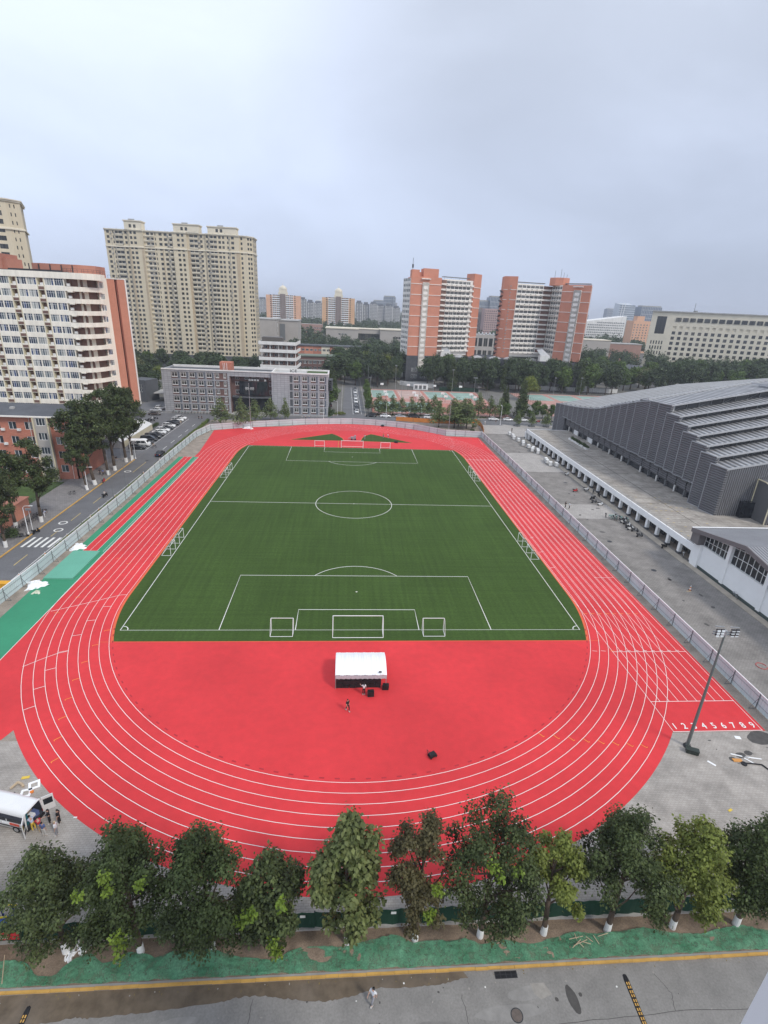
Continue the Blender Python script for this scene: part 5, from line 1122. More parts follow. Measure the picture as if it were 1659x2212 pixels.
# ------------------------------------------------------------------ gymnasium
def gym():
    t = thing('gymnasium', 'dark grey ribbed gymnasium with stepped sawtooth roof at the right', 'building', (110, 30, 0))
    X0 = 81.6; P = 4.17; zsl = .19; XM = 126.0; XE = 172.0
    def zx(z, x): return z+zsl*(min(x, XM)-X0)+.10*max(0, x-XM)
    front = [-13.2+P*i for i in range(7)]                                         # panel lines of the stepped part
    zf = [14.7, 16.3, 17.75, 19.2, 20.65, 22.15, 24.2]
    far_n = 15; ridge_y = 23.0; yb = [ridge_y+(84-ridge_y)*i/far_n for i in range(far_n+1)]; FP = ((23, 27, 31, 35.5, 39.6, 44, 48.5, 53, 57, 61.5, 65, 70, 76, 84), (23.6, 22.4, 21.3, 20.2, 19.1, 17.7, 16.5, 15.7, 15.0, 14.4, 14.0, 13.4, 12.8, 12.1)); zb_ = [float(np.interp(y, *FP)) for y in yb]
    core = MB(); core.box(X0+1.3, -12.6, 0, XE, 83.8, 11.2); core.box(X0+1.3, -4, 12, XE, 50, 14.6); core.build('core', m_slate_plain, t)
    tr = MB(); tm = MB(); gl = MB(); br = MB()
    xs_ = [X0, 92, 104, 115, XM, 140, 156, XE]
    def sheet_(mb, ya, za, yb2, zb2, th=.35):
        for i in range(len(xs_)-1):
            a, c = xs_[i], xs_[i+1]
            mb.add([(a, ya, zx(za, a)), (c, ya, zx(za, c)), (c, yb2, zx(zb2, c)), (a, yb2, zx(zb2, a)), (a, ya, zx(za, a)-th), (c, ya, zx(za, c)-th), (c, yb2, zx(zb2, c)-th), (a, yb2, zx(zb2, a)-th)], [(0, 1, 2, 3), (7, 6, 5, 4), (0, 4, 5, 1), (2, 6, 7, 3)] + ([(0, 3, 7, 4)] if i == 0 else []) + ([(1, 5, 6, 2)] if i == len(xs_)-2 else []))
    # treads and dark clerestories
    treads = []
    for k in range(7):
        y0 = front[k]; z = zf[k]; y1 = (front[k+1]+1.1) if k < 6 else ridge_y
        m_ = MB(); sheet_(m_, y0, z, y1, z+.12 if k < 6 else 23.7); m_.build('roof_tread', m_gymroof, t)
        e = MB()
        for i in range(len(xs_)-1):
            a, c = xs_[i], xs_[i+1]; e.beam((a, y0-.06, zx(z, a)-.3), (c, y0-.06, zx(z, c)-.3), .16, .42)
        e.build('roof_edge', m_trim, t)
        if k > 0:
            g = MB(); yy = y0+1.0
            for i in range(28):
                a = X0+1.6+(XE-X0-1.6)*i/28; c = X0+1.6+(XE-X0-1.6)*(i+1)/28-.18; zl = zf[k-1]+.12
                g.quad((a, yy, zx(zl, a)), (c, yy, zx(zl, c)), (c, yy, zx(z, c)-.35), (a, yy, zx(z, a)-.35))
            g.build('clerestory', m_glassband, t)
            bb = MB()
            for i in range(29): a = X0+1.5+(XE-X0-1.6)*i/28; bb.box(a, yy-.12, zx(zf[k-1]+.1, a), a+.14, yy+.2, zx(z, a)-.3)
            for i in range(0, 28, 2):
                a = X0+1.6+(XE-X0-1.6)*i/28; c = a+(XE-X0)/28; bb.tube((a, yy-.1, zx(zf[k-1]+.2, a)), (c, yy-.1, zx(z, c)-.4), .07, n=4)
            bb.build('clerestory_frame', m_grey_post, t)
            s = MB(); s.add([(X0, y0, zf[k]-2.1), (X0+1.5, y0+.9, zf[k]-2.0), (X0+1.5, y0+.9, zf[k]-.3), (X0, y0, zf[k]-.35)], [(0, 1, 2, 3)]); s.build('step_cheek', m_trim, t)
    # far slope: fine sawtooth strips
    for i in range(far_n):
        m_ = MB(); sheet_(m_, yb[i]+.05, zb_[i]-.1, yb[i+1], zb_[i]-.35, .3); m_.build('roof_tread', m_gymroof2, t)
        e = MB()
        for q in range(len(xs_)-1):
            a, c = xs_[q], xs_[q+1]; e.beam((a, yb[i]+.1, zx(zb_[i], a)-.7), (c, yb[i]+.1, zx(zb_[i], c)-.7), .45, 1.25)
        e.build('roof_edge', m_trim, t)
    # front cladding: overlapping scale-like panels
    ys = front[:-1]+[front[6]]+[(front[6]+ridge_y)/2]+yb; zs = []
    lines = sorted(set(round(y, 3) for y in front+[(front[6]+ridge_y)/2-1.0, (front[6]+ridge_y)/2+2.0]+yb))
    lines = front+[front[6]+P*1.0, front[6]+P*2.0]+yb[1:]
    def ztop(y):
        if y < front[6]: return zf[max(0, min(6, int((y-front[0])/P+1e-6)))]
        if y <= ridge_y: return 24.2+(23.7-24.2)*(y-front[6])/(ridge_y-front[6])
        return float(np.interp(y, *FP))
    for i in range(len(lines)-1):
        ya, yc = lines[i], lines[i+1]; step = ya < front[6]-.1
        za = ztop(ya+.01); zc = za+.1 if step else ztop(yc)
        zb1 = 8.3 if i > 1 else 3.7
        if i == len(lines)-2 or i == len(lines)-3: zb1 = 0.2
        p = MB(); xo = X0-.75      # the panel stands proud at its near edge
        yo = yc+.15
        p.add([(X0-.02, ya, zb1), (xo-.12, yo, zb1), (X0+.5, yo, zb1), (X0+.5, ya, zb1), (X0-.02, ya, za), (xo-.12, yo, zc), (X0+.5, yo, zc), (X0+.5, ya, za)], [(0, 3, 2, 1), (4, 5, 6, 7), (1, 0, 4, 5), (2, 1, 5, 6), (0, 3, 7, 4), (3, 2, 6, 7)])
        pn = p.build('cladding_panel', m_gym, t)
        e = MB(); e.tube((xo-.12, yo, zb1), (xo-.12, yo, zc), .15, n=4); e.tube((X0-.05, ya, za), (xo-.12, yo, zc), .15, n=4); e.tube((X0-.05, ya, zb1), (xo-.12, yo, zb1), .11, n=4); e.build('trim', mat('grey_trim_paint', (.27, .275, .285), .5, .08, .5), pn)
        if i > 1 and zb1 > 1:
            q = MB(); q.box(X0+.55, ya+.1, 5.4, X0+.9, yc-.25, 8.28); q.box(X0+.9, yc-.3, 3.7, X0+1.3, yc+.1, 8.3); q.build('lower_panel', m_gym, t)
            g = MB(); g.box(X0+1.15, ya+.05, 3.7, X0+1.25, yc-.2, 5.4); g.build('ground_glazing', m_glassband, t)
            c = MB(); c.box(X0+.35, yc-.25, 3.7, X0+.65, yc+.05, 5.4); c.build('column', m_white_dirty if i % 2 else m_grey_post, t)
            if i in (15, 18): c = MB(); c.box(X0+.62, ya+.2, 3.75, X0+.8, yc-.3, 5.3); c.build('white_hoarding', m_white, t)
    # near end wall
    e = MB(); 
    for q in range(len(xs_)-1):
        a, c = xs_[q]+(.02 if q == 0 else 0), xs_[q+1]; e.add([(a, -13.15, 0), (c, -13.15, 0), (c, -13.15, zx(14.6, c)), (a, -13.15, zx(14.6, a))], [(0, 1, 2, 3)])
    e.build('end_wall', m_gym_end, t)
    # near lobby with rounded eaves
    l = MB(); prof = [(-13.3, 0), (-13.3, 12.6), (-15.6, 12.6), (-17.0, 12.2), (-18.0, 11.3), (-18.4, 10.0), (-18.4, 0)]
    l.loft([[(x, p[0], p[1]) for p in prof] for x in (89.6, 112)]); l.build('lobby', m_gym_end, t)
    l = MB(); l.box(86.8, -14.5, 3.7, 89.55, -13.2, 7.4); l.build('lobby_glazing', m_glassdark, t)
    l = MB()
    for i in range(len(prof)-1): l.path([(89.5, prof[i][0], prof[i][1]), (89.5, prof[i+1][0], prof[i+1][1])], .12)
    l.build('lobby_trim', m_yellowish, t)
    # open truss field at the upper right of the roof
    for k in range(8):
        tb = MB(); x = 108+k*6; tb.beam((x, 9.0, zx(24.6, x)), (x, 20, zx(24.3, x)), .3, .5); tb.build('roof_truss', m_trim, t)
    tb = MB(); tb.poly([(108, 9.2, zx(24.36, 108)), (126, 9.2, zx(24.36, 126)), (126, 18, zx(24.16, 126)), (108, 18, zx(24.16, 108))]); tb.poly([(126, 9.2, zx(24.36, 126)), (150, 9.2, zx(24.36, 150)), (150, 18, zx(24.16, 150)), (126, 18, zx(24.16, 126))]); tb.build('roof_skylight', m_glassdark, t)
gym()
# ------------------------------------------------------------------ arcade with terrace in front of the gymnasium
def arcade():
    t = thing('arcade_block', 'low white arcade of square columns carrying a paved terrace in front of the gymnasium', 'building', (74, 20, 0))
    Z = 3.7; y0, y1 = -29.9, 73.2
    w = MB(); w.box(66.2, y0, 2.5, 66.6, y1, Z+.12); w.box(66.2, y1-.4, 0, 82, y1, Z); w.box(66.3, y0, 0, 68.6, y0+.6, 2.49); w.build('fascia', m_white, t)
    d = MB(); d.box(66.6, y0, Z-.35, 128, y1-.41, Z); d.build('terrace', mat_brick('terrace_paving', (.31, .28, .245), (.36, .33, .29), (.22, .20, .175), 2.4, 1.2, .05, plan=True, var=.28), t)
    st = MB()
    for y in (-6, 6, 18, 27, 36, 45, 54, 63): st.box(67.2, y, Z+.004, 80.8, y+.14, Z+.012)
    st.box(74, y0, Z+.004, 74.15, y1-1, Z+.012); st.build('terrace_joint', mat('moss_dark_joint', (.11, .10, .085), .9, .3, .6), t)
    mk = MB()
    for i in range(10):
        for j in range(12):
            if random.random() < .8: x = 67.8+i*1.25; y = -27+j*2.3+random.uniform(-.3, .3); mk.box(x, y, Z+.013, x+.55, y+.16, Z+.018, random.choice((0, 0, 1)))
    mk.build('painted_marks', [mat('faded_white_mark', (.5, .48, .42), .8, .2, 1), mat('faded_yellow_line', (0.55, 0.42, 0.16), 0.8, 0.15, 0.5)], t)['kind'] = 'stuff'
    bk = MB(); bk.box(69.4, y0+.7, 0, 69.8, y1-.5, Z-.4); bk.build('back_wall', m_greybeige, t)
    ys = [y0+.5]
    while ys[-1] < y1-2: ys.append(ys[-1]+4.15)
    for i, y in enumerate(ys):
        c = MB(); wide = i in (8, 9); c.box(66.35, y-.35, 0.45, 67.0, y+.35, 2.48); col = c.build('column', m_white, t)
        c = MB(); c.box(66.3, y-.42, 0, 67.1, y+.42, .45); c.build('plinth', m_slate_plain, col)
        if i < len(ys)-1:
            g = MB(); g.box(68.6, y+.5, .1, 68.7, y+3.7, 2.6); g.build('glazing', m_glassband, t)
            f = MB()
            for q in range(5): f.box(68.5, y+.5+q*.8-.04, .1, 68.6, y+.5+q*.8+.04, 2.6)
            f.box(68.5, y+.5, 1.4, 68.6, y+3.7, 1.48); f.build('glazing_bar', m_grey_post, t)
    r = MB()
    for i in range(42): y = y0+.3+i*2.45; r.tube((66.4, y, Z+.1), (66.4, y, Z+.75), .03, n=4)
    for z_ in (Z+.4, Z+.75): r.tube((66.4, y0, z_), (66.4, y1, z_), .03, n=4)
    r.build('handrail', m_steel, t)
    p = MB(); p.box(76.6, 44, Z, 77.8, 58.5, Z+.55); p.build('planter', m_white_dirty, t)
    s = MB(); s.box(64.6, y0, 0, 66.15, y1, .12); s.build('step', mat('beige_step', (.42, .37, .30), .9, .15, .6), t)
arcade()
def white_hall():
    t = thing('pool_hall', 'white walled hall with large dark windows and low gabled grey roof at the right edge', 'building', (80, -52, 0))
    Y0, Y1 = -78.0, -30.1; rid = -43.0
    zr = lambda y: 9.95-.185*abs(y-rid) if y > -56 else 9.95-.185*13+.0*(y+56)
    w = MB(); wins = []; X = 66.5
    piers = [-30.1, -38.6, -47.8, -57.0, -66.2, -75.4]
    w.box(X, Y0, .55, X+.35, Y1, 4.75)
    for y in piers: w.box(X-.28, y-.4, 0.5, X+.5, y+.4, zr(y)-.35)
    w.box(X+.36, Y1-.35, 0, 80, Y1, 7.2); w.build('wall', m_white, t)
    b = MB(); b.box(X-.12, Y0, 0, X+.3, Y1, .55); b.build('plinth', mat('dark_green_plinth', (.07, .09, .085), .8, .1, .5), t)
    for i in range(len(piers)-1):
        a, c = piers[i]-.4, piers[i+1]+.4; g = MB(); n = 7
        for k in range(n):
            u0 = a+(c-a)*k/n; u1 = a+(c-a)*(k+1)/n
            for (f0, f1) in ((0, .38), (.38, .76), (.76, 1)):
                h = lambda u, f: 4.78+(zr(u)-.55-4.78)*f
                g.quad((X+.3, u0, h(u0, f0)), (X+.3, u1, h(u1, f0)), (X+.3, u1, h(u1, f1)), (X+.3, u0, h(u0, f1)))
        wi = g.build('window', m_glassdark, t); f = MB()
        for k in range(n+1): u = a+(c-a)*k/n; f.box(X+.2, u-.04, 4.76, X+.29, u+.04, zr(u)-.5)
        for ff in (.38, .76):
            f.beam((X+.24, a, 4.78+(zr(a)-.55-4.78)*ff), (X+.24, (a+c)/2, 4.78+(zr((a+c)/2)-.55-4.78)*ff), .08, .08); f.beam((X+.24, (a+c)/2, 4.78+(zr((a+c)/2)-.55-4.78)*ff), (X+.24, c, 4.78+(zr(c)-.55-4.78)*ff), .08, .08)
        f.box(X-.1, a, 4.7, X+.28, c, 4.78); f.build('frame', m_frame_w, wi)
    r = MB(); ys_ = [-29.3, rid, -56, -78]
    rf = [(y, zr(y)) for y in ys_]
    for i in range(3):
        (ya, za), (yc, zc) = rf[i], rf[i+1]
        r.add([(X-1.3, ya, za), (X-1.3, yc, zc), (110, yc, zc), (110, ya, za)], [(0, 1, 2, 3)])
    r.build('roof', mat_rib('hall_roof_sheet', (.30, .30, .31), 'X', .55, .5, .3, .8, contrast=.35), t)
    e = MB()
    for i in range(3):
        (ya, za), (yc, zc) = rf[i], rf[i+1]; e.beam((X-1.35, ya, za-.75), (X-1.35, yc, zc-.75), .25, .8)
    e.beam((X-1.3, -29.25, zr(-29.3)-.5), (112, -29.25, zr(-29.3)-.5), .2, .62); e.box(X-1.2, -31.6, 4.8, X+.3, -29.4, zr(-30)-.1); e.build('eaves', mat('brown_grey_fascia', (.17, .155, .155), .7, .1, .4), t)
    e = MB(); e.box(X-1.4, -29.5, zr(-29.3)+.1, X+44, -29.2, zr(-29.3)+.2); e.build('ridge_flashing', m_white, t)
    c = MB(); c.box(X-.5, -31.8, 0, X+.6, -29.8, 4.8); c.build('corner_pier', m_white, t)
white_hall()
b = MB(); b.box(64.9, -80, 0.0, 66.15, -30, .12); struct(b, 'hall_footpath', mat('beige_step', (.42, .37, .30), .9, .15, .6))
# ------------------------------------------------------------------ people
SKIN = mat('skin', (.50, .31, .23), .6, .08, 3); HAIR = mat('black_hair', (.015, .013, .012), .5, .2, 5)
def cloth(n, c): return mat('cloth_'+n, c, .85, .12, 3)
C_BLACK = cloth('black', (.02, .02, .023)); C_WHITE = cloth('white', (.72, .73, .75)); C_BLUE = cloth('blue', (.10, .14, .30)); C_GREY = cloth('grey', (.28, .28, .30)); C_RED = cloth('red', (.45, .04, .05)); C_YELL = cloth('yellow', (.70, .50, .08)); C_TAN = cloth('tan', (.48, .38, .26)); C_ORANGE = cloth('orange', (.75, .22, .04)); C_PALE = cloth('pale', (.55, .53, .50)); C_PINK = cloth('pink', (.62, .42, .44))
C_SHOE = cloth('shoe', (.5, .48, .45))
def skin_mesh(name, V, E, root=0, sub=1):
    me = bpy.data.meshes.new(name); me.from_pydata([v[:3] for v in V], E, []); o = bpy.data.objects.new(name, me); COL.objects.link(o)
    o.modifiers.new('Skin', 'SKIN'); o.modifiers['Skin'].use_smooth_shade = True
    for i, v in enumerate(V): d = me.skin_vertices[0].data[i]; d.radius = (v[3], v[4] if len(v) > 4 else v[3]); d.use_root = (i == root)
    su = o.modifiers.new('Sub', 'SUBSURF'); su.levels = sub; su.render_levels = sub
    dg = bpy.context.evaluated_depsgraph_get(); r = bpy.data.meshes.new_from_object(o.evaluated_get(dg)); r.name = name
    bpy.data.objects.remove(o); bpy.data.meshes.remove(me); return r
BODY = {}
def pose_meshes(pose):
    if pose in BODY: return BODY[pose]
    lean = {'bend': .45, 'ride': .15}.get(pose, 0.03); hip = .95 if pose != 'ride' else .80
    def up(d, x=0, dy=0): return (x, -math.sin(lean)*d+dy, hip+math.cos(lean)*d)          # point d above the hip along the spine
    sh = {s: (s*.185, *up(.47)[1:]) for s in (-1, 1)}
    arm = {}
    for s in (-1, 1):
        S_ = Vector(sh[s])
        if pose == 'walk': el = S_+Vector((s*.06, s*.10, -.27)); wr = el+Vector((0, s*.06-.10, -.22))
        elif pose == 'reach' and s > 0: el = S_+Vector((s*.10, -.18, -.20)); wr = el+Vector((.06, -.22, .02))
        elif pose == 'bend': el = S_+Vector((s*.04, -.16, -.22)); wr = el+Vector((-s*.05, -.18, -.12))
        elif pose == 'ride': el = S_+Vector((s*.05, -.18, -.20)); wr = el+Vector((0, -.24, .02))
        elif pose == 'phone' and s > 0: el = S_+Vector((s*.10, -.03, -.26)); wr = el+Vector((-.10, -.16, .20))
        else: el = S_+Vector((s*.07, .03, -.28)); wr = el+Vector((s*.01, -.05, -.25))
        arm[s] = (S_, el, wr)
    leg = {}
    for s in (-1, 1):
        H = Vector((s*.095, 0, hip-.04))
        if pose == 'walk': kn = H+Vector((0, -.16*s-.06, -.40)); an = kn+Vector((0, .18 if s < 0 else .03, -.40 if s > 0 else -.36))
        elif pose == 'ride': kn = H+Vector((s*.05, -.40, -.02)); an = kn+Vector((0, .02, -.42))
        elif pose == 'bend': kn = H+Vector((s*.02, -.03, -.42)); an = kn+Vector((0, .05, -.40))
        else: kn = H+Vector((s*.015, -.02, -.42)); an = kn+Vector((0, .03, -.40))
        leg[s] = (H, kn, an)
    V = [(0, 0, hip, .13, .10), (*up(.20), .125, .095), (*up(.38), .15, .105), (*up(.53), .055), (*up(.60, dy=-.01), .066, .075), (*up(.68, dy=-.025), .076, .094), (*up(.765, dy=-.015), .05, .062), (*up(.655, dy=-.125), .012)]
    E_ = [(0, 1), (1, 2), (2, 3), (3, 4), (4, 5), (5, 6), (5, 7)]
    for s in (-1, 1):
        a, el, wr = arm[s]; i = len(V); d = (wr-el).normalized(); hand = wr+d*.07
        V += [(*a, .06), (*el, .043), (*wr, .028), (*hand, .034, .018)]; E_ += [(2, i), (i, i+1), (i+1, i+2), (i+2, i+3)]
        side = Vector((0, 1, 0)) if abs(d.z) > .5 else Vector((1, 0, 0))
        for f, ln in enumerate((.075, .085, .08, .062)):
            b0 = hand+side*(.022-.0145*f)+d*.03; tip = b0+d*ln*.8+Vector((-s*.02, 0, 0)); j = len(V); V += [(*b0, .009), (*tip, .007)]; E_ += [(i+3, j), (j, j+1)]
        j = len(V); tb = wr+d*.035+side*.035; V += [(*tb, .010), (*(tb+d*.045+side*.018), .008)]; E_ += [(i+2, j), (j, j+1)]
        h, kn, an = leg[s]; i = len(V); toe = an+Vector((0, -.15, -.045)); heel = an+Vector((0, .03, -.05))
        V += [(*h, .085), (*kn, .058), (*an, .038), (*toe, .034, .026)]; E_ += [(0, i), (i, i+1), (i+1, i+2), (i+2, i+3)]
    body = skin_mesh('body', V, E_)
    V = [(0, 0, hip-.07, .158, .128), (*up(.20), .15, .118), (*up(.38), .172, .125), (*up(.50), .085)]; E_ = [(0, 1), (1, 2), (2, 3)]
    for s in (-1, 1): a, el, wr = arm[s]; i = len(V); V += [(*a, .078), (*(a+(el-a)*.85), .064)]; E_ += [(2, i), (i, i+1)]
    shirt = skin_mesh('shirt', V, E_)
    V = [(0, 0, hip+.10, .140, .112), (0, 0, hip-.05, .146, .118)]; E_ = [(0, 1)]
    for s in (-1, 1): h, kn, an = leg[s]; i = len(V); V += [(*(h+Vector((0, 0, -.03))), .105), (*kn, .075), (*(an+(kn-an)*.08), .058)]; E_ += [(1, i), (i, i+1), (i+1, i+2)]
    tr = skin_mesh('trousers', V, E_)
    b = MB()
    for s in (-1, 1):
        an = leg[s][2]; b.obox((an.x, an.y-.06, max(.045, an.z-.045)), .095, .27, .085)
    shoes = b.mesh('shoes', C_SHOE)
    def cap(long):
        b = MB(); c = Vector(up(.715, dy=.005)); rings = []
        for k in range(6):
            th = k/5*PI*.62; rr = math.sin(th) if k else .02; rings.append([(c.x+.088*rr*math.cos(q*PI/5), c.y+.106*rr*math.sin(q*PI/5)+.006*k, c.z+.095*math.cos(th)) for q in range(10)])
        b.loft(rings)
        if long: b.loft([[(c.x+.085*math.cos(q*PI/4)*k1, c.y+.05+.05*math.sin(q*PI/4), c.z-z_) for q in range(8)] for k1, z_ in ((1, 0), (1.05, .12), (.9, .30))])
        return b.mesh('hair', HAIR, True)
    BODY[pose] = dict(body=body, shirt=shirt, trousers=tr, shoes=shoes, hair=cap(False), long=cap(True)); return BODY[pose]
def person(label, loc, rz, pose, shirt, trousers, hair=HAIR, long=False, group=None, scale=1.0):
    """rz: direction the person faces, degrees, 0 = away from the camera side (+Y)"""
    M = pose_meshes(pose); r = thing('person', label, 'person', loc, math.radians(rz+180), group); r.scale = (scale,)*3
    for nm, me, m in (('body', M['body'], SKIN), ('shirt', M['shirt'], shirt), ('trousers', M['trousers'], trousers), ('shoes', M['shoes'], C_SHOE), ('hair', M['long' if long else 'hair'], hair)):
        if not me.materials: me.materials.append(m)
        o = obj(nm, me, r)
        if me.materials[0] is not m: o.material_slots[0].link = 'OBJECT'; o.material_slots[0].material = m
    return r
Z0 = .03
person('person in white shirt and black trousers handling crates at the tent', (0.5, -66.25, Z0), 10, 'reach', C_WHITE, C_BLACK, long=True)
person('person in black tee and black trousers striding across red ground below the tent', (-1.5, -69.0, Z0), -150, 'walk', C_BLACK, C_BLACK)
person('person with long dark hair in white top walking along the near road', (0.25, -96.8, 0.01), 140, 'walk', C_WHITE, C_GREY, long=True)
person('person in dark plaid shirt and pale trousers standing behind the white van', (-28.15, -83.75, 0.02), -10, 'stand', C_BLUE, C_PALE)
person('fair haired person in white shirt nearest the track behind the white van', (-27.1, -83.7, 0.02), 100, 'stand', C_WHITE, C_GREY, hair=C_TAN)
person('person in black beside the open far door of the white van', (-28.3, -82.5, 0.02), 110, 'reach', C_BLACK, C_BLACK)
person('person in black standing at the track edge facing the white van', (-27.45, -82.55, 0.02), 95, 'stand', C_BLACK, C_BLACK)
person('person in pale blue shirt bending into the back of the white van', (-29.35, -83.15, 0.02), 60, 'bend', cloth('pale_blue', (.45, .52, .68)), C_YELL)
person('person in red shirt between the plaid shirt and the white van', (-28.65, -83.35, 0.02), 50, 'bend', C_RED, C_TAN)
person('person in black walking beside a companion in white on the plaza', (52.5, -.4, 0.015), -70, 'walk', C_BLACK, C_BLACK)
person('person in white walking beside a companion in black on the plaza', (53.2, -1.2, 0.015), -70, 'walk', C_WHITE, C_BLACK)
person('person in black standing by the trolleys at the far end of the plaza', (64.2, 84.1, 0.02), 0, 'stand', C_BLACK, C_BLACK)
person('person in white walking where the cross road meets the plaza', (56.5, 97, 0.02), 20, 'walk', C_WHITE, C_PALE)
person('person in dark clothes crossing near the white parked cars', (61.5, 98.5, 0.02), -90, 'walk', C_BLACK, C_GREY)
person('person in white shirt and dark trousers walking on the left road', (-63.0, -33.5, 0.02), 170, 'walk', C_WHITE, C_BLACK)
person('person in pale blue among the bicycles on the left sidewalk', (-65.6, -11.4, 0.13), -40, 'bend', cloth('pale_blue', (.45, .52, .68)), C_WHITE)
person('person in dark clothes, left of two on the sidewalk by the poplars', (-66.6, 17.6, 0.13), 20, 'walk', C_BLACK, C_BLACK)
person('person in dark clothes, right of two on the sidewalk by the poplars', (-65.7, 17.4, 0.13), 20, 'walk', C_BLUE, C_BLACK)
person('person in dark clothes walking alone past the shed entrance', (-67.4, 30, 0.13), 180, 'walk', C_BLACK, C_GREY)
person('person in pale clothes walking beside the parked car row', (-64.0, 80, 0.02), 180, 'walk', C_TAN, C_PALE)
person('person in dark clothes in front of the teaching building, one of a pair', (-60.0, 90, 0.02), 180, 'walk', C_BLACK, C_BLACK, group='pair walking by the teaching building')
person('person in dark clothes in front of the teaching building, one of a pair', (-58.9, 90.3, 0.02), 180, 'walk', C_BLACK, C_BLACK, group='pair walking by the teaching building')
person('person in orange walking under the teaching building windows', (-50.5, 98.5, 0.02), 90, 'walk', C_ORANGE, C_PALE)
person('worker in orange crouched on the far bend of the track', (11.5, 68.5, 0.03), 180, 'bend', C_ORANGE, C_BLUE)
person('worker in white shirt at the far bend beside the worker in orange', (13.3, 68.0, 0.03), 90, 'bend', C_WHITE, C_BLUE)
person('worker in pale shirt on the right green segment of the far D area', (4.6, 65.6, 0.03), 180, 'bend', C_WHITE, C_GREY)
person('person in white walking near the parked scooters in front of the side street', (-7.5, 101, 0.02), 90, 'walk', C_WHITE, C_GREY)
for i, x in enumerate((-20.2, -18.8, -17.4)): person('person in pale clothes, one of a group on the road below the teaching building', (x, 96.5+.4*i, 0.02), 90, 'walk', (C_WHITE, C_PINK, C_WHITE)[i], (C_GREY, C_BLACK, C_BLUE)[i], group='group walking below the teaching building')
# ------------------------------------------------------------------ goals
def goal(label, x0, x1, y, h, dy, r, group=None, top=.0, rz=None):
    t = thing('football_goal', label, 'goal', ((x0+x1)/2, y, 0.03) if rz is None else rz[:3], 0 if rz is None else rz[3], group); w2 = (x1-x0)/2
    for s in (-1, 1):
        b = MB(); b.tube((s*w2, 0, 0), (s*w2, 0, h), r); b.build('post', m_white, t, local=True)
        b = MB(); b.path([(s*w2, 0, h), (s*w2, dy*top, h-.02), (s*w2, dy, .05), (s*w2, 0, .05)], r*.7); b.build('side_frame', m_white, t, local=True)
    b = MB(); b.tube((-w2, 0, h), (w2, 0, h), r); b.build('crossbar', m_white, t, local=True)
    b = MB(); b.tube((-w2, dy, .05), (w2, dy, .05), r*.8); b.build('ground_bar', m_white, t, local=True)
    return t
goal('large white goal on the near goal line', -3.66, 3.66, -52.5, 2.44, -2.0, .058, 'large goals', .35)
goal('large white goal on the far goal line', -3.66, 3.66, 52.6, 2.44, 1.8, .07, 'large goals', .35)
goal('small white goal left of the near large goal', -12.6, -9.4, -52.6, 2.1, -1.6, .045, 'small goals', .3); goal('small white goal right of the near large goal', 9.6, 12.8, -52.6, 2.1, -1.6, .045, 'small goals', .3)
goal('small white goal left of the far large goal', -12.5, -9.3, 53.0, 2.1, 1.4, .055, 'small goals', .3); goal('small white goal right of the far large goal', 9.6, 12.8, 52.8, 2.1, 1.4, .055, 'small goals', .3)
for (x, y, a, lab) in ((-34.2, -27.4, PI/2, 'nearer small goal of the pair on the left touchline'), (-34.2, -22.0, PI/2, 'farther small goal of the pair on the left touchline'), (-34.2, 19.6, PI/2, 'nearer small goal of the far pair on the left touchline'), (-34.0, 24.0, PI/2, 'farther small goal of the far pair on the left touchline'),
                       (34.2, -27.5, -PI/2, 'nearer small goal of the pair on the right touchline'), (34.2, -21.9, -PI/2, 'farther small goal of the pair on the right touchline'), (34.2, 21.0, -PI/2, 'nearer small goal of the far pair on the right touchline'), (34.2, 26.4, -PI/2, 'farther small goal of the far pair on the right touchline')):
    goal(lab, -1.4, 1.4, 0, 2.0, 1.7, .045, 'small goals', .3, rz=(x, y, 0.03, a))
b = MB(); b.tube((-4.7, 53.2, 0.03), (-4.6, 53.3, 2.2), .05); b.tube((-4.9, 53.2, .05), (-4.4, 53.2, .05), .05); b.thing('corner_post', C_YELL, 'yellow marker post standing left of the far large goal', 'post')
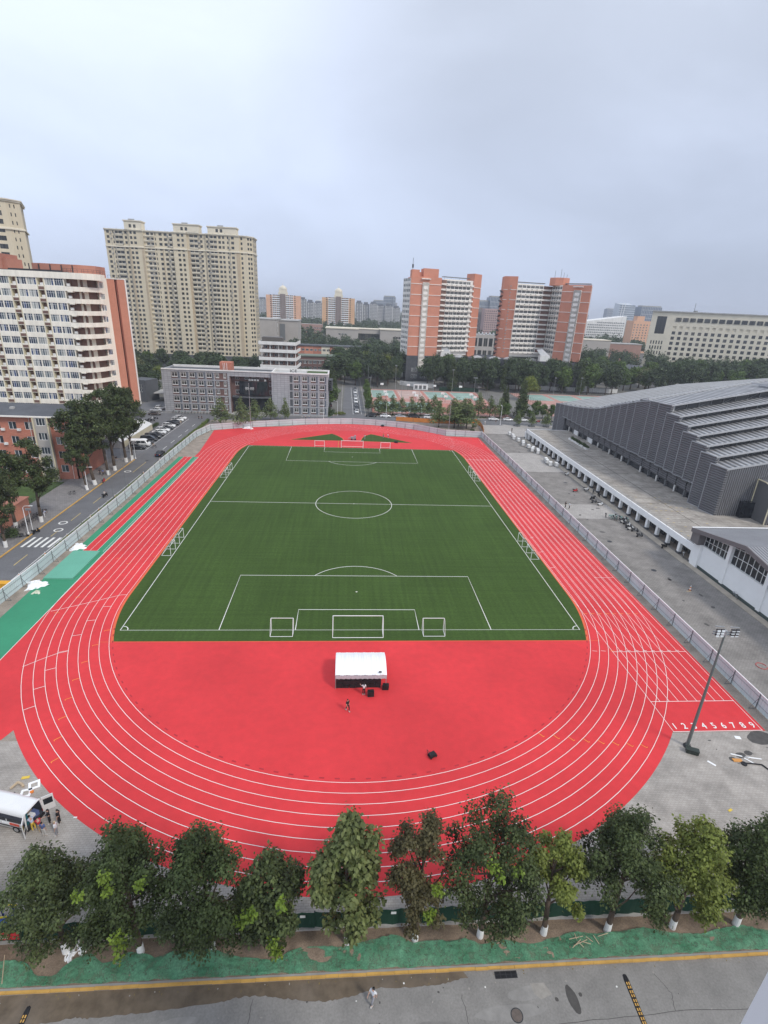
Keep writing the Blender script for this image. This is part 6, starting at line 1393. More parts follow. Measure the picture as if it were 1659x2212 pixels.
# ------------------------------------------------------------------ tent, crates, trolleys
def tent():
    t = thing('storage_tent', 'white ribbed barrel roofed tent on the red ground behind the goal', 'tent', (0.2, -63, 0.03)); x0, x1, ya, yb_ = -3.05, 3.35, -65.0, -61.0
    n = 40
    for nm, lo, hi in (('roof', None, None),):
        b = MB(); N_ = 9
        for i in range(n):
            u0 = x0+(x1-x0)*i/n; u1 = x0+(x1-x0)*(i+1)/n; dz = .035*(i % 2)
            for k in range(N_):
                a0, a1 = k/N_, (k+1)/N_; f = lambda a: (ya-.25+(yb_-ya+.5)*a, 2.15+.55*math.sin(PI*a)+.0)
                (y0_, z0_), (y1_, z1_) = f(a0), f(a1); s0 = .03*math.sin(i*.9); b.quad((u0, y0_, z0_+dz+s0), (u1, y0_, z0_+.035-dz+s0), (u1, y1_, z1_+.035-dz+s0), (u0, y1_, z1_+dz+s0))
        b.build('roof', m_tarp, t)
    b = MB()
    for i in range(n):
        u0 = x0+(x1-x0)*i/n; u1 = x0+(x1-x0)*(i+1)/n; o = .04*(i % 2); b.quad((u0, ya-.27-o, 1.62+.04*math.sin(i*1.7)), (u1, ya-.31+o, 1.62+.04*math.sin((i+1)*1.7)), (u1, ya-.27, 2.16), (u0, ya-.27, 2.16))
    b.build('valance', mat('grey_valance', (.50, .51, .54), .6, .1, 3, stretch=(6, 1, .3)), t)
    b = MB(); b.quad((x0-.02, ya-.2, .02), (x0-.02, yb_+.2, .02), (x0-.02, yb_+.2, 2.2), (x0-.02, ya-.2, 2.2)); b.build('side_curtain', m_tarp, t)
    b = MB(); b.quad((x0, yb_+.2, .02), (x1, yb_+.2, .02), (x1, yb_+.2, 2.2), (x0, yb_+.2, 2.2)); b.build('back_curtain', m_tarp, t)
    for x in (x0+.05, x1-.05):
        for y in (ya-.15, yb_+.1): b = MB(); b.tube((x, y, .03), (x, y, 2.15), .04); b.build('pole', m_steel, t)
    b = MB(); b.quad((2.35, -65.15, 2.42), (2.7, -65.15, 2.42), (2.7, -64.95, 2.52), (2.35, -64.95, 2.52)); b.build('logo', m_dark, t)
tent()
def crate(): 
    b = MB(); b.box(-.36, -.24, 0, .36, .24, .36)
    for z_ in (.0, .30): b.box(-.39, -.27, z_, .39, .27, z_+.06)
    for x in (-.36, -.12, .12, .36): b.box(x-.02, -.265, .06, x+.02, .265, .30)
    return b
cm = crate().mesh('crate', mat('black_crate_plastic', (.022, .022, .024), .45, .3, 2)); rr = random.Random(4); k = 0
for col_ in range(8):
    for lev in range(4 if col_ < 7 else 2):
        o = obj('crate', cm); o.location = (-2.5+col_*.80+rr.uniform(-.04, .04)+(.15 if col_ == 7 else 0), -64.75+rr.uniform(-.05, .05)-(.55 if col_ == 7 else 0), .03+lev*.365); o.rotation_euler = (0, 0, rr.uniform(-.06, .06))
        lv = ('bottom crate', 'second crate up', 'third crate up', 'top crate')[lev] if col_ < 7 else ('bottom crate', 'top crate')[lev]
        cn = ('leftmost', 'second', 'third', 'fourth', 'fifth', 'sixth', 'seventh')[col_]+' stack from the left under the tent' if col_ < 7 else 'short stack outside the right tent corner'
        tag(o, 'black plastic '+lv+' in the '+cn, 'crate', 'black crates stacked under the white tent')
    if col_ < 7:
        for lev in range(3):
            o = obj('crate', cm); o.location = (-2.5+col_*.80, -64.1, .03+lev*.365); tag(o, 'black plastic crate hidden behind the front row under the tent', 'crate', 'black crates in the rear row under the tent')
for z_, l in ((0, 'bottom'), (.365, 'top')):
    o = obj('crate', cm); o.location = (1.35, -66.45, .03+z_); o.rotation_euler = (0, 0, .1); tag(o, f'black plastic {l} crate of the pair beside the worker in white', 'crate', 'crates beside the worker')
t = thing('hand_trolley', 'dark hand trolley with upright handle alone on the red ground', 'trolley', (7.6, -75.9, .03), .5)
b = MB(); b.box(-.45, -.3, .12, .45, .3, .2); b.box(-.4, -.26, .2, .35, .26, .42); b.build('deck', C_BLACK, t, local=True); b = MB(); b.path([(-.42, -.25, .15), (-.62, -.25, 1.05), (-.62, .25, 1.05), (-.42, .25, .15)], .025); b.build('handle', m_dark, t, local=True)
for x in (-.33, .33):
    for y in (-.28, .28): b = MB(); b.tube((x, y-.03, .07), (x, y+.03, .07), .07, n=10); b.build('wheel', m_black, t, local=True)
t = thing('field_sprayer', 'dark machine on wheels in the gap between the two far green segments', 'machine', (0.6, 64.0, .03))
b = MB(); b.box(-1.0, -.5, .35, .8, .5, 1.1); b.box(.2, -.4, 1.1, .8, .4, 1.6); b.tube((-1, 0, .8), (-1.9, 0, .5), .12); b.build('body', C_GREY, t, local=True)
for x in (-.7, .6):
    for y in (-.5, .5): b = MB(); b.tube((x, y-.08, .3), (x, y+.08, .3), .3, n=12); b.build('wheel', m_black, t, local=True)
for x, y, l in ((12.4, 87.6, 'dark bundle lying against the far white hoarding'), (15.6, 61.6, 'dark bundle lying on the point of the right green segment')):
    b = MB(); b.lathe([(.7, 0), (.8, .25), (.45, .55), (.1, .65)], 10, (x, y, .03)); b.thing('tarp_bundle', C_BLACK, l, 'bundle', smooth=True)
# ------------------------------------------------------------------ hoardings
m_panel = mat('hoarding_sheet', (.56, .655, .66), .5, .08, .3, stretch=(1, 1, .4), orand=.05)
m_hpost = mat('hoarding_post', (.14, .15, .16), .6, .1, 1)
def hoarding(label, pts, step, H, inner, name='site_hoarding'):
    """pts: fence line; inner: +1 posts and props on the left of the direction of travel"""
    t = thing(name, label, 'fence', (*pts[0], 0)); R = wloc(t); acc = []
    for i in range(len(pts)-1):
        p, q = Vector(pts[i]), Vector(pts[i+1]); n = max(1, round((q-p).length/step))
        for k in range(n): acc.append((p+(q-p)*k/n, p+(q-p)*(k+1)/n))
    for p, q in acc:
        d = (q-p).normalized(); nn = Vector((-d.y, d.x))*inner; m = MB(); w = (q-p).length; rb = max(4, int(w/.42))
        for j in range(rb):      # shallow box ribs of the sheet
            a = p+(q-p)*(j/rb); c = p+(q-p)*((j+.72)/rb); e = p+(q-p)*((j+1)/rb)
            m.beam((a.x, a.y, .06), (c.x, c.y, .06), .03, H-.06); m.beam((c.x-nn.x*.03, c.y-nn.y*.03, .06), (e.x-nn.x*.03, e.y-nn.y*.03, .06), .03, H-.06)
        m.build('panel', m_panel, t)
        m = MB(); o = p+nn*.06; m.tube((o.x, o.y, 0), (o.x, o.y, H+.05), .045, n=6); f = p+nn*.95; m.tube((o.x, o.y, H*.72), (f.x, f.y, .03), .03, n=5); m.tube((o.x, o.y, .04), (f.x, f.y, .04), .03, n=5); m.build('post', m_hpost, t)
    for z_ in (H*.33, H*.78):
        m = MB()
        for p, q in acc: d = (q-p).normalized(); nn = Vector((-d.y, d.x))*inner*.06; m.tube((p.x+nn.x, p.y+nn.y, z_), (q.x+nn.x, q.y+nn.y, z_), .025, n=4)
        m.build('rail', m_hpost, t)
    m = MB()
    for p, q in acc: m.beam((p.x, p.y, H-.02), (q.x, q.y, H-.02), .12, .08)
    m.build('top_cap', m_white, t); return t
hoarding('white sheet hoarding along the right side of the track', [(49.55, -92), (49.5, 48), (49.2, 73.2)], 4.55, 2.2, 1)
hoarding('white sheet hoarding between the left road and the green runoff', [(-55.4, -66), (-53.8, -36), (-53.4, 0), (-53.9, 29.7), (-53.6, 62), (-51.3, 73)], 4.3, 2.2, -1)
hoarding('white sheet hoarding curving around the far bend of the track', [(-51.3, 73), (-44, 76.5), (-37.4, 79.6), (-28, 83.5), (-18.2, 87.2), (-9, 89.0), (.4, 90.6), (9.7, 89.2), (18, 86.6), (24.5, 83.4), (30, 79), (35.6, 74.6), (43, 74), (49.2, 73.2)], 4.7, 2.2, -1)
t = thing('orange_hoarding', 'orange barrier sheets around the young trees beyond the far right hoarding', 'fence', (36, 96, 0)); m_obar = mat('orange_sheet', (.62, .22, .05), .7, .12, .4)
pts = [(18.8, 99.6), (26, 98.0), (33, 97.0), (41, 96.6), (48, 97.8), (53.4, 99.2), (53.4, 92), (52.6, 85), (51.4, 79)]
for i in range(len(pts)-1):
    b = MB(); p, q = pts[i], pts[i+1]; n = 6
    for k in range(n): a = k/n; c = (k+1)/n; b.beam((p[0]+(q[0]-p[0])*a, p[1]+(q[1]-p[1])*a+.05*(k % 2), 0), (p[0]+(q[0]-p[0])*c, p[1]+(q[1]-p[1])*c+.05*(k % 2), 0), .05, 1.75)
    b.build('panel', m_obar, t); b = MB(); b.tube((*p, 0), (*p, 1.9), .06); b.build('post', m_hpost, t)
sheet('tree_bed_earth', [(19.5, 90), (26, 86), (34, 78.5), (40, 76), (49, 76), (52, 84), (53, 97), (41, 96), (26, 97)], 0.02, m_dirt)
# dark green fence near the road
t = thing('green_mesh_fence', 'dark green covered fence on a low concrete kerb behind the near trees', 'fence', (0, -92.1, 0)); m_gf = mat('dark_green_cover', (.012, .048, .028), .8, .25, .5, bump=.3)
for i in range(30):
    x = -60+i*4; b = MB(); n = 8
    for k in range(n): a = x+4*k/n; c = x+4*(k+1)/n; y = -92.1+.05*math.sin(k*2.2+i); y2 = -92.1+.05*math.sin((k+1)*2.2+i); b.beam((a, y, .28), (c, y2, .28), .04, 1.72+.03*math.sin(i+k))
    b.build('cover_panel', m_gf, t, smooth=False); b = MB(); b.tube((x, -92.0, 0), (x, -92.0, 2.05), .05); b.build('post', m_dark, t)
b = MB(); b.box(-60, -92.25, 0, 60, -91.95, .30); b.build('kerb_wall', m_concrete, t)
t = thing('red_sign', 'red signboard with white lettering hung on the dark green fence at left', 'sign', (-26.0, -92.28, .75)); b = MB(); b.box(-29.5, -92.3, .75, -25.35, -92.22, 1.45); b.build('board', mat('sign_red', (.62, .035, .045), .5, .08, 1), t)
b = MB()
for ox in (-27.05, -26.55):
    for (a0, b0, a1, b1) in ((0, 0, .05, .34), (.0, .3, .4, .35), (.36, .02, .41, .34), (.1, .15, .3, .2), (.16, 0, .21, .34), (.05, 0, .38, .045)): b.box(ox+a0, -92.33, .92+b0, ox+a1, -92.301, .92+b1)
b.box(-27.3, -92.33, .92, -27.2, -92.301, 1.0); b.build('lettering', m_white, t)
for x in (2.0, 11.3, 29.5, -4.9): b = MB(); b.box(x-.2, -92.2, 1.62, x+.2, -92.16, 1.85); b.thing('notice_plate', m_white_dirty, {2.0: 'small pale notice plate on the dark green fence beside the pale leafed tree', 11.3: 'small pale notice plate on the dark green fence right of centre', 29.5: 'small pale notice plate on the dark green fence at the far right', -4.9: 'small pale notice plate on the dark green fence left of the pale leafed tree'}[x], 'notice')
# ------------------------------------------------------------------ foliage
def leaf_mat(name, dark, light, alt=None, spec=0.25, clump=0.35, transl=0.18):
    """leaf colour: random per leaf between dark and light, drifting per tree towards alt, with paler and deeper sprays"""
    m = bpy.data.materials.new(name); m.use_nodes = True; nt = m.node_tree; N = nt.nodes; L = nt.links; b = N['Principled BSDF']
    b.inputs['Roughness'].default_value = .55; b.inputs['Specular IOR Level'].default_value = spec
    g = N.new('ShaderNodeNewGeometry'); oi = N.new('ShaderNodeObjectInfo'); tc = N.new('ShaderNodeTexCoord')
    mx = N.new('ShaderNodeMix'); mx.data_type = 'RGBA'; mx.inputs['A'].default_value = (*dark, 1); mx.inputs['B'].default_value = (*light, 1); L.new(g.outputs['Random Per Island'], mx.inputs['Factor'])
    m2 = N.new('ShaderNodeMix'); m2.data_type = 'RGBA'; m2.inputs['B'].default_value = (*(alt or light), 1); L.new(mx.outputs['Result'], m2.inputs['A'])
    fr = N.new('ShaderNodeMath'); fr.operation = 'MULTIPLY'; fr.inputs[1].default_value = .6; L.new(oi.outputs['Random'], fr.inputs[0]); L.new(fr.outputs[0], m2.inputs['Factor'])
    no = N.new('ShaderNodeTexNoise'); no.inputs['Scale'].default_value = .55; no.inputs['Detail'].default_value = 3; L.new(tc.outputs['Object'], no.inputs['Vector'])
    r = N.new('ShaderNodeMapRange'); r.inputs['From Min'].default_value = .32; r.inputs['From Max'].default_value = .68; r.inputs['To Min'].default_value = 1-clump; r.inputs['To Max'].default_value = 1+clump; L.new(no.outputs['Fac'], r.inputs['Value'])
    v = N.new('ShaderNodeVectorMath'); v.operation = 'SCALE'; L.new(m2.outputs['Result'], v.inputs[0]); L.new(r.outputs[0], v.inputs['Scale']); L.new(v.outputs['Vector'], b.inputs['Base Color'])
    if transl: 
        t = N.new('ShaderNodeBsdfTranslucent'); L.new(v.outputs['Vector'], t.inputs['Color']); ms = N.new('ShaderNodeMixShader'); ms.inputs[0].default_value = transl; L.new(b.outputs[0], ms.inputs[1]); L.new(t.outputs[0], ms.inputs[2]); L.new(ms.outputs[0], N['Material Output'].inputs['Surface'])
    return m
lf_dark = leaf_mat('dark_leaf', (.030, .044, .018), (.105, .132, .048), (.065, .095, .028), clump=.55)
lf_mid = leaf_mat('mid_leaf', (.035, .062, .020), (.085, .125, .038), (.06, .09, .025))
lf_far = leaf_mat('belt_leaf', (.032, .050, .026), (.085, .115, .050), (.065, .105, .040), clump=.45)
lf_bright = leaf_mat('bright_leaf', (.055, .10, .022), (.12, .18, .045), (.10, .15, .03))
lf_lime = leaf_mat('lime_leaf', (.08, .14, .018), (.20, .28, .035))
lf_yell = leaf_mat('yellow_green_leaf', (.095, .13, .025), (.24, .28, .06), (.17, .20, .045))
lf_big = leaf_mat('broad_pale_leaf', (.085, .11, .034), (.20, .225, .085), (.13, .16, .05))
lf_olive = leaf_mat('olive_leaf', (.085, .10, .04), (.17, .18, .08))
def foliage(lobes, n, size, seed, droop=.3, shell=.45, jit=1.0):
    """n kite shaped leaves through a set of ellipsoidal sprays (x,y,z,rx,ry,rz[,weight]) -> vertex array, lobe index"""
    R = np.random.default_rng(seed); Lb = np.array([l[:6] for l in lobes]); w = np.array([(l[3]*l[4]*l[5])**.66*(l[6] if len(l) > 6 else 1) for l in lobes]); w /= w.sum()
    idx = R.choice(len(lobes), n, p=w); d = R.normal(size=(n, 3)); d /= np.linalg.norm(d, axis=1)[:, None]
    rad = shell+(1-shell)*R.random(n)**.6; rad *= 1+.16*R.normal(size=n)*jit
    P = Lb[idx, :3]+d*rad[:, None]*Lb[idx, 3:]
    nrm = d*.75+R.normal(size=(n, 3))*.55+np.array([0, 0, .45]); nrm /= np.linalg.norm(nrm, axis=1)[:, None]
    t = R.normal(size=(n, 3))+d*.6-np.array([0, 0, droop*3.0]); t -= nrm*(t*nrm).sum(1)[:, None]; t /= np.linalg.norm(t, axis=1)[:, None]; s = np.cross(nrm, t)
    sz = size*(.6+.8*R.random(n))[:, None]
    V = np.empty((n, 4, 3)); V[:, 0] = P; V[:, 1] = P+t*sz*.45+s*sz*.34+nrm*sz*.08; V[:, 2] = P+t*sz; V[:, 3] = P+t*sz*.45-s*sz*.34+nrm*sz*.08
    return V, idx
def np_mesh(name, V, mats, mi=None):
    n = len(V); me = bpy.data.meshes.new(name); me.vertices.add(n*4); me.vertices.foreach_set('co', V.reshape(-1).astype(np.float32)); me.loops.add(n*4); me.loops.foreach_set('vertex_index', np.arange(n*4, dtype=np.int32)); me.polygons.add(n)
    me.polygons.foreach_set('loop_start', np.arange(0, n*4, 4, dtype=np.int32)); me.polygons.foreach_set('loop_total', np.full(n, 4, dtype=np.int32))
    for m in mats: me.materials.append(m)
    if mi is not None: me.polygons.foreach_set('material_index', mi.astype(np.int32))
    me.update(calc_edges=True); me.validate(); return me
def lobes_round(R, h, r, base=.30, n=18, spread=.72, flat=1.0):
    c = h*(base+(1-base)/2); rz = h*(1-base)/2; out = []
    for i in range(n):
        while True:
            p = np.array([R.uniform(-1, 1), R.uniform(-1, 1), R.uniform(-1, 1)])
            if .25 < np.linalg.norm(p) < 1: break
        tp = 1-.35*max(0, p[2]); k = R.uniform(.26, .44)
        out.append((p[0]*r*spread*tp, p[1]*r*spread*tp, c+p[2]*rz*.80, r*k, r*k, min(r, rz)*k*R.uniform(.7, 1.0)))
    return out
def lobes_column(R, h, r, base=.12, n=14, power=.9):
    out = []
    for i in range(n):
        u = (i+.5)/n; rr_ = r*(1-u)**power*.9+.12*r; a = R.uniform(0, 6.28); k = rr_*.55; out.append((math.cos(a)*rr_*.45, math.sin(a)*rr_*.45, h*(base+(1-base)*u), k, k, h*.09))
        a += 2.2; out.append((math.cos(a)*rr_*.55, math.sin(a)*rr_*.55, h*(base+(1-base)*u), k*.9, k*.9, h*.07))
    return out
def trunk_mb(h, r, lobes, base=.30, lean=(0, 0), limbs=7, seed=0, n=8):
    R = random.Random(seed); b = MB(); top = Vector((lean[0], lean[1], h*.72)); pts = []
    for i in range(5):
        u = i/4; pts.append(Vector((lean[0]*u**1.5+R.uniform(-.06, .06)*u*r*8, lean[1]*u**1.5+R.uniform(-.06, .06)*u*r*8, h*.72*u)))
    rr_ = [r*1.25, r*.95, r*.75, r*.5, r*.22]; b.path(pts, rr_, n)
    for l in sorted(lobes, key=lambda q: q[2])[::max(1, len(lobes)//limbs)]:
        e = Vector(l[:3]); zz = max(h*base*.75, min(h*.6, e.z-h*.16)); u = zz/(h*.72); k = min(3, int(u*4)); f = u*4-k; s = pts[k].lerp(pts[k+1], f); m = s.lerp(e, .55)+Vector((0, 0, -.05*h*R.random())); b.path([s, m, e], [r*.42, r*.26, r*.09], 5)
    return b
TREES = {}
def proto(kind, seed, h, r, leaf, nleaf, size, shape='round', base=.28, nl=18, rt=.18, droop=.3, limbs=7):
    R = np.random.default_rng(seed); lo = lobes_column(R, h, r, base, nl) if shape == 'column' else lobes_round(R, h, r, base, nl)
    if shape == 'ragged': lo = [(l[0]*1.12, l[1]*1.12, l[2]*1.03, l[3]*.62, l[4]*.62, l[5]*.55) for l in lo]
    V, idx = foliage(lo, nleaf, size, seed+1, droop); cr = np_mesh('crown', V, [leaf]); tr = trunk_mb(h, rt, lo, base, limbs=limbs, seed=seed, n=6).mesh('trunk', m_bark, True); TREES.setdefault(kind, []).append((cr, tr, h, r)); return lo, V
def plant(kind, i, loc, h, label, group=None, cat='tree', name=None, rz=0, wid=1.0):
    cr, tr, ph, pr = TREES[kind][i % len(TREES[kind])]; s = h/ph; t = thing(name or 'tree', label, cat, loc, rz, group); t.scale = (s*wid, s*wid, s); obj('trunk', tr, t); obj('crown', cr, t); return t
for k in range(5): proto('belt', 40+k, 15, 5.2+.4*(k % 3), lf_far, 2600, .85, base=.20, nl=20, rt=.22)
for k in range(2): proto('bright', 60+k, 10, 3.4, lf_bright, 2200, .55, base=.22, nl=16)
proto('conifer', 70, 16, 3.2, lf_dark, 2600, .6, 'column', .10, 16); proto('conifer', 71, 16, 2.6, lf_dark, 2200, .6, 'column', .12, 16)
for k in range(4): proto('young', 80+k, 9.5, 2.3+.25*k, leaf_mat('young_leaf', (.085, .12, .042), (.21, .26, .10), (.15, .19, .07)) if k == 0 else bpy.data.materials['young_leaf'], 1300+80*k, .40, 'column', .22, 11, rt=.09, droop=.1)
for k in range(4): proto('poplar', 90+k, 19, 5.0, lf_dark, 8500, .40, 'ragged', .26, 44, rt=.30, droop=.35, limbs=14)
proto('olive', 96, 10, 3.6, lf_olive, 1800, .5, base=.15, nl=16, droop=.5); proto('yellowgreen', 97, 14, 5.0, lf_yell, 2600, .65, base=.25, nl=18)
proto('bush', 98, 2.6, 1.9, lf_mid, 900, .3, base=.02, nl=14, rt=.06); proto('limebush', 99, 1.6, 1.6, lf_yell, 700, .25, base=.02, nl=12, rt=.05)
def scatter(x0, x1, y0, y1, sp, seed, ok=lambda x, y: True, jit=.36):
    R = random.Random(seed); out = []; j = 0; y = y0
    while y < y1:
        x = x0+(sp/2 if j % 2 else 0)
        while x < x1:
            q = (x+R.uniform(-jit, jit)*sp, y+R.uniform(-jit, jit)*sp)
            if ok(*q): out.append(q)
            x += sp
        y += sp*.87; j += 1
    return out
RT = random.Random(5)
def belt(pts, h0, h1, label, group, kinds=('belt',)*7+('bright', 'yellowgreen', 'olive'), wid=(.85, 1.2)):
    for i, (x, y) in enumerate(pts): plant(RT.choice(kinds), RT.randrange(5), (x, y, 0), RT.uniform(h0, h1), label, group, rz=RT.uniform(0, 6.28), wid=RT.uniform(*wid))
belt(scatter(-138, -48, 132, 243, 13.5, 1, lambda x, y: not (-104 < x < -80 and y < 140) and not (-48 < x < -24 and 146 < y < 170)), 10, 17, 'broadleaf tree in the belt between the beige slab and the teaching building', 'trees between the beige slab and the teaching building')
belt(scatter(-46, -24, 172, 212, 12, 2), 8, 12, 'broadleaf tree behind the tiered white block', 'trees behind the tiered white block')
belt(scatter(-7, 33, 198, 280, 11, 3, lambda x, y: not (x > 30 and y < 226)), 15, 20, 'tall broadleaf tree in the mass between the side street and the left orange tower', 'trees at the end of the side street')
belt(scatter(51, 160, 193, 219, 9.4, 4, lambda x, y: not (y > 217 and x > 118)), 16, 20.5, 'broadleaf tree in the row behind the courts and before the stone podium', 'trees before the stone podium', ('belt',)*6+('conifer', 'bright', 'conifer'))
belt(scatter(166, 400, 205, 300, 17, 6, lambda x, y: not (196 < x < 232 and 252 < y < 300) and y < 400-.32*x+60 and (x-166)*.0+y > 205), 15, 21, 'broadleaf tree in the wide wood behind the gymnasium', 'wood behind the gymnasium', ('belt',)*6+('bright', 'bright', 'olive'))
for i, (x, y, h) in enumerate(((-11, 150, 14), (-8.5, 158, 13), (-10, 166, 15), (-7.8, 140, 11))): plant('conifer', i, (x, y, 0), h, 'dark conifer in the row at the right end of the teaching building', 'conifers beside the side street')
for i, (x, y) in enumerate(((178, 216), (187, 224), (197, 232), (206, 238), (192, 214))): plant('bright', i, (x, y, 0), 14+i % 3, 'bright green tree among the dark wood behind the gymnasium', 'bright trees behind the gymnasium', rz=i, wid=1.2)
plant('olive', 0, (214, 226, 0), 11, 'pale olive willow like tree right of the bright green trees behind the gymnasium')
plant('yellowgreen', 0, (97, 163, 0), 14.5, 'yellow green round tree between the two groups of courts')
plant('bright', 0, (-9.5, 121, 0), 12.5, 'bright round tree at the right end of the teaching building', wid=1.25)
for i in range(8): plant('bright', i, (7.6+.15*i, 114.5+8*i, 0), 7.5+.3*(i % 3), 'slim bright green tree in the row along the right side of the side street', 'row along the side street', rz=i*1.3, wid=.8)
for i, (x, y, h) in enumerate(((76, 111.5, 17), (78.6, 116, 16), (70, 118, 13), (73, 124, 12))): plant('conifer', i, (x, y, 0), h, ('tallest dark conifer beyond the white cars', 'second tallest dark conifer beyond the white cars', 'dark conifer at the edge of the courts beyond the white cars', 'rear dark conifer beyond the white cars')[i], 'conifers by the courts')
for i, (x, y, h) in enumerate(((69.5, 111, 8), (83, 111.5, 8.5), (87, 113, 7.5), (91, 112, 7), (80, 110.5, 5))): plant('bright', i, (x, y, 0), h, 'leafy green tree in the strip behind the white parked cars', 'green strip behind the parked cars', rz=i)
def ytree(i, x, y, h, label, wid=1.0, grp=None): return plant('young', i, (x, y, 0.02), h, label, grp, rz=i*1.7, wid=wid)
yl = [(-49.8, 82.3, 10.2, 'young tree, leftmost before the teaching building windows', 1.75), (-41.4, 79.1, 11, 'young tree before the black entrance screen, nearest the hoarding', 1.5), (-38.1, 89.4, 9, 'young tree right of the tall thin pole before the entrance', 1.5), (-32.2, 91.4, 9, 'young tree before the right edge of the black screen', 1.5), (-26.7, 93.4, 9.2, 'thin young tree beside the dark lettering of the teaching building', 1.1)]
for i, q in enumerate(yl): ytree(i, *q[:4], wid=q[4])
for i, (x, y, h, w_, l) in enumerate(((11.9, 111.4, 9.4, 1.9, 'dense young tree, first from the left before the courts'), (18.3, 111.6, 8.6, 1.9, 'dense young tree, second from the left before the courts'), (30.8, 111.2, 9, 1.6, 'slim young tree, third from the left before the courts'), (37.1, 112, 9.4, 1.5, 'slim young tree, fourth from the left before the courts'), (57.2, 113, 11, 1.6, 'tall young tree, fifth from the left before the courts'), (62.4, 112.5, 9.4, 1.6, 'young tree, sixth from the left before the courts'), (67, 112, 9.2, 1.6, 'young tree, last on the right before the courts'),
        (35.3, 88.8, 11, 1.5, 'loose young tree at the left of the orange hoarding bed'), (41.6, 88.4, 12, 2.0, 'bushy young tree in the middle of the orange hoarding bed'), (46.4, 87.6, 11.5, 2.0, 'bushy young tree at the right of the orange hoarding bed'), (44, 92, 10.5, 1.8, 'young tree at the back of the orange hoarding bed'))): ytree(i, x, y, h, l, w_)
for i, (x, y) in enumerate(((14.8, 110.6), (22.5, 111.6), (26.5, 110.8), (34, 111.4), (45, 112), (50.5, 111.2), (53.5, 114))): ytree(i+2, x, y, 7.2+.6*(i % 3), 'smaller young tree filling the row before the courts', 1.7, 'smaller young trees before the courts')
for i, x in enumerate((70, 76.3, 82.6)):
    ytree(i, x, 95.9, 6.6, ('left', 'middle', 'right')[i]+' of three small street trees in planters before the gymnasium', 1.3); b = MB(); b.lathe([(1.5, 0), (1.6, .5), (1.2, .5), (1.1, .35)], 8, (x, 95.9, .014)); b.thing('tree_planter', m_grey_post, 'dark planter at the foot of the '+('left', 'middle', 'right')[i]+' street tree before the gymnasium', 'planter', 'street tree planters')
for i, (x, y) in enumerate(((24, 88), (29, 83), (47.5, 82), (50, 90))): plant('bush', i, (x, y, 0), 1.6, 'low bush growing in the earth bed inside the orange hoarding', 'bushes in the orange hoarding bed', 'bush', 'bush')
for i, (x, y, h, l, k) in enumerate(((-9.3, 106.8, 3.6, 'round dark bush at the right corner of the teaching building', 'bush'), (-66.5, -22, 2.6, 'clipped bush beside the lamp post on the left sidewalk', 'bush'), (-67.5, -27.5, 2.2, 'clipped bush cut by the left edge on the sidewalk', 'bush'))): plant(k, i, (x, y, .1), h, l, None, 'bush', 'bush')
for i in range(3): plant('limebush', i, (-6.2+1.3*i, 108.2, 0), 1.5, 'yellow green clipped bush at the corner of the side street', 'clipped bushes at the street corner', 'bush', 'bush', rz=i)
# poplars along the left road, bases limewashed
for i, (x, y, h, w_) in enumerate(((-64.9, -26, 15.5, 1.0), (-68, -17.2, 18.5, 1.0), (-64.9, -13.9, 18.5, .95), (-64.6, 10.1, 22.5, 1.0), (-64.8, 6.1, 15.5, .8), (-64.7, 18.2, 22.5, .9), (-64.7, 22.3, 23, .95), (-64.2, 33.0, 22, .9), (-64.8, 30.3, 23, .95))):
    n_ = ('first', 'second', 'third', 'fifth', 'fourth', 'sixth', 'seventh', 'ninth', 'eighth')[i]
    t = plant('poplar', i, (x, y, .1), h, f'tall dark poplar with limewashed foot, {n_} from the near end of the left road', 'poplars along the left road', rz=i*2.1, wid=w_)
    t.rotation_euler = (0, (0, -.03, .02, -.13, -.10, -.06, -.02, .02, -.03)[i], 0)
    s = t.scale; b = MB(); b.tube((0, 0, 0), (0, 0, 1.3/s.z), .42, .39, 10); b.build('limewash_band', m_lime_white, t, local=True)
# near row in front of the dark green fence
def near_tree(x, h, r, leaf, label, seed, size=.30, n=11000, base=.16, droop=.55, nl=58, lime=(), lean=(0, 0), shape='round', y=-93.25, spread=.75):
    size *= .66; n = int(n*1.55); h *= 1.0 if seed in (304, 305) else 1.05; r *= 1.02 if seed < 304 else 1.0
    R = np.random.default_rng(seed); lo = lobes_round(R, h, r, base, nl, spread)
    tp = lambda z: 1.16-.46*max(0, (z/h-base)/(1-base)); r *= .98; lo = [(l[0]*tp(l[2])+lean[0]*l[2]/h, l[1]*tp(l[2])+lean[1]*l[2]/h, l[2], l[3]*.54, l[4]*.54, l[5]*.60) for l in lo]+[(R.uniform(-.3, .3), R.uniform(-.3, .3), h*.93, r*.17, r*.17, h*.06)]
    if shape == 'spire': lo = [(l[0]*(1.15-.95*max(0, l[2]/h-.25)), l[1]*(1.15-.95*max(0, l[2]/h-.25)), l[2], *l[3:]) for l in lo]+[(0, 0, h*.93, r*.22, r*.22, h*.09), (r*.45, 0, h*.84, r*.18, r*.18, h*.07)]
    n0 = len(lo); lo += [(*q, .42, .40, .42, .75) for q in lime]
    V, idx = foliage(lo, n, size, seed+7, droop, shell=.25, jit=1.35); t = thing('tree', label, 'tree', (x, y, .15), 0, 'near trees along the dark green fence')
    tr = trunk_mb(h, .20, lo[:n0], max(.16, base), lean, 12, seed, 10); tr.build('trunk', m_bark, t, True, local=True)
    np_ = np_mesh('crown', V, [leaf, lf_lime], (idx >= n0).astype(int)); obj('crown', np_, t)
    b = MB(); b.tube((0, 0, -.05), (lean[0]*.02, lean[1]*.02, 1.15), .275, .235, 12); b.build('limewash_band', m_lime_white, t, local=True); return t
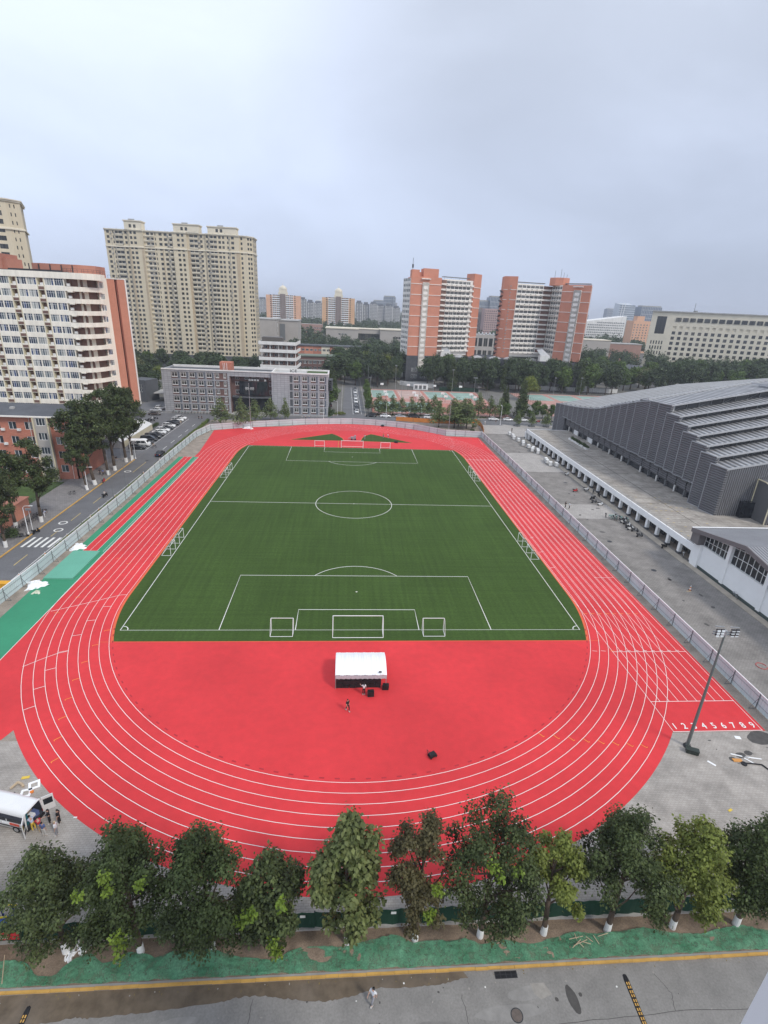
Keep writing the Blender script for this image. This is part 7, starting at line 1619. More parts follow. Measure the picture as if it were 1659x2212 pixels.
near_tree(-21.9, 10.6, 4.0, lf_dark, 'broad dark tree at the left, first full crown of the near row', 301, .30, 13000, .10, y=-92.9)
near_tree(-16.5, 13.2, 3.9, lf_dark, 'dark tree with lime green tufts, second full crown from the left of the near row', 302, .30, 13000, .12, lime=((0, -2.2, 11.6), (.3, -2.6, 11.0), (.4, -3.0, 7.2), (.5, -2.9, 6.4), (-1.6, -2.4, 10.4), (.2, -2.9, 5.2), (1.9, -2, 10.6)))
near_tree(-11.4, 12.6, 4.3, lf_dark, 'broad dark tree with foliage hanging to the ground, third in the near row', 303, .30, 14500, .05)
near_tree(-6.9, 10.6, 3.3, lf_dark, 'small blackish green glossy tree left of the pale leafed one', 304, .38, 8000, .08, droop=.4, lime=((-.9, -2.4, 7.9), (-1.7, -2.2, 7), (1, -2.3, 8.6), (.4, -2.6, 5.3), (.6, -2.4, 3.8)))
near_tree(-1.5, 13.7, 3.5, lf_big, 'pale large leafed pointed tree in the middle of the near row', 305, .52, 6500, .16, droop=.9, shape='spire', lean=(-.3, 0))
near_tree(3.6, 13.0, 3.5, leaf_mat('bronze_green_leaf', (.052, .046, .02), (.12, .105, .046)), 'open crowned bronze green tree just right of the pale leafed tree', 306, .30, 7800, .20, nl=28, spread=.85, lime=((.6, -2.4, 9.6), (.2, -2.4, 7.2)))
near_tree(8.6, 14.8, 4.2, lf_dark, 'tallest dark tree of the near row with red track showing through its crown', 307, .30, 11500, .16, spread=.85, lime=((-1.0, -2.5, 11.8), (-.6, -2.7, 11.2), (.7, -2.4, 11.0)))
near_tree(13.6, 10.9, 3.1, lf_yell, 'light yellow green tree with visible forked trunk, left of two such trees', 308, .34, 6000, .22, nl=24, droop=.8, spread=.9, lean=(-.5, .2))
near_tree(18.7, 13.2, 4.1, lf_dark, 'dark spreading tree between the two light yellow green trees', 309, .30, 12000, .18, spread=.85)
near_tree(24.0, 11.4, 3.7, lf_yell, 'light yellow green tree, right of two such trees', 310, .34, 8500, .20, droop=.8, spread=.85)
near_tree(29.3, 11.6, 4.0, lf_dark, 'dark tree at the right end of the near row', 311, .30, 12500, .22)
near_tree(-30.6, 8.0, 2.4, lf_yell, 'small yellow green tree cut by the left edge behind the dark green fence', 312, .34, 4000, .2, y=-88.6)
near_tree(-27.4, 7.0, 2.6, lf_mid, 'low dark tree cut by the left edge over the exercise bars', 313, .30, 4500, .2)
# hedge along the left road and shrubs by the hoarding
R_ = np.random.default_rng(77); lo = [(-55.75+R_.uniform(-.2, .2), y, .35 if y < 36 else .7, .42 if y < 36 else .62, .9, .32 if y < 36 else .55) for y in np.arange(-41, 88, .9)]
V, idx = foliage(lo, 17000, .22, 78, .0, .3); o = obj('hedge', np_mesh('hedge', V, [leaf_mat('hedge_leaf', (.075, .115, .022), (.17, .22, .05))])); tag(o, 'long clipped yellow green hedge between the left road and the white hoarding', 'hedge')
lo = [(77.2+R_.uniform(-.3, .3), y, 4.5, .5, .7, .5) for y in np.arange(44.5, 58, .8)]; V, idx = foliage(lo, 2600, .3, 79, 0, .3); o = obj('planter_shrubs', np_mesh('planter_shrubs', V, [lf_mid])); tag(o, 'row of shrubs in the planter on the terrace before the gymnasium', 'shrub')
# far woods nobody could count
def wood(pts, h0, h1, n, size, seed):
    R = np.random.default_rng(seed); out = []
    for k, (x, y) in enumerate(pts):
        h = R.uniform(h0, h1); r = h*.36; lo = [(x+R.uniform(-.6, .6)*r, y+R.uniform(-.6, .6)*r, h*(.35+.5*R.random()), r*.5, r*.5, h*.2) for _ in range(6)]; V, _ = foliage(lo, n, size, seed+k, .2, .4); out.append(V)
    return np.concatenate(out)
Vs = [wood(scatter(166, 400, 300, 345, 15, 30, lambda x, y: not (196 < x < 232) and y < 460-.32*x), 13, 18, 420, 1.3, 7000), wood(scatter(-50, 75, 318, 462, 14, 31), 11, 17, 330, 1.5, 500), wood(scatter(160, 420, 352, 415, 15, 32, lambda x, y: y < 345 or x < 262 or y < 352-(x-262)*.42), 12, 19, 330, 1.5, 900),
      wood(scatter(-330, 190, 505, 1090, 27, 33, lambda x, y: not (-150 < x < 15 and 840 < y < 885) and not (-70 < x < -30 and 615 < y < 645)), 14, 20, 120, 3.2, 1300),
      wood(scatter(190, 700, 440, 690, 26, 34, lambda x, y: not (375 < x < 430 and 590 < y < 625)), 14, 22, 120, 3.2, 2400), wood(scatter(-500, -145, 150, 500, 24, 35), 10, 16, 100, 3, 3300), wood(scatter(-420, 1500, 1120, 2300, 62, 36), 15, 24, 60, 8, 4000)]
o = obj('distant_wood', np_mesh('distant_wood', np.concatenate(Vs), [lf_far])); tag(o, 'far off tree canopy filling the ground between the distant buildings', 'trees', kind='stuff')
# ------------------------------------------------------------------ sports courts
m_cg = mat('court_green', (.27, .38, .33), .8, .2, .12, fine=.06); m_cp = mat('court_pink', (.47, .27, .23), .8, .15, .12, fine=.06); m_cr = mat('court_red', (.46, .19, .15), .8, .15, .2); m_crp = mat('court_pale_pink', (.48, .35, .31), .8, .15, .2)
sheet('court_base', rect(9.6, 112.8, 73, 187), .02, m_cp); sheet('court_base', rect(94, 120, 152, 189), .02, m_cp)
b = MB()
for i in range(4): b.poly(rect(11.5+15.2*i, 158, 24.5+15.2*i, 183), .026, 0 if i != 1 else 2); b.poly(rect(11.5+15.2*i, 119, 24.5+15.2*i, 146), .026, 0 if i < 2 else 1)
for i in range(3): b.poly(rect(99+17*i, 165, 113+17*i, 186), .026, 0); b.poly(rect(99+17*i, 126, 113+17*i, 152), .026, 2)
for i in range(4): b.poly(rect(16+15.2*i, 158, 20+15.2*i, 164), .030, 1)
for i in range(5): b.strip([(10.2+15.2*i, 114), (10.2+15.2*i, 186)], .9, .030, 1)
b.strip([(10, 152), (73, 152)], 1.2, .031, 1)
struct(b, 'court_surfaces', [m_cg, m_cr, m_crp])
b = MB()
for x0, y0, x1, y1 in [(11.8+15.2*i, 158.3, 24.2+15.2*i, 182.7) for i in range(4)]+[(11.8+15.2*i, 119.3, 24.2+15.2*i, 145.7) for i in range(4)]+[(99.3+17*i, 165.3, 112.7+17*i, 185.7) for i in range(3)]:
    b.strip(rect(x0, y0, x1, y1), .12, .034, closed=True); b.strip([(x0, (y0+y1)/2), (x1, (y0+y1)/2)], .12, .034); b.strip(arc((x0+x1)/2, (y0+y1)/2, 1.8, 0, 360, 20)[:-1], .1, .034, closed=True)
struct(b, 'court_lines', m_line)
def hoop_proto(label, loc, rz, group):
    t = thing('basketball_hoop', label, 'basketball hoop', loc, rz, group); b = MB(); b.path([(0, -1.6, 0), (0, -1.6, 2.6), (0, -.3, 3.1)], .09); b.build('post', m_grey_post, t, local=True); b = MB(); b.box(-.9, -.35, 2.8, .9, -.3, 3.9); b.build('backboard', m_white, t, local=True); b = MB(); b.lathe([(.23, 0), (.23, .03)], 10, (0, -.02, 3.05)); b.build('rim', m_obar, t, local=True); return t
hp = hoop_proto('basketball hoop on the courts beyond the road', (18, 157, .03), 0, 'basketball hoops on the courts'); freeze(hp)
for i in range(4):
    for y, a in ((157, 0), (184, PI), (118, 0), (147, PI)):
        if not (i == 0 and y == 157): dup(hp, (18+15.2*i, y, .03), a)
def mesh_fence(label, pts, H, step=3.0):
    t = thing('court_fence', label, 'fence', (*pts[0], 0)); R = wloc(t)
    for i in range(len(pts)-1):
        p, q = Vector(pts[i]), Vector(pts[i+1]); n = max(1, round((q-p).length/step)); m = MB()
        for k in range(n+1): a = p.lerp(q, k/n); m.tube((a.x, a.y, 0), (a.x, a.y, H), .045, n=5)
        for z_ in np.arange(.1, H+.01, H/6): m.tube((p.x, p.y, z_), (q.x, q.y, z_), .022, n=4)
        for k in range(n*3): a = p.lerp(q, k/(n*3)); m.tube((a.x, a.y, 0), (a.x, a.y, H), .012, n=3)
        m.build('fence_side', m_dark, t)
mesh_fence('tall dark wire fence around the left group of sports courts', [(9.4, 187.5), (9.4, 112.4), (73.2, 112.4), (73.2, 187.5), (9.4, 187.5)], 4.2, 4)
mesh_fence('tall dark wire fence around the right group of sports courts', [(94, 190), (94, 120), (153, 120), (153, 190), (94, 190)], 4.2, 4)
b = MB(); b.beam((52, 189, 0), (73, 189, 0), .15, 2.2); b.beam((73, 189, 0), (75, 187, 0), .15, 2.2); b.thing('green_screen_wall', m_gf, 'dark green screen along the back of the left courts', 'fence')
b = MB(); b.beam((97, 208, 0), (168, 204, 0), .3, 2.4); b.thing('white_boundary_wall', m_white_dirty, 'low white boundary wall behind the right group of courts', 'wall')
V, idx = foliage([(x, 110.6, .45, .6, .6, .45) for x in np.arange(9.5, 68, .9)], 4200, .28, 91, 0, .3); o = obj('hedge', np_mesh('hedge', V, [lf_mid])); tag(o, 'low dark hedge along the front of the left courts', 'hedge')
# ------------------------------------------------------------------ lamps and poles
def lamp(label, loc, h, rz, group=None, double=False, m=m_white):
    t = thing('street_lamp', label, 'street lamp', loc, rz, group); b = MB(); b.tube((0, 0, 0), (0, 0, h*.93), .09, .055, 8); b.path([(0, 0, h*.93), (.35, 0, h*.99), (1.3, 0, h)], .045); 
    if double: b.path([(0, 0, h*.93), (-.35, 0, h*.99), (-1.3, 0, h)], .045)
    b.build('pole', m, t, local=True)
    for s in ((1, -1) if double else (1,)): b = MB(); b.obox((s*1.5, 0, h), .7, .22, .1); b.build('lamp_head', m, t, local=True)
    b = MB(); b.lathe([(.18, 0), (.18, .35), (.11, .45)], 8); b.build('base', m, t, local=True); return t
for i, (x, y, h) in enumerate(((-64.1, -20.1, 6.0), (-64.6, 6.2, 5.8), (-63.8, 31.6, 5.9))): lamp('curved white street lamp on the left kerb, '+('nearest', 'middle', 'farthest')[i]+' of three', (x, y, .1), h, 0, 'lamps along the left road')
lamp('white street lamp with blue banners at the corner of the teaching building', (-55.4, 97.5, 0), 8.5, PI); lamp('white street lamp at the corner of the side street', (-5.9, 107.6, 0), 6, PI*.9)
lamp('white street lamp between the parked white cars and the plaza', (63.2, 97.5, 0), 8, PI/2)
def pole(label, loc, h, r=.07, m=m_grey_post, head=None, group=None):
    t = thing('tall_pole', label, 'pole', loc, 0, group); b = MB(); b.tube((0, 0, 0), (0, 0, h), r, r*.6, 8); b.build('pole', m, t, local=True)
    b = MB(); b.lathe([(.22, 0), (.22, .12), (.1, .3)], 8); b.build('base', m, t, local=True)
    if head:
        b = MB(); b.box(-head/2, -.08, h-.05, head/2, .08, h+.08); n = max(2, int(head/.6))
        for i in range(n): x = -head/2+head*(i+.5)/n; b.box(x-.18, -.3, h+.08, x+.18, .02, h+.45)
        b.build('floodlights', m_steel, t, local=True)
    return t
pole('thin grey pole on the left road verge, nearer of a pair', (-55.9, -.4, 0), 12.5); pole('thin grey pole on the left road verge, farther of a pair', (-55.7, 6.6, 0), 12.5)
pole('tall thin pale pole at the far left bend before the black screen', (-37.3, 75.3, 0), 17, .11, m_steel); pole('tall thin pale pole at the far right bend beside the tree bed', (36.8, 75.4, 0), 14.2, .11, m_steel)
pole('white pole at the right corner of the teaching building', (-11.5, 98.5, 0), 8.5, .09, m_white)
pole('white sign pole before the pair of crossing bikes on the left kerb', (-63.9, -18.9, .1), 4.6, .06, m_white, .9)
pole('white camera pole beside the farthest left street lamp', (-63.6, 34.0, .1), 4.6, .07, m_white, .8)
pole('white pole on the near edge of the far road before the courts', (15, 104.6, 0), 6.5, .07, m_white)
for i, (x, y, h, hd) in enumerate(((9.9, 182, 13, 0), (11.4, 184.5, 6.5, 1.6), (25.8, 185.7, 13.5, 1.2), (58.6, 184, 12.5, 1.4), (72.8, 188, 8, 2.6), (47, 179.5, 7, 1.2), (26.5, 155.4, 8.5, 1.4), (65.8, 150, 8, 1.4), (35.4, 152, 6, 0), (104, 188, 9.5, 1.2), (121, 189, 9.5, 1.2), (137, 189, 10, 1.2))):
    pole('steel floodlight pole beside the '+('left' if x < 80 else 'right')+' sports courts', (x, y, 0), h, .10, m_steel, hd or None, 'court floodlight poles')
# big floodlight mast at the right
t = thing('floodlight_mast', 'tall grey floodlight mast with two lamp banks beside the lane numbers', 'floodlight', (36.8, -75.2, .02)); b = MB(); b.tube((0, 0, 0), (0, 0, 15.2), .20, .09, 12); b.build('mast', mat('green_grey_mast', (.14, .165, .155), .5, .1, 1), t, local=True)
b = MB(); b.lathe([(.42, 0), (.42, .1), (.25, .2)], 12)
for q in range(8): b.tube((.34*math.cos(q*PI/4), .34*math.sin(q*PI/4), .1), (.34*math.cos(q*PI/4), .34*math.sin(q*PI/4), .3), .03, n=5)
b.build('base_flange', m_dark, t, local=True); b = MB(); b.beam((-1.25, .15, 15.25), (1.25, -.15, 15.25), .1, .1); b.beam((-1.25, .15, 15.0), (1.25, -.15, 15.0), .1, .1); b.beam((-1.2, .14, 15.9), (-.3, .03, 15.9), .08, .08); b.beam((.3, -.03, 15.9), (1.2, -.14, 15.9), .08, .08); b.tube((0, 0, 14.9), (0, 0, 15.5), .16); b.build('crossarm', m_steel, t, local=True)
for s in (-1, 1):
    for i in range(2):
        for j in range(3):
            b = MB(); x = s*(.55+.48*i); b.obox((x, -.22-.02*s, 15.14+.29*j), .33, .18, .19, 0, 0, -.5); b.obox((x, -.335, 15.06+.30*j), .34, .02, .20, 0, 1, -.5); b.build('floodlight', [m_dark, mat('lamp_glass', (.55, .57, .58), .2, .05, 1)], t, local=True)
t = thing('control_box', 'dark green ballast box lying at the foot of the floodlight mast', 'box', (36.75, -76.15, .02), -.42); b = MB(); b.box(-.62, -.28, .06, .62, .28, .5); b.box(-.66, -.32, .5, .66, .32, .56); b.build('case', mat('dark_green_box', (.035, .045, .038), .5, .1, 1), t, local=True)
for x in (-.4, .4): b = MB(); b.box(x-.08, -.25, 0, x+.08, .25, .06); b.build('foot', m_dark, t, local=True)
# ------------------------------------------------------------------ vehicles
m_tyre = mat('tyre_rubber', (.018, .018, .018), .8, .2, 4); m_rim = mat('alloy_rim', (.45, .46, .47), .35, .1, 2, metal=.7)
def paint(n, c, rough=.25): 
    m = mat('paint_'+n, c, rough, .04, .8, spec=.5); m.node_tree.nodes['Principled BSDF'].inputs['Coat Weight'].default_value = .5; return m
P_BLACK = paint('black', (.012, .012, .014)); P_WHITE = paint('white', (.76, .76, .75)); P_SILV = paint('silver', (.42, .43, .45)); P_GREY = paint('dark_grey', (.07, .072, .078)); P_BROWN = paint('brown', (.07, .055, .05)); P_RED = paint('red', (.5, .03, .03))
m_lamp_red = mat('tail_lamp', (.40, .02, .02), .2, .1, 4); m_lamp_clear = mat('head_lamp', (.62, .63, .64), .1, .1, 4)
def car_proto(kind):
    """front towards +X"""
    t = thing('parked_car', 'prototype', 'car', (0, 0, 0)); P = P_BLACK
    if kind == 'sedan': L, W_, H, zb = 4.75, 1.82, 1.46, .92; prof = [(-2.36, .62, .86), (-2.25, .97, .93), (-1.5, 1.02, .98), (.95, .98, 1.0), (1.9, .84, .96), (2.3, .66, .82)]; cab = [(-1.75, 1.0, .82), (-1.0, 1.42, .66), (.1, 1.46, .66), (1.15, .97, .82)]
    elif kind == 'suv': L, W_, H = 4.7, 1.9, 1.70; prof = [(-2.33, .75, .88), (-2.25, 1.05, .95), (-1.5, 1.10, .99), (1.0, 1.08, 1.0), (2.0, .98, .97), (2.32, .75, .84)]; cab = [(-2.2, 1.08, .86), (-1.75, 1.60, .70), (.0, 1.70, .70), (1.2, 1.06, .86)]
    else: L, W_, H = 5.1, 1.9, 1.95; prof = [(-2.53, .8, .92), (-2.48, 1.12, .98), (-1.5, 1.15, 1.0), (1.4, 1.12, 1.0), (2.3, 1.0, .97), (2.55, .75, .84)]; cab = [(-2.46, 1.12, .92), (-2.25, 1.85, .80), (.6, 1.95, .80), (1.9, 1.08, .88)]
    hw = W_/2; b = MB(); rings = []
    for x, zt, f in prof:
        w = hw*f; rings.append([(x, -w*.94, .22), (x, -w, .42), (x, -w, zt*.78), (x, -w*.90, zt), (x, w*.90, zt), (x, w, zt*.78), (x, w, .42), (x, w*.94, .22)])
    b.loft(rings)
    # roof skin and pillars
    (x0, z0, f0), (x1, z1, f1), (x2, z2, f2), (x3, z3, f3) = cab
    b.add([(x1-.03, -hw*f1, z1), (x2+.03, -hw*f2, z2), (x2+.03, hw*f2, z2), (x1-.03, hw*f1, z1), (x1, -hw*f1*.9, z1+.05), (x2, -hw*f2*.9, z2+.05), (x2, hw*f2*.9, z2+.05), (x1, hw*f1*.9, z1+.05)], [(0, 1, 5, 4), (1, 2, 6, 5), (2, 3, 7, 6), (3, 0, 4, 7), (4, 5, 6, 7)])
    for s in (-1, 1):
        for (xa, za, fa, xb, zb_, fb) in ((x0, z0, f0, x1, z1, f1), (x3, z3, f3, x2, z2, f2), ((x1+x2)/2, z0, f3+.04, (x1+x2)/2+.05, z1, f1)): b.tube((xa, s*hw*fa, za-.03), (xb, s*hw*fb, zb_+.02), .045, n=5)
    body = b.build('body', P, t, True, local=True); 
    g = MB(); g.loft([[(x, -hw*f*.985, z0-.02 if i in (0, 3) else z0-.02), (x if i not in (0, 3) else x, -hw*f*.985, z), (x, hw*f*.985, z), (x, hw*f*.985, z0-.02)] for i, (x, z, f) in enumerate(cab)]); g.build('glass', m_glassdark, t, local=True)
    wb = L*.29; r = .33 if kind == 'sedan' else .37
    for sx in (-1, 1):
        for s in (-1, 1):
            w = MB(); w.tube((sx*wb*1.02, s*(hw-.20), r), (sx*wb*1.02, s*(hw+.015), r), r, n=14); wo = w.build('wheel', m_tyre, t, local=True); w = MB(); w.tube((sx*wb*1.02, s*(hw+.0), r), (sx*wb*1.02, s*(hw+.03), r), r*.62, n=10); w.build('rim', m_rim, wo, local=True)
    for s in (-1, 1):
        xf, zf_ = prof[-1][0]-.02, prof[-1][1]; l = MB(); l.box(xf-.22, s*hw*.48, zf_-.10, xf+.02, s*hw*.80, zf_+.05); l.build('headlight', m_lamp_clear, t, local=True)
        xr, zr_ = prof[0][0], prof[0][1]; l = MB(); l.box(xr-.02, s*hw*.50, zr_+.02, xr+.16, s*hw*.84, zr_+.20); l.build('tail_light', m_lamp_red, t, local=True)
        l = MB(); l.box(x3-.35, s*(hw+.02), .98, x3-.2, s*(hw+.17), 1.10); l.build('mirror', P, t, local=True)
    l = MB(); l.box(prof[0][0]-.03, -.26, .55, prof[0][0]+.02, .26, .68); l.build('number_plate', mat('blue_plate', (.04, .08, .30), .4, .1, 2), t, local=True)
    l = MB(); l.box(prof[-1][0]-.06, -hw*.42, .42, prof[-1][0]+.02, hw*.42, .60); l.build('grille', m_black, t, local=True)
    freeze(t); return t
CARP = {k: car_proto(k) for k in ('sedan', 'suv', 'mpv')}; CARU = set()
CNAME = {'black': P_BLACK, 'white': P_WHITE, 'silver': P_SILV, 'dark grey': P_GREY, 'brown': P_BROWN}
def car(kind, colour, x, y, rz, label, group=None, name=None, z=.022):
    mats = {P_BLACK: CNAME[colour]}
    if kind not in CARU:
        CARU.add(kind); r = CARP[kind]; r.location = (x, y, z); r.rotation_euler = (0, 0, math.radians(rz)); r['label'] = label
        for c in CHILD[r.name]:
            swap(c, mats)
        if group: r['group'] = group
        return r
    r0 = CARP[kind]; inv = {s_.material: CNAME[colour] for c in CHILD[r0.name] for s_ in c.material_slots if s_.material in CNAME.values()}
    return dup(r0, (x, y, z), math.radians(rz), label, group, mats=inv)
ORD = ('first', 'second', 'third', 'fourth', 'fifth', 'sixth', 'seventh', 'eighth', 'ninth', 'tenth', 'eleventh', 'twelfth', 'thirteenth', 'fourteenth')
row = [('suv', 'black'), None, ('sedan', 'black'), ('mpv', 'black'), ('mpv', 'black'), ('sedan', 'black'), ('sedan', 'white'), ('suv', 'white'), ('sedan', 'black'), ('suv', 'white'), ('suv', 'black'), ('sedan', 'dark grey'), ('suv', 'white'), ('suv', 'white')]
for i, c in enumerate(row):
    y = 44.7+3.45*i
    if c: car(c[0], c[1], -67.0+.12*(i % 3), y, 6-(i % 2)*3, f'{c[1]} {dict(sedan="sedan", suv="SUV", mpv="people carrier")[c[0]]}, {ORD[i]} from the near end of the row parked by the left road', 'cars parked in a row by the left road')
car('sedan', 'black', -58.0, 38.4, 90, 'black sedan driving away along the left road')
car('sedan', 'brown', -79.0, 96.5, 8, 'brown sedan parked beside the motorcycles in the yard'); car('suv', 'white', -80.6, 109, 15, 'white SUV parked against the left end of the teaching building'); car('sedan', 'silver', -81, 104, 10, 'pale sedan parked before the white SUV by the teaching building')
for i, (k, c, x, rz) in enumerate((('suv', 'black', 8.6, 178), ('sedan', 'white', 14.8, 3), ('sedan', 'silver', 21.3, 0), ('mpv', 'black', 27.2, 2), ('suv', 'white', 33.8, 0), ('sedan', 'dark grey', 41.4, 0))): car(k, c, x, 106.2, rz, f'{c} {dict(sedan="sedan", suv="SUV", mpv="people carrier")[k]} parked on the far road, {ORD[i]} from the left before the courts', 'cars along the far road')
for i, (k, c, x, rz) in enumerate((('sedan', 'white', 62.6, 0), ('sedan', 'white', 69.2, 2), ('sedan', 'white', 75.9, 0), ('sedan', 'black', 87.3, 0))): car(k, c, x, 106.4, rz, f'{c} sedan on the far road right of the tree bed, {ORD[i]} of four', 'cars along the far road, right part')
for i, (k, c, y) in enumerate((('sedan', 'white', 114.6), ('suv', 'black', 121.5), ('sedan', 'dark grey', 131), ('suv', 'white', 140), ('sedan', 'white', 150), ('sedan', 'silver', 160), ('suv', 'white', 169), ('sedan', 'dark grey', 181))): car(k, c, 2.6+.0*i, y, -92, f'{c} {dict(sedan="sedan", suv="SUV")[k]}, {ORD[i]} from the near end of the line in the side street', 'cars in the side street')
car('suv', 'black', -9.8, 127, 90, 'black SUV half hidden under the bright round tree')
def minibus(label, loc, rz, open_rear, name='white_van'):
    """front towards +X, rear at -X"""
    t = thing(name, label, 'van', loc, rz); L, hw, H = 5.9, .98, 2.42; xr, xf = -L/2, L/2; sec = lambda w, z: [(-w*.97, .35), (-w, .6), (-w, 1.25), (-w*.93, 2.0), (-w*.80, H-.06+z), (-w*.5, H+z), (w*.5, H+z), (w*.80, H-.06+z), (w*.93, 2.0), (w, 1.25), (w, .6), (w*.97, .35)]
    b = MB(); rings = [[(x, p[0], p[1]) for p in sec(w, z)] for x, w, z in ((xr, hw, -.03), (xr+.3, hw, 0), (0, hw, .02), (1.5, hw, 0))]
    rings += [[(x, p[0]*f, min(p[1], zc)) for p in sec(hw, 0)] for x, f, zc in ((1.9, .99, 2.2), (2.35, .97, 1.35), (2.8, .93, 1.15), (xf, .84, .85))]
    n = len(rings[0]); vs = [p for r in rings for p in r]; fs = [(j*n+i, j*n+(i+1) % n, (j+1)*n+(i+1) % n, (j+1)*n+i) for j in range(len(rings)-1) for i in range(n)]+[tuple(range((len(rings)-1)*n, len(rings)*n))]
    if not open_rear: fs.append(tuple(reversed(range(n))))
    b.add(vs, fs); b.build('body', P_WHITE, t, True, local=True)
    for s in (-1, 1):
        g = MB(); yy = s*(hw+.012)
        for (xa, xb) in ((xr+.35, -1.1), (-1.0, .35), (.45, 1.6)): g.add([(xa, yy, 1.22), (xb, yy, 1.22), (xb, s*(hw*.935+.012), 1.93), (xa, s*(hw*.935+.012), 1.93)], [(0, 1, 2, 3) if s < 0 else (3, 2, 1, 0)])
        g.build('side_window', m_glassdark, t, local=True)
        st = MB(); st.box(xr+.2, s*(hw+.004), .62, xf-.9, s*(hw+.02), .74); st.build('side_trim', m_black, t, local=True)
        l = MB(); l.box(xr-.015, s*hw*.88, .75, xr+.05, s*hw*.99, 1.25); l.build('tail_light', m_lamp_red, t, local=True); l = MB(); l.box(xf-.25, s*hw*.5, .75, xf-.02, s*hw*.78, .95); l.build('headlight', m_lamp_clear, t, local=True)
        m = MB(); m.box(1.75, s*(hw+.03), 1.25, 1.9, s*(hw+.22), 1.55); m.build('mirror', m_black, t, local=True)
        for x in (-1.85, 1.85): w = MB(); w.tube((x, s*(hw-.22), .36), (x, s*(hw+.02), .36), .36, n=16); wo = w.build('wheel', m_tyre, t, local=True); w = MB(); w.tube((x, s*(hw+.0), .36), (x, s*(hw+.035), .36), .22, n=12); w.build('rim', m_rim, wo, local=True)
    g = MB(); g.add([(1.93, -hw*.88, 2.12), (1.93, hw*.88, 2.12), (2.38, hw*.9, 1.38), (2.38, -hw*.9, 1.38)], [(0, 1, 2, 3)]); g.build('windscreen', m_glassdark, t, local=True)
    bm_ = MB(); bm_.box(xr-.1, -hw*.95, .36, xr+.06, hw*.95, .58); bm_.build('bumper', m_black, t, local=True)
    if open_rear:
        i_ = MB(); i_.box(xr+2.6, -hw+.06, .62, xr+2.66, hw-.06, H-.1); i_.box(xr, -hw+.03, .6, xr+2.6, hw-.03, .66); i_.box(xr+.01, -hw+.02, .66, xr+2.6, -hw+.05, 2.0); i_.box(xr+.01, hw-.05, .66, xr+2.6, hw-.02, 2.0); i_.build('interior', mat('van_interior', (.05, .055, .07), .8, .2, 2), t, local=True)
        f = MB()
        for s in (-1, 1): f.beam((xr-.01, s*(hw-.05), .6), (xr-.01, s*(hw-.1), .6), .06, 1.4); f.tube((xr-.01, s*(hw-.02), .6), (xr-.01, s*hw*.82, 2.3), .06, n=6)
        f.tube((xr-.01, -hw*.82, 2.32), (xr-.01, hw*.82, 2.32), .06, n=6); f.build('rear_frame', P_WHITE, t, local=True)
        for s, a in ((-1, 1.95), (1, 1.75)):     # rear doors swung wide
            d = thing('rear_door', None, None, (xr-.02, s*(hw-.03), 0)); 
            for k in ('label', 'category'):
                if k in d: del d[k]
            d.parent = t; me = MB(); me.box(-.03, 0, .62, .03, .92, 1.30); me.box(-.03, 0, 2.0, .03, .92, 2.28); me.box(-.03, 0, 1.30, .03, .10, 2.0); me.box(-.03, .82, 1.30, .03, .92, 2.0); bpy.data.objects.remove(d)
            d = obj('rear_door', me.mesh('rear_door', P_WHITE), t); d.location = (xr-.02, s*(hw-.03), 0); d.rotation_euler = (0, 0, (PI/2+.55 if s < 0 else PI/2-.40) if True else 0)
            if s < 0: d.rotation_euler = (0, 0, PI-.75)
            else: d.rotation_euler = (0, 0, .62)
            g = MB(); g.box(-.015, .10, 1.30, .015, .82, 2.0); g.build('window', m_glassdark, d, local=True); g = MB(); g.box(-.045, .2, .8, -.031, .75, 1.2); g.build('door_card', m_dark, d, local=True)
    return t
minibus('white minibus, second from the near end of the row parked by the left road', (-67.2, 48.3, .022), .08, False)
VAN = minibus('white van with open rear doors and people unloading at the near left', (-32.25, -81.9, .02), math.radians(165), True)
b = MB(); b.box(-2.3, .995, .86, -1.35, 1.018, 1.12, 0); b.box(-1.33, .995, .88, -.55, 1.018, 1.08, 1); b.build('side_sticker', [mat('sticker_red', (.62, .08, .04), .5, .1, 2), m_white], VAN, local=True)
def at_van(x, y, z): c, s = math.cos(math.radians(165)), math.sin(math.radians(165)); return (-32.25+c*x-s*y, -81.9+s*x+c*y, .02+z)
for (x, y, z, sx, sy, sz, m, n, l) in ((-2.5, -.4, .66, .6, .5, .45, C_BLUE, 'cargo_box', 'blue box in the open back of the white van'), (-2.35, .35, .66, .7, .6, .7, mat('teal_plastic', (.03, .16, .20), .5, .1, 2), 'cargo_box', 'teal box in the open back of the white van'), (-2.7, .05, 1.12, .5, .4, .25, C_WHITE, 'cargo_bag', 'white bag on top of the cargo in the white van'), (-1.7, -.2, .66, .8, .8, .9, C_TAN, 'cargo_bag', 'tan sacks deep inside the white van')):
    b = MB(); p = at_van(x, y, z); b.obox((p[0], p[1], p[2]+sz/2), sx, sy, sz, math.radians(165+10*y)); b.obox((p[0], p[1], p[2]+sz+.02), sx*.9, sy*.9, .04, math.radians(165+10*y)); b.thing(n, m, l, 'cargo')
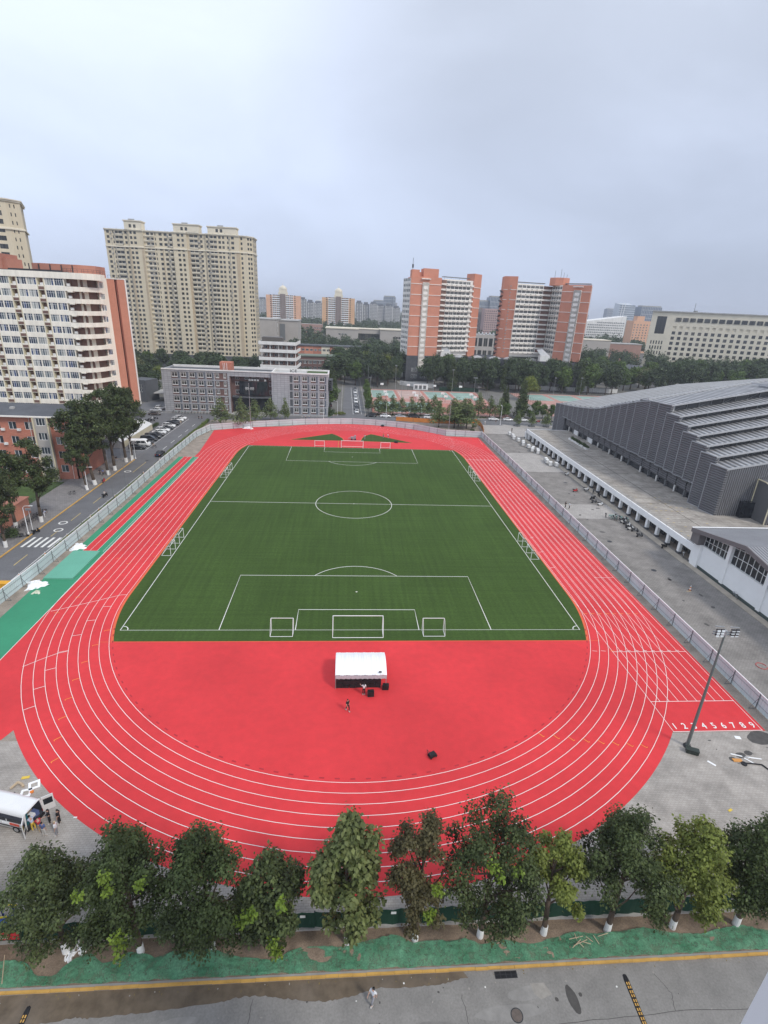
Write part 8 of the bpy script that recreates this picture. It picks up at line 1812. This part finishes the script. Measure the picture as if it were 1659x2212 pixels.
# ------------------------------------------------------------------ two wheelers
def bike_proto(kind):
    """front towards +X"""
    t = thing('bicycle' if kind == 'bike' else 'scooter', 'prototype', 'bicycle' if kind == 'bike' else 'scooter', (0, 0, 0)); r = .33 if kind == 'bike' else .24; wb = .52 if kind == 'bike' else .60
    for s in (-1, 1):
        w = MB()
        if kind == 'bike':
            for i in range(14): a0, a1 = 2*PI*i/14, 2*PI*(i+1)/14; w.tube((s*wb+r*math.cos(a0), 0, r+r*math.sin(a0)), (s*wb+r*math.cos(a1), 0, r+r*math.sin(a1)), .022, n=4)
            for i in range(5): a0 = PI*i/5; w.tube((s*wb+r*math.cos(a0), 0, r+r*math.sin(a0)), (s*wb-r*math.cos(a0), 0, r-r*math.sin(a0)), .006, n=3)
        else: w.tube((s*wb, -.055, r), (s*wb, .055, r), r, n=12)
        w.build('wheel', m_tyre, t, local=True)
    f = MB()
    if kind == 'bike': f.path([(-wb, 0, r), (-.15, 0, .30), (.38, 0, .80), (-.22, 0, .78), (-.15, 0, .30)], .022, 5); f.path([(-wb, 0, r), (-.22, 0, .78)], .018, 5); f.path([(wb, 0, r), (.36, 0, .98)], .022, 5)
    else:
        f.loft([[(x, -w, z0), (x, w, z0), (x, w, z1), (x, -w, z1)] for x, w, z0, z1 in ((-.75, .10, .50, .68), (-.55, .17, .35, .74), (-.05, .17, .30, .72), (.05, .15, .24, .34), (.35, .15, .24, .34))]); f.loft([[(x0, -w, z), (x0, w, z), (x1, w, z), (x1, -w, z)] for x0, x1, w, z in ((.32, .44, .16, .25), (.40, .52, .19, .6), (.36, .44, .14, .95))]); f.path([(wb, 0, r), (.40, 0, .95)], .035, 5); f.obox((wb, 0, r*2+.03), .36, .13, .06)
    f.build('frame', m_dark if kind == 'bike' else P_WHITE, t, local=True)
    h = MB(); h.path([(.34, -.28, 1.0), (.40, -.1, .98), (.40, .1, .98), (.34, .28, 1.0)], .018, 5); h.build('handlebar', m_dark, t, local=True)
    s_ = MB(); s_.loft([[(x, -w, z), (x, w, z), (x, w, z+.07), (x, -w, z+.07)] for x, w, z in ((-.72 if kind != 'bike' else -.36, .12, .76), (-.4 if kind != 'bike' else -.25, .14, .77), (-.02 if kind != 'bike' else -.08, .06, .75))]); s_.build('saddle', m_black, t, local=True)
    bk = MB(); bk.box(.46, -.14, .68, .70, .14, .9) if kind == 'bike' else bk.box(-.95, -.15, .74, -.68, .15, 1.0); bk.build('basket' if kind == 'bike' else 'top_box', m_dark, t, local=True); freeze(t); return t
BK = {'bike': bike_proto('bike'), 'scooter': bike_proto('scooter')}; BU = set()
def bike(kind, x, y, rz, label, group=None, z=.02, body=None):
    base = m_dark if kind == 'bike' else P_WHITE
    if kind not in BU: BU.add(kind); r = BK[kind]; r.location = (x, y, z); r.rotation_euler = (0, 0, math.radians(rz)); r['label'] = label; r['group'] = group or ''; (None if group else r.__delitem__('group')); return r
    return dup(BK[kind], (x, y, z), math.radians(rz), label, group, mats={base: body} if body else None)
rb_ = random.Random(9); G1 = 'two wheelers crowded on the plaza before the arcade'; M_TEAL = mat('share_bike_teal', (.30, .46, .42), .5, .1, 2)
for i in range(11): bike('bike', 60.2+.42*i+rb_.uniform(-.3, .3), -5.6-.25*i+rb_.uniform(-1.4, .6), rb_.uniform(60, 130), 'bicycle in the crowded cluster on the plaza before the arcade', G1, .015, (None, M_TEAL, M_TEAL)[i % 3])
for i in range(8): bike('scooter', 63.4+rb_.uniform(-.3, .5)-.12*i, -7.6-1.0*i, rb_.uniform(-20, 25), 'scooter in the row at the near side of the bicycle cluster on the plaza', 'scooters beside the bicycle cluster', .015, (P_WHITE, P_GREY)[i % 2])
for (x, y, rz, bd, l) in ((64.1, 27.2, 30, P_WHITE, 'white scooter alone by the arcade columns halfway along the plaza'), (60.3, 12.0, 20, P_RED, 'red scooter standing alone on the plaza'), (64.1, 13.5, 10, P_WHITE, 'white scooter just right of the red one on the plaza'), (65.0, 11.2, 60, P_GREY, 'dark scooter close to the arcade behind the red one'), (65.3, 8.6, 80, P_BLACK, 'black scooter at the arcade wall right of the red one'), (62.5, 6.2, 200, P_BLACK, 'black scooter, farther of three standing together on the plaza'), (61.8, 3.6, 15, P_GREY, 'grey scooter, middle of three standing together on the plaza'), (62.6, 1.8, 10, P_WHITE, 'white scooter, nearest of three standing together on the plaza'),
                       (62.6, -17.4, 10, P_GREY, 'dark scooter alone, nearest in front of the bicycle cluster'), (65.0, -22.9, 20, P_BLACK, 'black scooter beside an arcade column at the near end'), (82.4, 105.2, 180, P_RED, 'red scooter riding on the far road'), (-63.0, -19.4, 70, P_BLACK, 'black scooter at the left kerb by the crosswalk'), (-64.2, -21.4, 20, P_GREY, 'grey scooter by the lamp post on the left kerb'), (-63.4, 12.2, 95, P_RED, 'red scooter under the poplars on the left sidewalk')): bike('scooter', x, y, rz, l, None, .02 if x > 0 else .03, bd)
bike('bike', 66.3, -27.4, 60, 'white bicycle leaning at the last arcade opening', None, .13, P_WHITE); bike('bike', 65.9, -43.2, 85, 'small pale kick bike on the footpath before the white hall', None, .13, P_SILV)
for i in range(14): bike('bike', -66.9-.1*(i % 4), -9.0-1.05*i*.9, rb_.uniform(-15, 25), 'dark bicycle in the row parked on the left sidewalk before the orange annex', 'bicycles on the left sidewalk', .14)
bike('bike', -66.6, 2.6, 15, 'dark bicycle apart from the row, near the lawn fence', None, .14)
for i in range(9): bike('scooter', -78.5+rb_.uniform(-2.2, 2.5), 84+rb_.uniform(-4, 5), rb_.uniform(0, 360), 'scooter in the loose group beside the parked brown sedan', 'scooters beside the brown sedan', .02, (P_WHITE, P_GREY, P_BLACK)[i % 3])
for i in range(16): bike('bike', -73.5+1.25*i, 101.6+rb_.uniform(-.4, .4), 90+rb_.uniform(-12, 12), 'bicycle in the long row at the foot of the teaching building', 'bicycles at the foot of the teaching building', .02, (None, M_TEAL)[i % 2])
for (x, y, rz, kind, sh, l, bd) in ((-58.7, 1.8, 75, 'scooter', C_PALE, 'person in pale shirt riding a dark scooter along the left road', P_BLACK), (-62.6, 46.5, 20, 'bike', C_TAN, 'person in tan riding a bicycle past the parked minibus', None)):
    bike(kind, x, y, rz, ('dark scooter ridden along the left road' if kind == 'scooter' else 'bicycle ridden past the parked minibus'), None, .02, bd); person(l, (x-.25*math.cos(math.radians(rz)), y-.25*math.sin(math.radians(rz)), .02), rz-90, 'ride', sh, C_BLACK)
# ------------------------------------------------------------------ smaller things
def cone(label, x, y, h=.75, group=None, z=.02):
    t = thing('traffic_cone', label, 'cone', (x, y, z), 0, group); b = MB(); b.lathe([(.19, .04), (.15, .22*h)], 10, mi=0); b.lathe([(.148, .22*h+.002), (.11, .45*h)], 10, mi=1); b.lathe([(.108, .45*h+.002), (.07, .7*h)], 10, mi=0); b.lathe([(.068, .7*h+.002), (.03, h)], 10, mi=1); b.build('body', [C_ORANGE, m_white], t, local=True); b = MB(); b.box(-.24, -.24, 0, .24, .24, .045); b.build('base', m_black, t, local=True); return t
cone('red and white traffic cone standing alone on the plaza', 59.5, -40.4, .95); b = MB(); b.box(58.6, -41.0, .02, 59.4, -40.7, .08); b.box(58.7, -40.9, .08, 59.3, -40.8, .14); b.thing('wood_offcut', C_TAN, 'flat brown board beside the traffic cone on the plaza', 'board')
for i, y in enumerate((-37, -29, -21, -11, -7, -2.5, 1.6, 20, 33)): cone(f'small orange and white cone beside the left road hedge, {ORD[i]} from the near end', -56.4, y, .7, 'cones along the left road')
t = thing('dustbin', 'orange bin behind the white hoarding at the left edge', 'bin', (-56.6, -40.8, 0)); b = MB(); b.loft([[(-.8, -.4, 0), (.8, -.4, 0), (.8, .4, 0), (-.8, .4, 0)], [(-.9, -.5, 1.0), (.9, -.5, 1.0), (.9, .5, 1.0), (-.9, .5, 1.0)]]); b.build('body', mat('orange_plastic', (.72, .36, .03), .5, .1, 1), t, local=True); b = MB(); b.box(-.95, -.55, 1.0, .95, .55, 1.1); b.build('lid', mat('orange_plastic', (.72, .36, .03), .5, .1, 1), t, local=True)
def heap(label, x, y, rx, ry, h, seed, m=m_tarp, name='plastic_sheet_heap', cat='sheeting', n=26):
    R = random.Random(seed); b = MB(); rings = []
    for k in range(6):
        u = k/5; q = [1+.32*math.sin(3*2*PI*i/n+seed)+.18*math.sin(7*2*PI*i/n+2*seed) for i in range(n)]; rings.append([(x+math.cos(2*PI*i/n)*rx*q[i]*(1-u*.92)*(1+R.uniform(-.22, .22)), y+math.sin(2*PI*i/n)*ry*q[i]*(1-u*.92)*(1+R.uniform(-.22, .22)), .03+(h*(u**.6)*R.uniform(.35, 1.0) if k else 0)) for i in range(n)])
    b.loft(rings); return b.thing(name, m, label, cat)
heap('heap of white plastic sheeting between the hoarding and the pale green mat, nearer one', -52.2, -39.9, 1.5, 1.35, .9, 1); heap('white plastic sheeting by the near end of the jump runway', -52.2, -25.6, 1.15, 1.35, .8, 2); heap('small pale bundle on the green runoff by the larger heap', -50.9, -42.2, .55, .5, .5, 3, cloth('pale_bag', (.62, .64, .52)), 'bundle', 'bundle')
heap('white and orange cloth heap at the foot of the thin pole on the far left', -38.5, 77.2, 1.8, .8, .9, 4, m_tarp)
heap('white tarpaulin lying over the earth by the left near trees', -21.4, -93.3, .45, 1.0, .5, 5, m_tarp, 'white_tarpaulin'); heap('second fold of white tarpaulin beside the left near trees', -20.7, -92.9, .5, .55, .6, 6, m_tarp, 'white_tarpaulin')
# trolleys on the plaza
def trolley_proto():
    t = thing('cage_trolley', 'prototype', 'trolley', (0, 0, 0)); b = MB()
    for x in (-.9, .9):
        for y in (-.5, .5): b.tube((x, y, .1), (x, y, 1.25), .03, n=5)
    for z_ in (.25, .75, 1.25): b.path([(-.9, -.5, z_), (.9, -.5, z_), (.9, .5, z_), (-.9, .5, z_), (-.9, -.5, z_)], .022, 4)
    for i in range(7): x = -.9+.3*i; b.tube((x, -.5, .25), (x, -.5, 1.25), .012, n=3); b.tube((x, .5, .25), (x, .5, 1.25), .012, n=3)
    b.build('cage', m_steel, t, local=True); b = MB(); b.box(-.86, -.46, .26, .86, .46, 1.3); b.build('load', m_white_dirty, t, local=True)
    for x in (-.8, .8):
        for y in (-.45, .45): b = MB(); b.tube((x, y-.03, .08), (x, y+.03, .08), .08, n=8); b.build('wheel', m_black, t, local=True)
    freeze(t); return t
tp_ = trolley_proto(); tl = [(61.5, 78), (61.8, 74.6), (61.2, 71.2), (61.9, 68), (62.6, 64.6), (61.8, 62), (62.7, 58.6), (63.4, 56), (62.4, 54), (64.2, 53.4), (63.5, 51.2), (62.8, 41.6), (62.4, 39.4), (62.6, 37), (64.2, 36.2)]
for i, (x, y) in enumerate(tl):
    l = 'loaded steel cage trolley in the line before the far arcade end' if i < 11 else 'loaded steel cage trolley in the small group nearer along the plaza'; g_ = 'trolleys before the far end of the arcade' if i < 11 else 'small trolley group on the plaza'
    if i == 0: tp_.location = (x, y, .02); tp_.rotation_euler = (0, 0, 1.4); tp_['label'] = l; tp_['group'] = g_
    else: dup(tp_, (x, y, .02), 1.4+.15*math.sin(i*2.3), l, g_)
# barrel roofed shed
t = thing('barrel_shed', 'low shed with white barrel vaulted roof beside the parked cars', 'shed', (-77, 58, 0)); b = MB(); n = 14; w0, w1 = -83.5, -71.4
ring = lambda y: [(w0+(w1-w0)*i/n, y, 2.0+2.0*math.sin(PI*i/n)) for i in range(n+1)]
for i in range(n):
    for j in range(8):
        ya, yc = 45.0+3.35*j, 45.0+3.35*(j+1); A_, B_ = ring(ya), ring(yc); b.quad(A_[i], A_[i+1], (B_[i+1][0], B_[i+1][1], B_[i+1][2]), B_[i])
b.build('roof', mat('white_vault_sheet', (.68, .68, .66), .6, .12, .4), t, True); b = MB(); b.box(w1-.25, 45.3, 0, w1-.05, 71.6, 2.0); b.box(w0, 45.3, 0, w0+.2, 71.6, 2.0); b.build('side_wall', mat('cream_wall', (.58, .52, .38), .8, .1, .5), t)
b = MB(); b.poly([(p[0], 45.4, p[2]) for p in ring(0)]+[(w1, 45.4, 0), (w0, 45.4, 0)]); b.build('end_wall', m_concrete, t)
b = MB(); b.path([(p[0], 45.0, p[2]) for p in ring(0)], .08); b.build('rim', m_cream, t); b = MB(); b.box(-79.5, 45.2, 0, -75.5, 45.38, 2.6); b.build('door', m_grey_post, t)
V, idx = foliage([(-72.3, y, .5, .8, .8, .5) for y in np.arange(73, 80, .9)], 900, .26, 94, 0, .3); o = obj('hedge', np_mesh('hedge', V, [lf_mid])); tag(o, 'short clipped hedge at the far end of the barrel vaulted shed', 'hedge')
b = MB()
for i in range(12): y = -6+1.55*i; b.tube((-72.7, y, .13), (-72.7, y, 1.0), .03, n=4)
for z_ in (.4, 1.0): b.tube((-72.7, -6, z_), (-72.7, 12, z_), .025, n=4)
b.thing('lawn_fence', m_dark, 'low dark railing between the lawn and the left sidewalk', 'fence')
# exercise bars at the lower left
t = thing('exercise_station', 'yellow and blue outdoor exercise bars behind the dark green fence at left', 'exercise equipment', (-27.4, -90.4, .02)); by = mat('bar_yellow', (.75, .58, .03), .4, .05, 1); bb_ = mat('bar_blue', (.02, .05, .22), .4, .05, 1)
for (x, y) in ((-1.6, 0), (-.5, .25), (.6, 0), (-.4, -.9), (.7, -.8)): b = MB(); b.tube((x, y, 0), (x, y, 1.55), .07); b.build('post', bb_, t, local=True)
for p in ([(-1.6, 0, 1.5), (-.5, .25, 2.3), (-.5, .6, 2.5)], [(-.5, .25, 1.5), (.6, 0, 1.5), (1.0, -.1, 1.7)], [(-.4, -.9, 1.5), (.7, -.8, 1.5)], [(.6, 0, 1.5), (.9, .8, 2.1)], [(-1.9, -.4, 1.3), (-.4, -.9, 1.5)]): b = MB(); b.path(p, .075, 6); b.build('bar', by, t, local=True)
b = MB(); b.obox((-.3, .1, 1.75), .7, .1, .5, .3); b.obox((.2, -.4, .5), .9, .5, .08, .2); b.build('seat', mat('bar_seat_blue', (.03, .10, .36), .5, .05, 1), t, local=True)
b = MB(); b.path([(-32.8, -85.0, .05), (-32.2, -84.6, .9), (-31.4, -84.9, .05)], .08); b.path([(-32.2, -84.6, .9), (-33, -84, 1.3)], .07); b.thing('exercise_bar', bb_, 'blue exercise bar cut by the left edge below the white van', 'exercise equipment')
# litter
def flat(label, pts, z, h, m, name='cardboard_piece', cat='litter'): b = MB(); b.prism(pts, z, z+h); b.thing(name, m, label, cat)
def quadpts(x, y, a, b_, r): c, s = math.cos(r), math.sin(r); return [(x+c*u-s*v, y+s*u+c*v) for u, v in ((-a, -b_), (a, -b_), (a, b_), (-a, b_))]
def frame_piece(label, x, y, s, r): 
    b = MB()
    for (u, v, a, c) in ((0, -.8, 1, .22), (0, .8, 1, .22), (-.8, 0, .22, .58), (.8, 0, .22, .58)):
        cc, ss = math.cos(r), math.sin(r); b.obox((x+(cc*u-ss*v)*s, y+(ss*u+cc*v)*s, .05), 2*a*s, 2*c*s, .07, r)
    b.thing('packing_foam', m_tarp, label, 'packing foam')
frame_piece('square white foam frame at the track edge above the white van, farther one', -31.9, -78.4, .48, .5); frame_piece('square white foam frame at the track edge above the white van, nearer one', -32.2, -79.3, .45, .25)
flat('yellow cloth scrap on the paving above the white van', quadpts(-33.2, -77.5, .35, .15, .2), .02, .05, C_YELL, 'cloth_scrap'); b = MB(); b.path([(-33.9, -78.8, .08), (-33.5, -78.2, .25), (-33.0, -78.4, .2), (-32.8, -78.6, .08)], .12); b.thing('foam_strip', C_TAN, 'bent tan foam strip on the paving above the white van', 'packing foam')
flat('orange scrap of board beside the foam frames', quadpts(-31.7, -79.2, .15, .12, .4), .02, .12, C_ORANGE); flat('white scrap on the paving right of the standing people', quadpts(-26.4, -82.0, .16, .05, 0), .02, .03, m_white, 'paper_scrap')
flat('white sheet of paper below the lane numbers', quadpts(43.7, -74.1, .32, .22, -.2), .03, .02, m_white, 'paper_sheet'); flat('white pointed paper on the worn paving right of the mast', quadpts(38.1, -77.6, .42, .12, -.9), .03, .02, m_white, 'paper_sheet')
flat('orange board in the litter on the worn paving at right', quadpts(41.3, -77.3, .5, .22, -.1), .03, .06, mat('orange_board', (.6, .28, .08), .7, .1, 1)); 
for i, (x, y, a, r) in enumerate(((42.0, -76.7, .9, -.35), (43.2, -77.0, 1.0, -.2), (42.6, -77.4, .5, -.9))): flat(('left upper', 'right upper', 'short lower')[i]+' white strip in the litter on the worn paving at right', quadpts(x, y, a, .07, r), .03, .04, m_white, 'plastic_strip')
b = MB(); b.path([(41.6, -77.7, .1), (42.6, -77.8, .1), (43.6, -78.0, .12), (44.0, -78.9, .08)], .07); b.lathe([(.3, 0), (.3, .12)], 10, (41.7, -77.8, .03)); b.thing('black_hose', m_black, 'black hose with coiled end lying on the worn paving at right', 'hose')
b = MB(); b.path([(x, y, .06) for x, y in arc(56.6, -61.4, .7, 0, 330, 14)], .05); b.thing('red_hose', mat('red_hose_rubber', (.5, .09, .08), .6, .1, 1), 'coil of red hose on the plaza at the right edge', 'hose')
flat('yellow strip on the worn paving above the right near trees', quadpts(36.2, -83.2, .25, .1, .4), .03, .03, C_YELL, 'plastic_strip')
rs = random.Random(12)
for i in range(9): x, y = rs.uniform(15.8, 18.2), rs.uniform(-94.5, -93.6); a = rs.uniform(0, 3.14); b = MB(); l_ = rs.uniform(.35, .7); b.tube((x-l_*math.cos(a), y-l_*math.sin(a)*.5, .52), (x+l_*math.cos(a), y+l_*math.sin(a)*.5, .56), .028, n=5); b.thing('wood_stick', C_TAN, 'thin wooden stick in the scatter lying on the green netting', 'stick', 'sticks on the green netting')
b = MB(); b.path([(-26.0, -93.1, .45), (-25.2, -94.8, .4)], .03); b.thing('bamboo_pole', C_TAN, 'bamboo pole lying across the netting at the lower left', 'pole')
for i, (x, y) in enumerate(((-9.8, -94.3), (3.3, -94.6), (-4.1, -94.4))): heap(('pale plastic bag on the netting left of centre', 'crumpled clear bag on the netting by the kerb right of centre', 'small pale scrap on the netting near the pale leafed tree')[i], x, y, .28-.08*(i == 2), .2, .4, 20+i, mat('clear_bag', (.42, .5, .47), .3, .1, 4), 'plastic_bag', 'bag', 12)
# speed bumps, grate, manhole
def bump(label, x, y0, y1, group):
    t = thing('speed_bump', label, 'speed bump', (x, y0, .008), 0, group); b = MB(); L = y0-y1; n = int(L/.5); prof = [(-.19, 0), (-.13, .05), (.13, .05), (.19, 0)]
    b.loft([[(p[0]*f, y, p[1]*f) for p in prof] for y, f in ((.06, .1), (0, .75), (-.25, 1), (-L, 1))]); b.build('rubber_strip', m_black, t, local=True); b = MB()
    for i in range(n):
        for s in (-1, 1): b.box(s*.035, -.45-.5*i, .051, s*.12, -.62-.5*i, .056); b.box(s*.035, -.68-.5*i, .051, s*.12, -.84-.5*i, .056)
    b.build('reflectors', m_kerb_y, t, local=True)
bump('black and yellow speed bump across the near road at right', 18.75, -96.0, -103, 'speed bumps on the near road'); bump('black and yellow speed bump in the wet corner of the near road at left', -22.85, -96.0, -103, 'speed bumps on the near road')
t = thing('drain_grate', 'dark iron drain grate beside the yellow kerb', 'drain', (10.0, -95.62, .009)); b = MB(); b.box(-.8, -.22, 0, .8, .22, .006); b.build('pit', m_black, t, local=True); b = MB()
for x in (-.8, -.4, 0, .4, .8): b.box(x-.025, -.22, .006, x+.025, .22, .02)
for y in (-.22, 0, .2): b.box(-.8, y, .006, .8, y+.03, .018)
b.build('grate', m_dark, t, local=True)
t = thing('manhole_cover', 'round iron manhole cover in the near road', 'manhole', (10.1, -97.95, .009)); b = MB(); b.lathe([(.36, 0), (.36, .012)], 24); b.build('cover', mat('rusty_iron', (.14, .115, .10), .7, .2, 3), t, local=True); b = MB(); b.strip(arc(0, 0, .40, 0, 360, 24)[:-1], .06, .014, closed=True); b.build('ring', m_dark, t, local=True)
for i, (x, y) in enumerate(((-59.9, 32.6), (54.5, -20), (57, -33), (60.8, 20))): b = MB(); b.lathe([(.5, 0), (.5, .012)], 20, (x, y, .016)); b.thing('manhole_cover', m_dark, ('manhole cover in the left road near the driving black sedan', 'manhole cover on the plaza near the bicycle cluster', 'manhole cover on the plaza between cone and cluster', 'manhole cover on the plaza behind the red scooter')[i], 'manhole')
# pale pier of the building the picture is taken from
t = thing('pale_building_pier', 'smooth pale painted building pier cutting the lower right corner', 'building', (6.2, -114.2, 0)); b = MB(); b.box(4.52, -116, 0, 4.86, -113.0, 44); b.box(4.90, -116, 0, 8.5, -113.06, 44); b.box(4.86, -116, 0, 4.90, -113.10, 44); b.build('pier', mat('pale_wall_paint', (.74, .745, .76), .6, .03, .3), t); b = MB(); b.box(4.48, -116.2, 44, 8.7, -112.9, 44.3); b.build('coping', m_white, t)
# ------------------------------------------------------------------ haze
b = MB(); b.box(-6050, -420, -1.0, 6050, 6550, 95.0); hz = b.build('haze', []); hz['kind'] = 'stuff'; hz['label'] = 'pale blue grey summer haze filling the air'
hm = bpy.data.materials.new('haze_air'); hm.use_nodes = True; nt = hm.node_tree
for n_ in list(nt.nodes): nt.nodes.remove(n_)
ou = nt.nodes.new('ShaderNodeOutputMaterial'); pv = nt.nodes.new('ShaderNodeVolumePrincipled'); pv.inputs['Color'].default_value = (.86, .90, .98, 1); pv.inputs['Density'].default_value = .00021; pv.inputs['Anisotropy'].default_value = 0.0; nt.links.new(pv.outputs[0], ou.inputs['Volume']); hz.data.materials.append(hm)
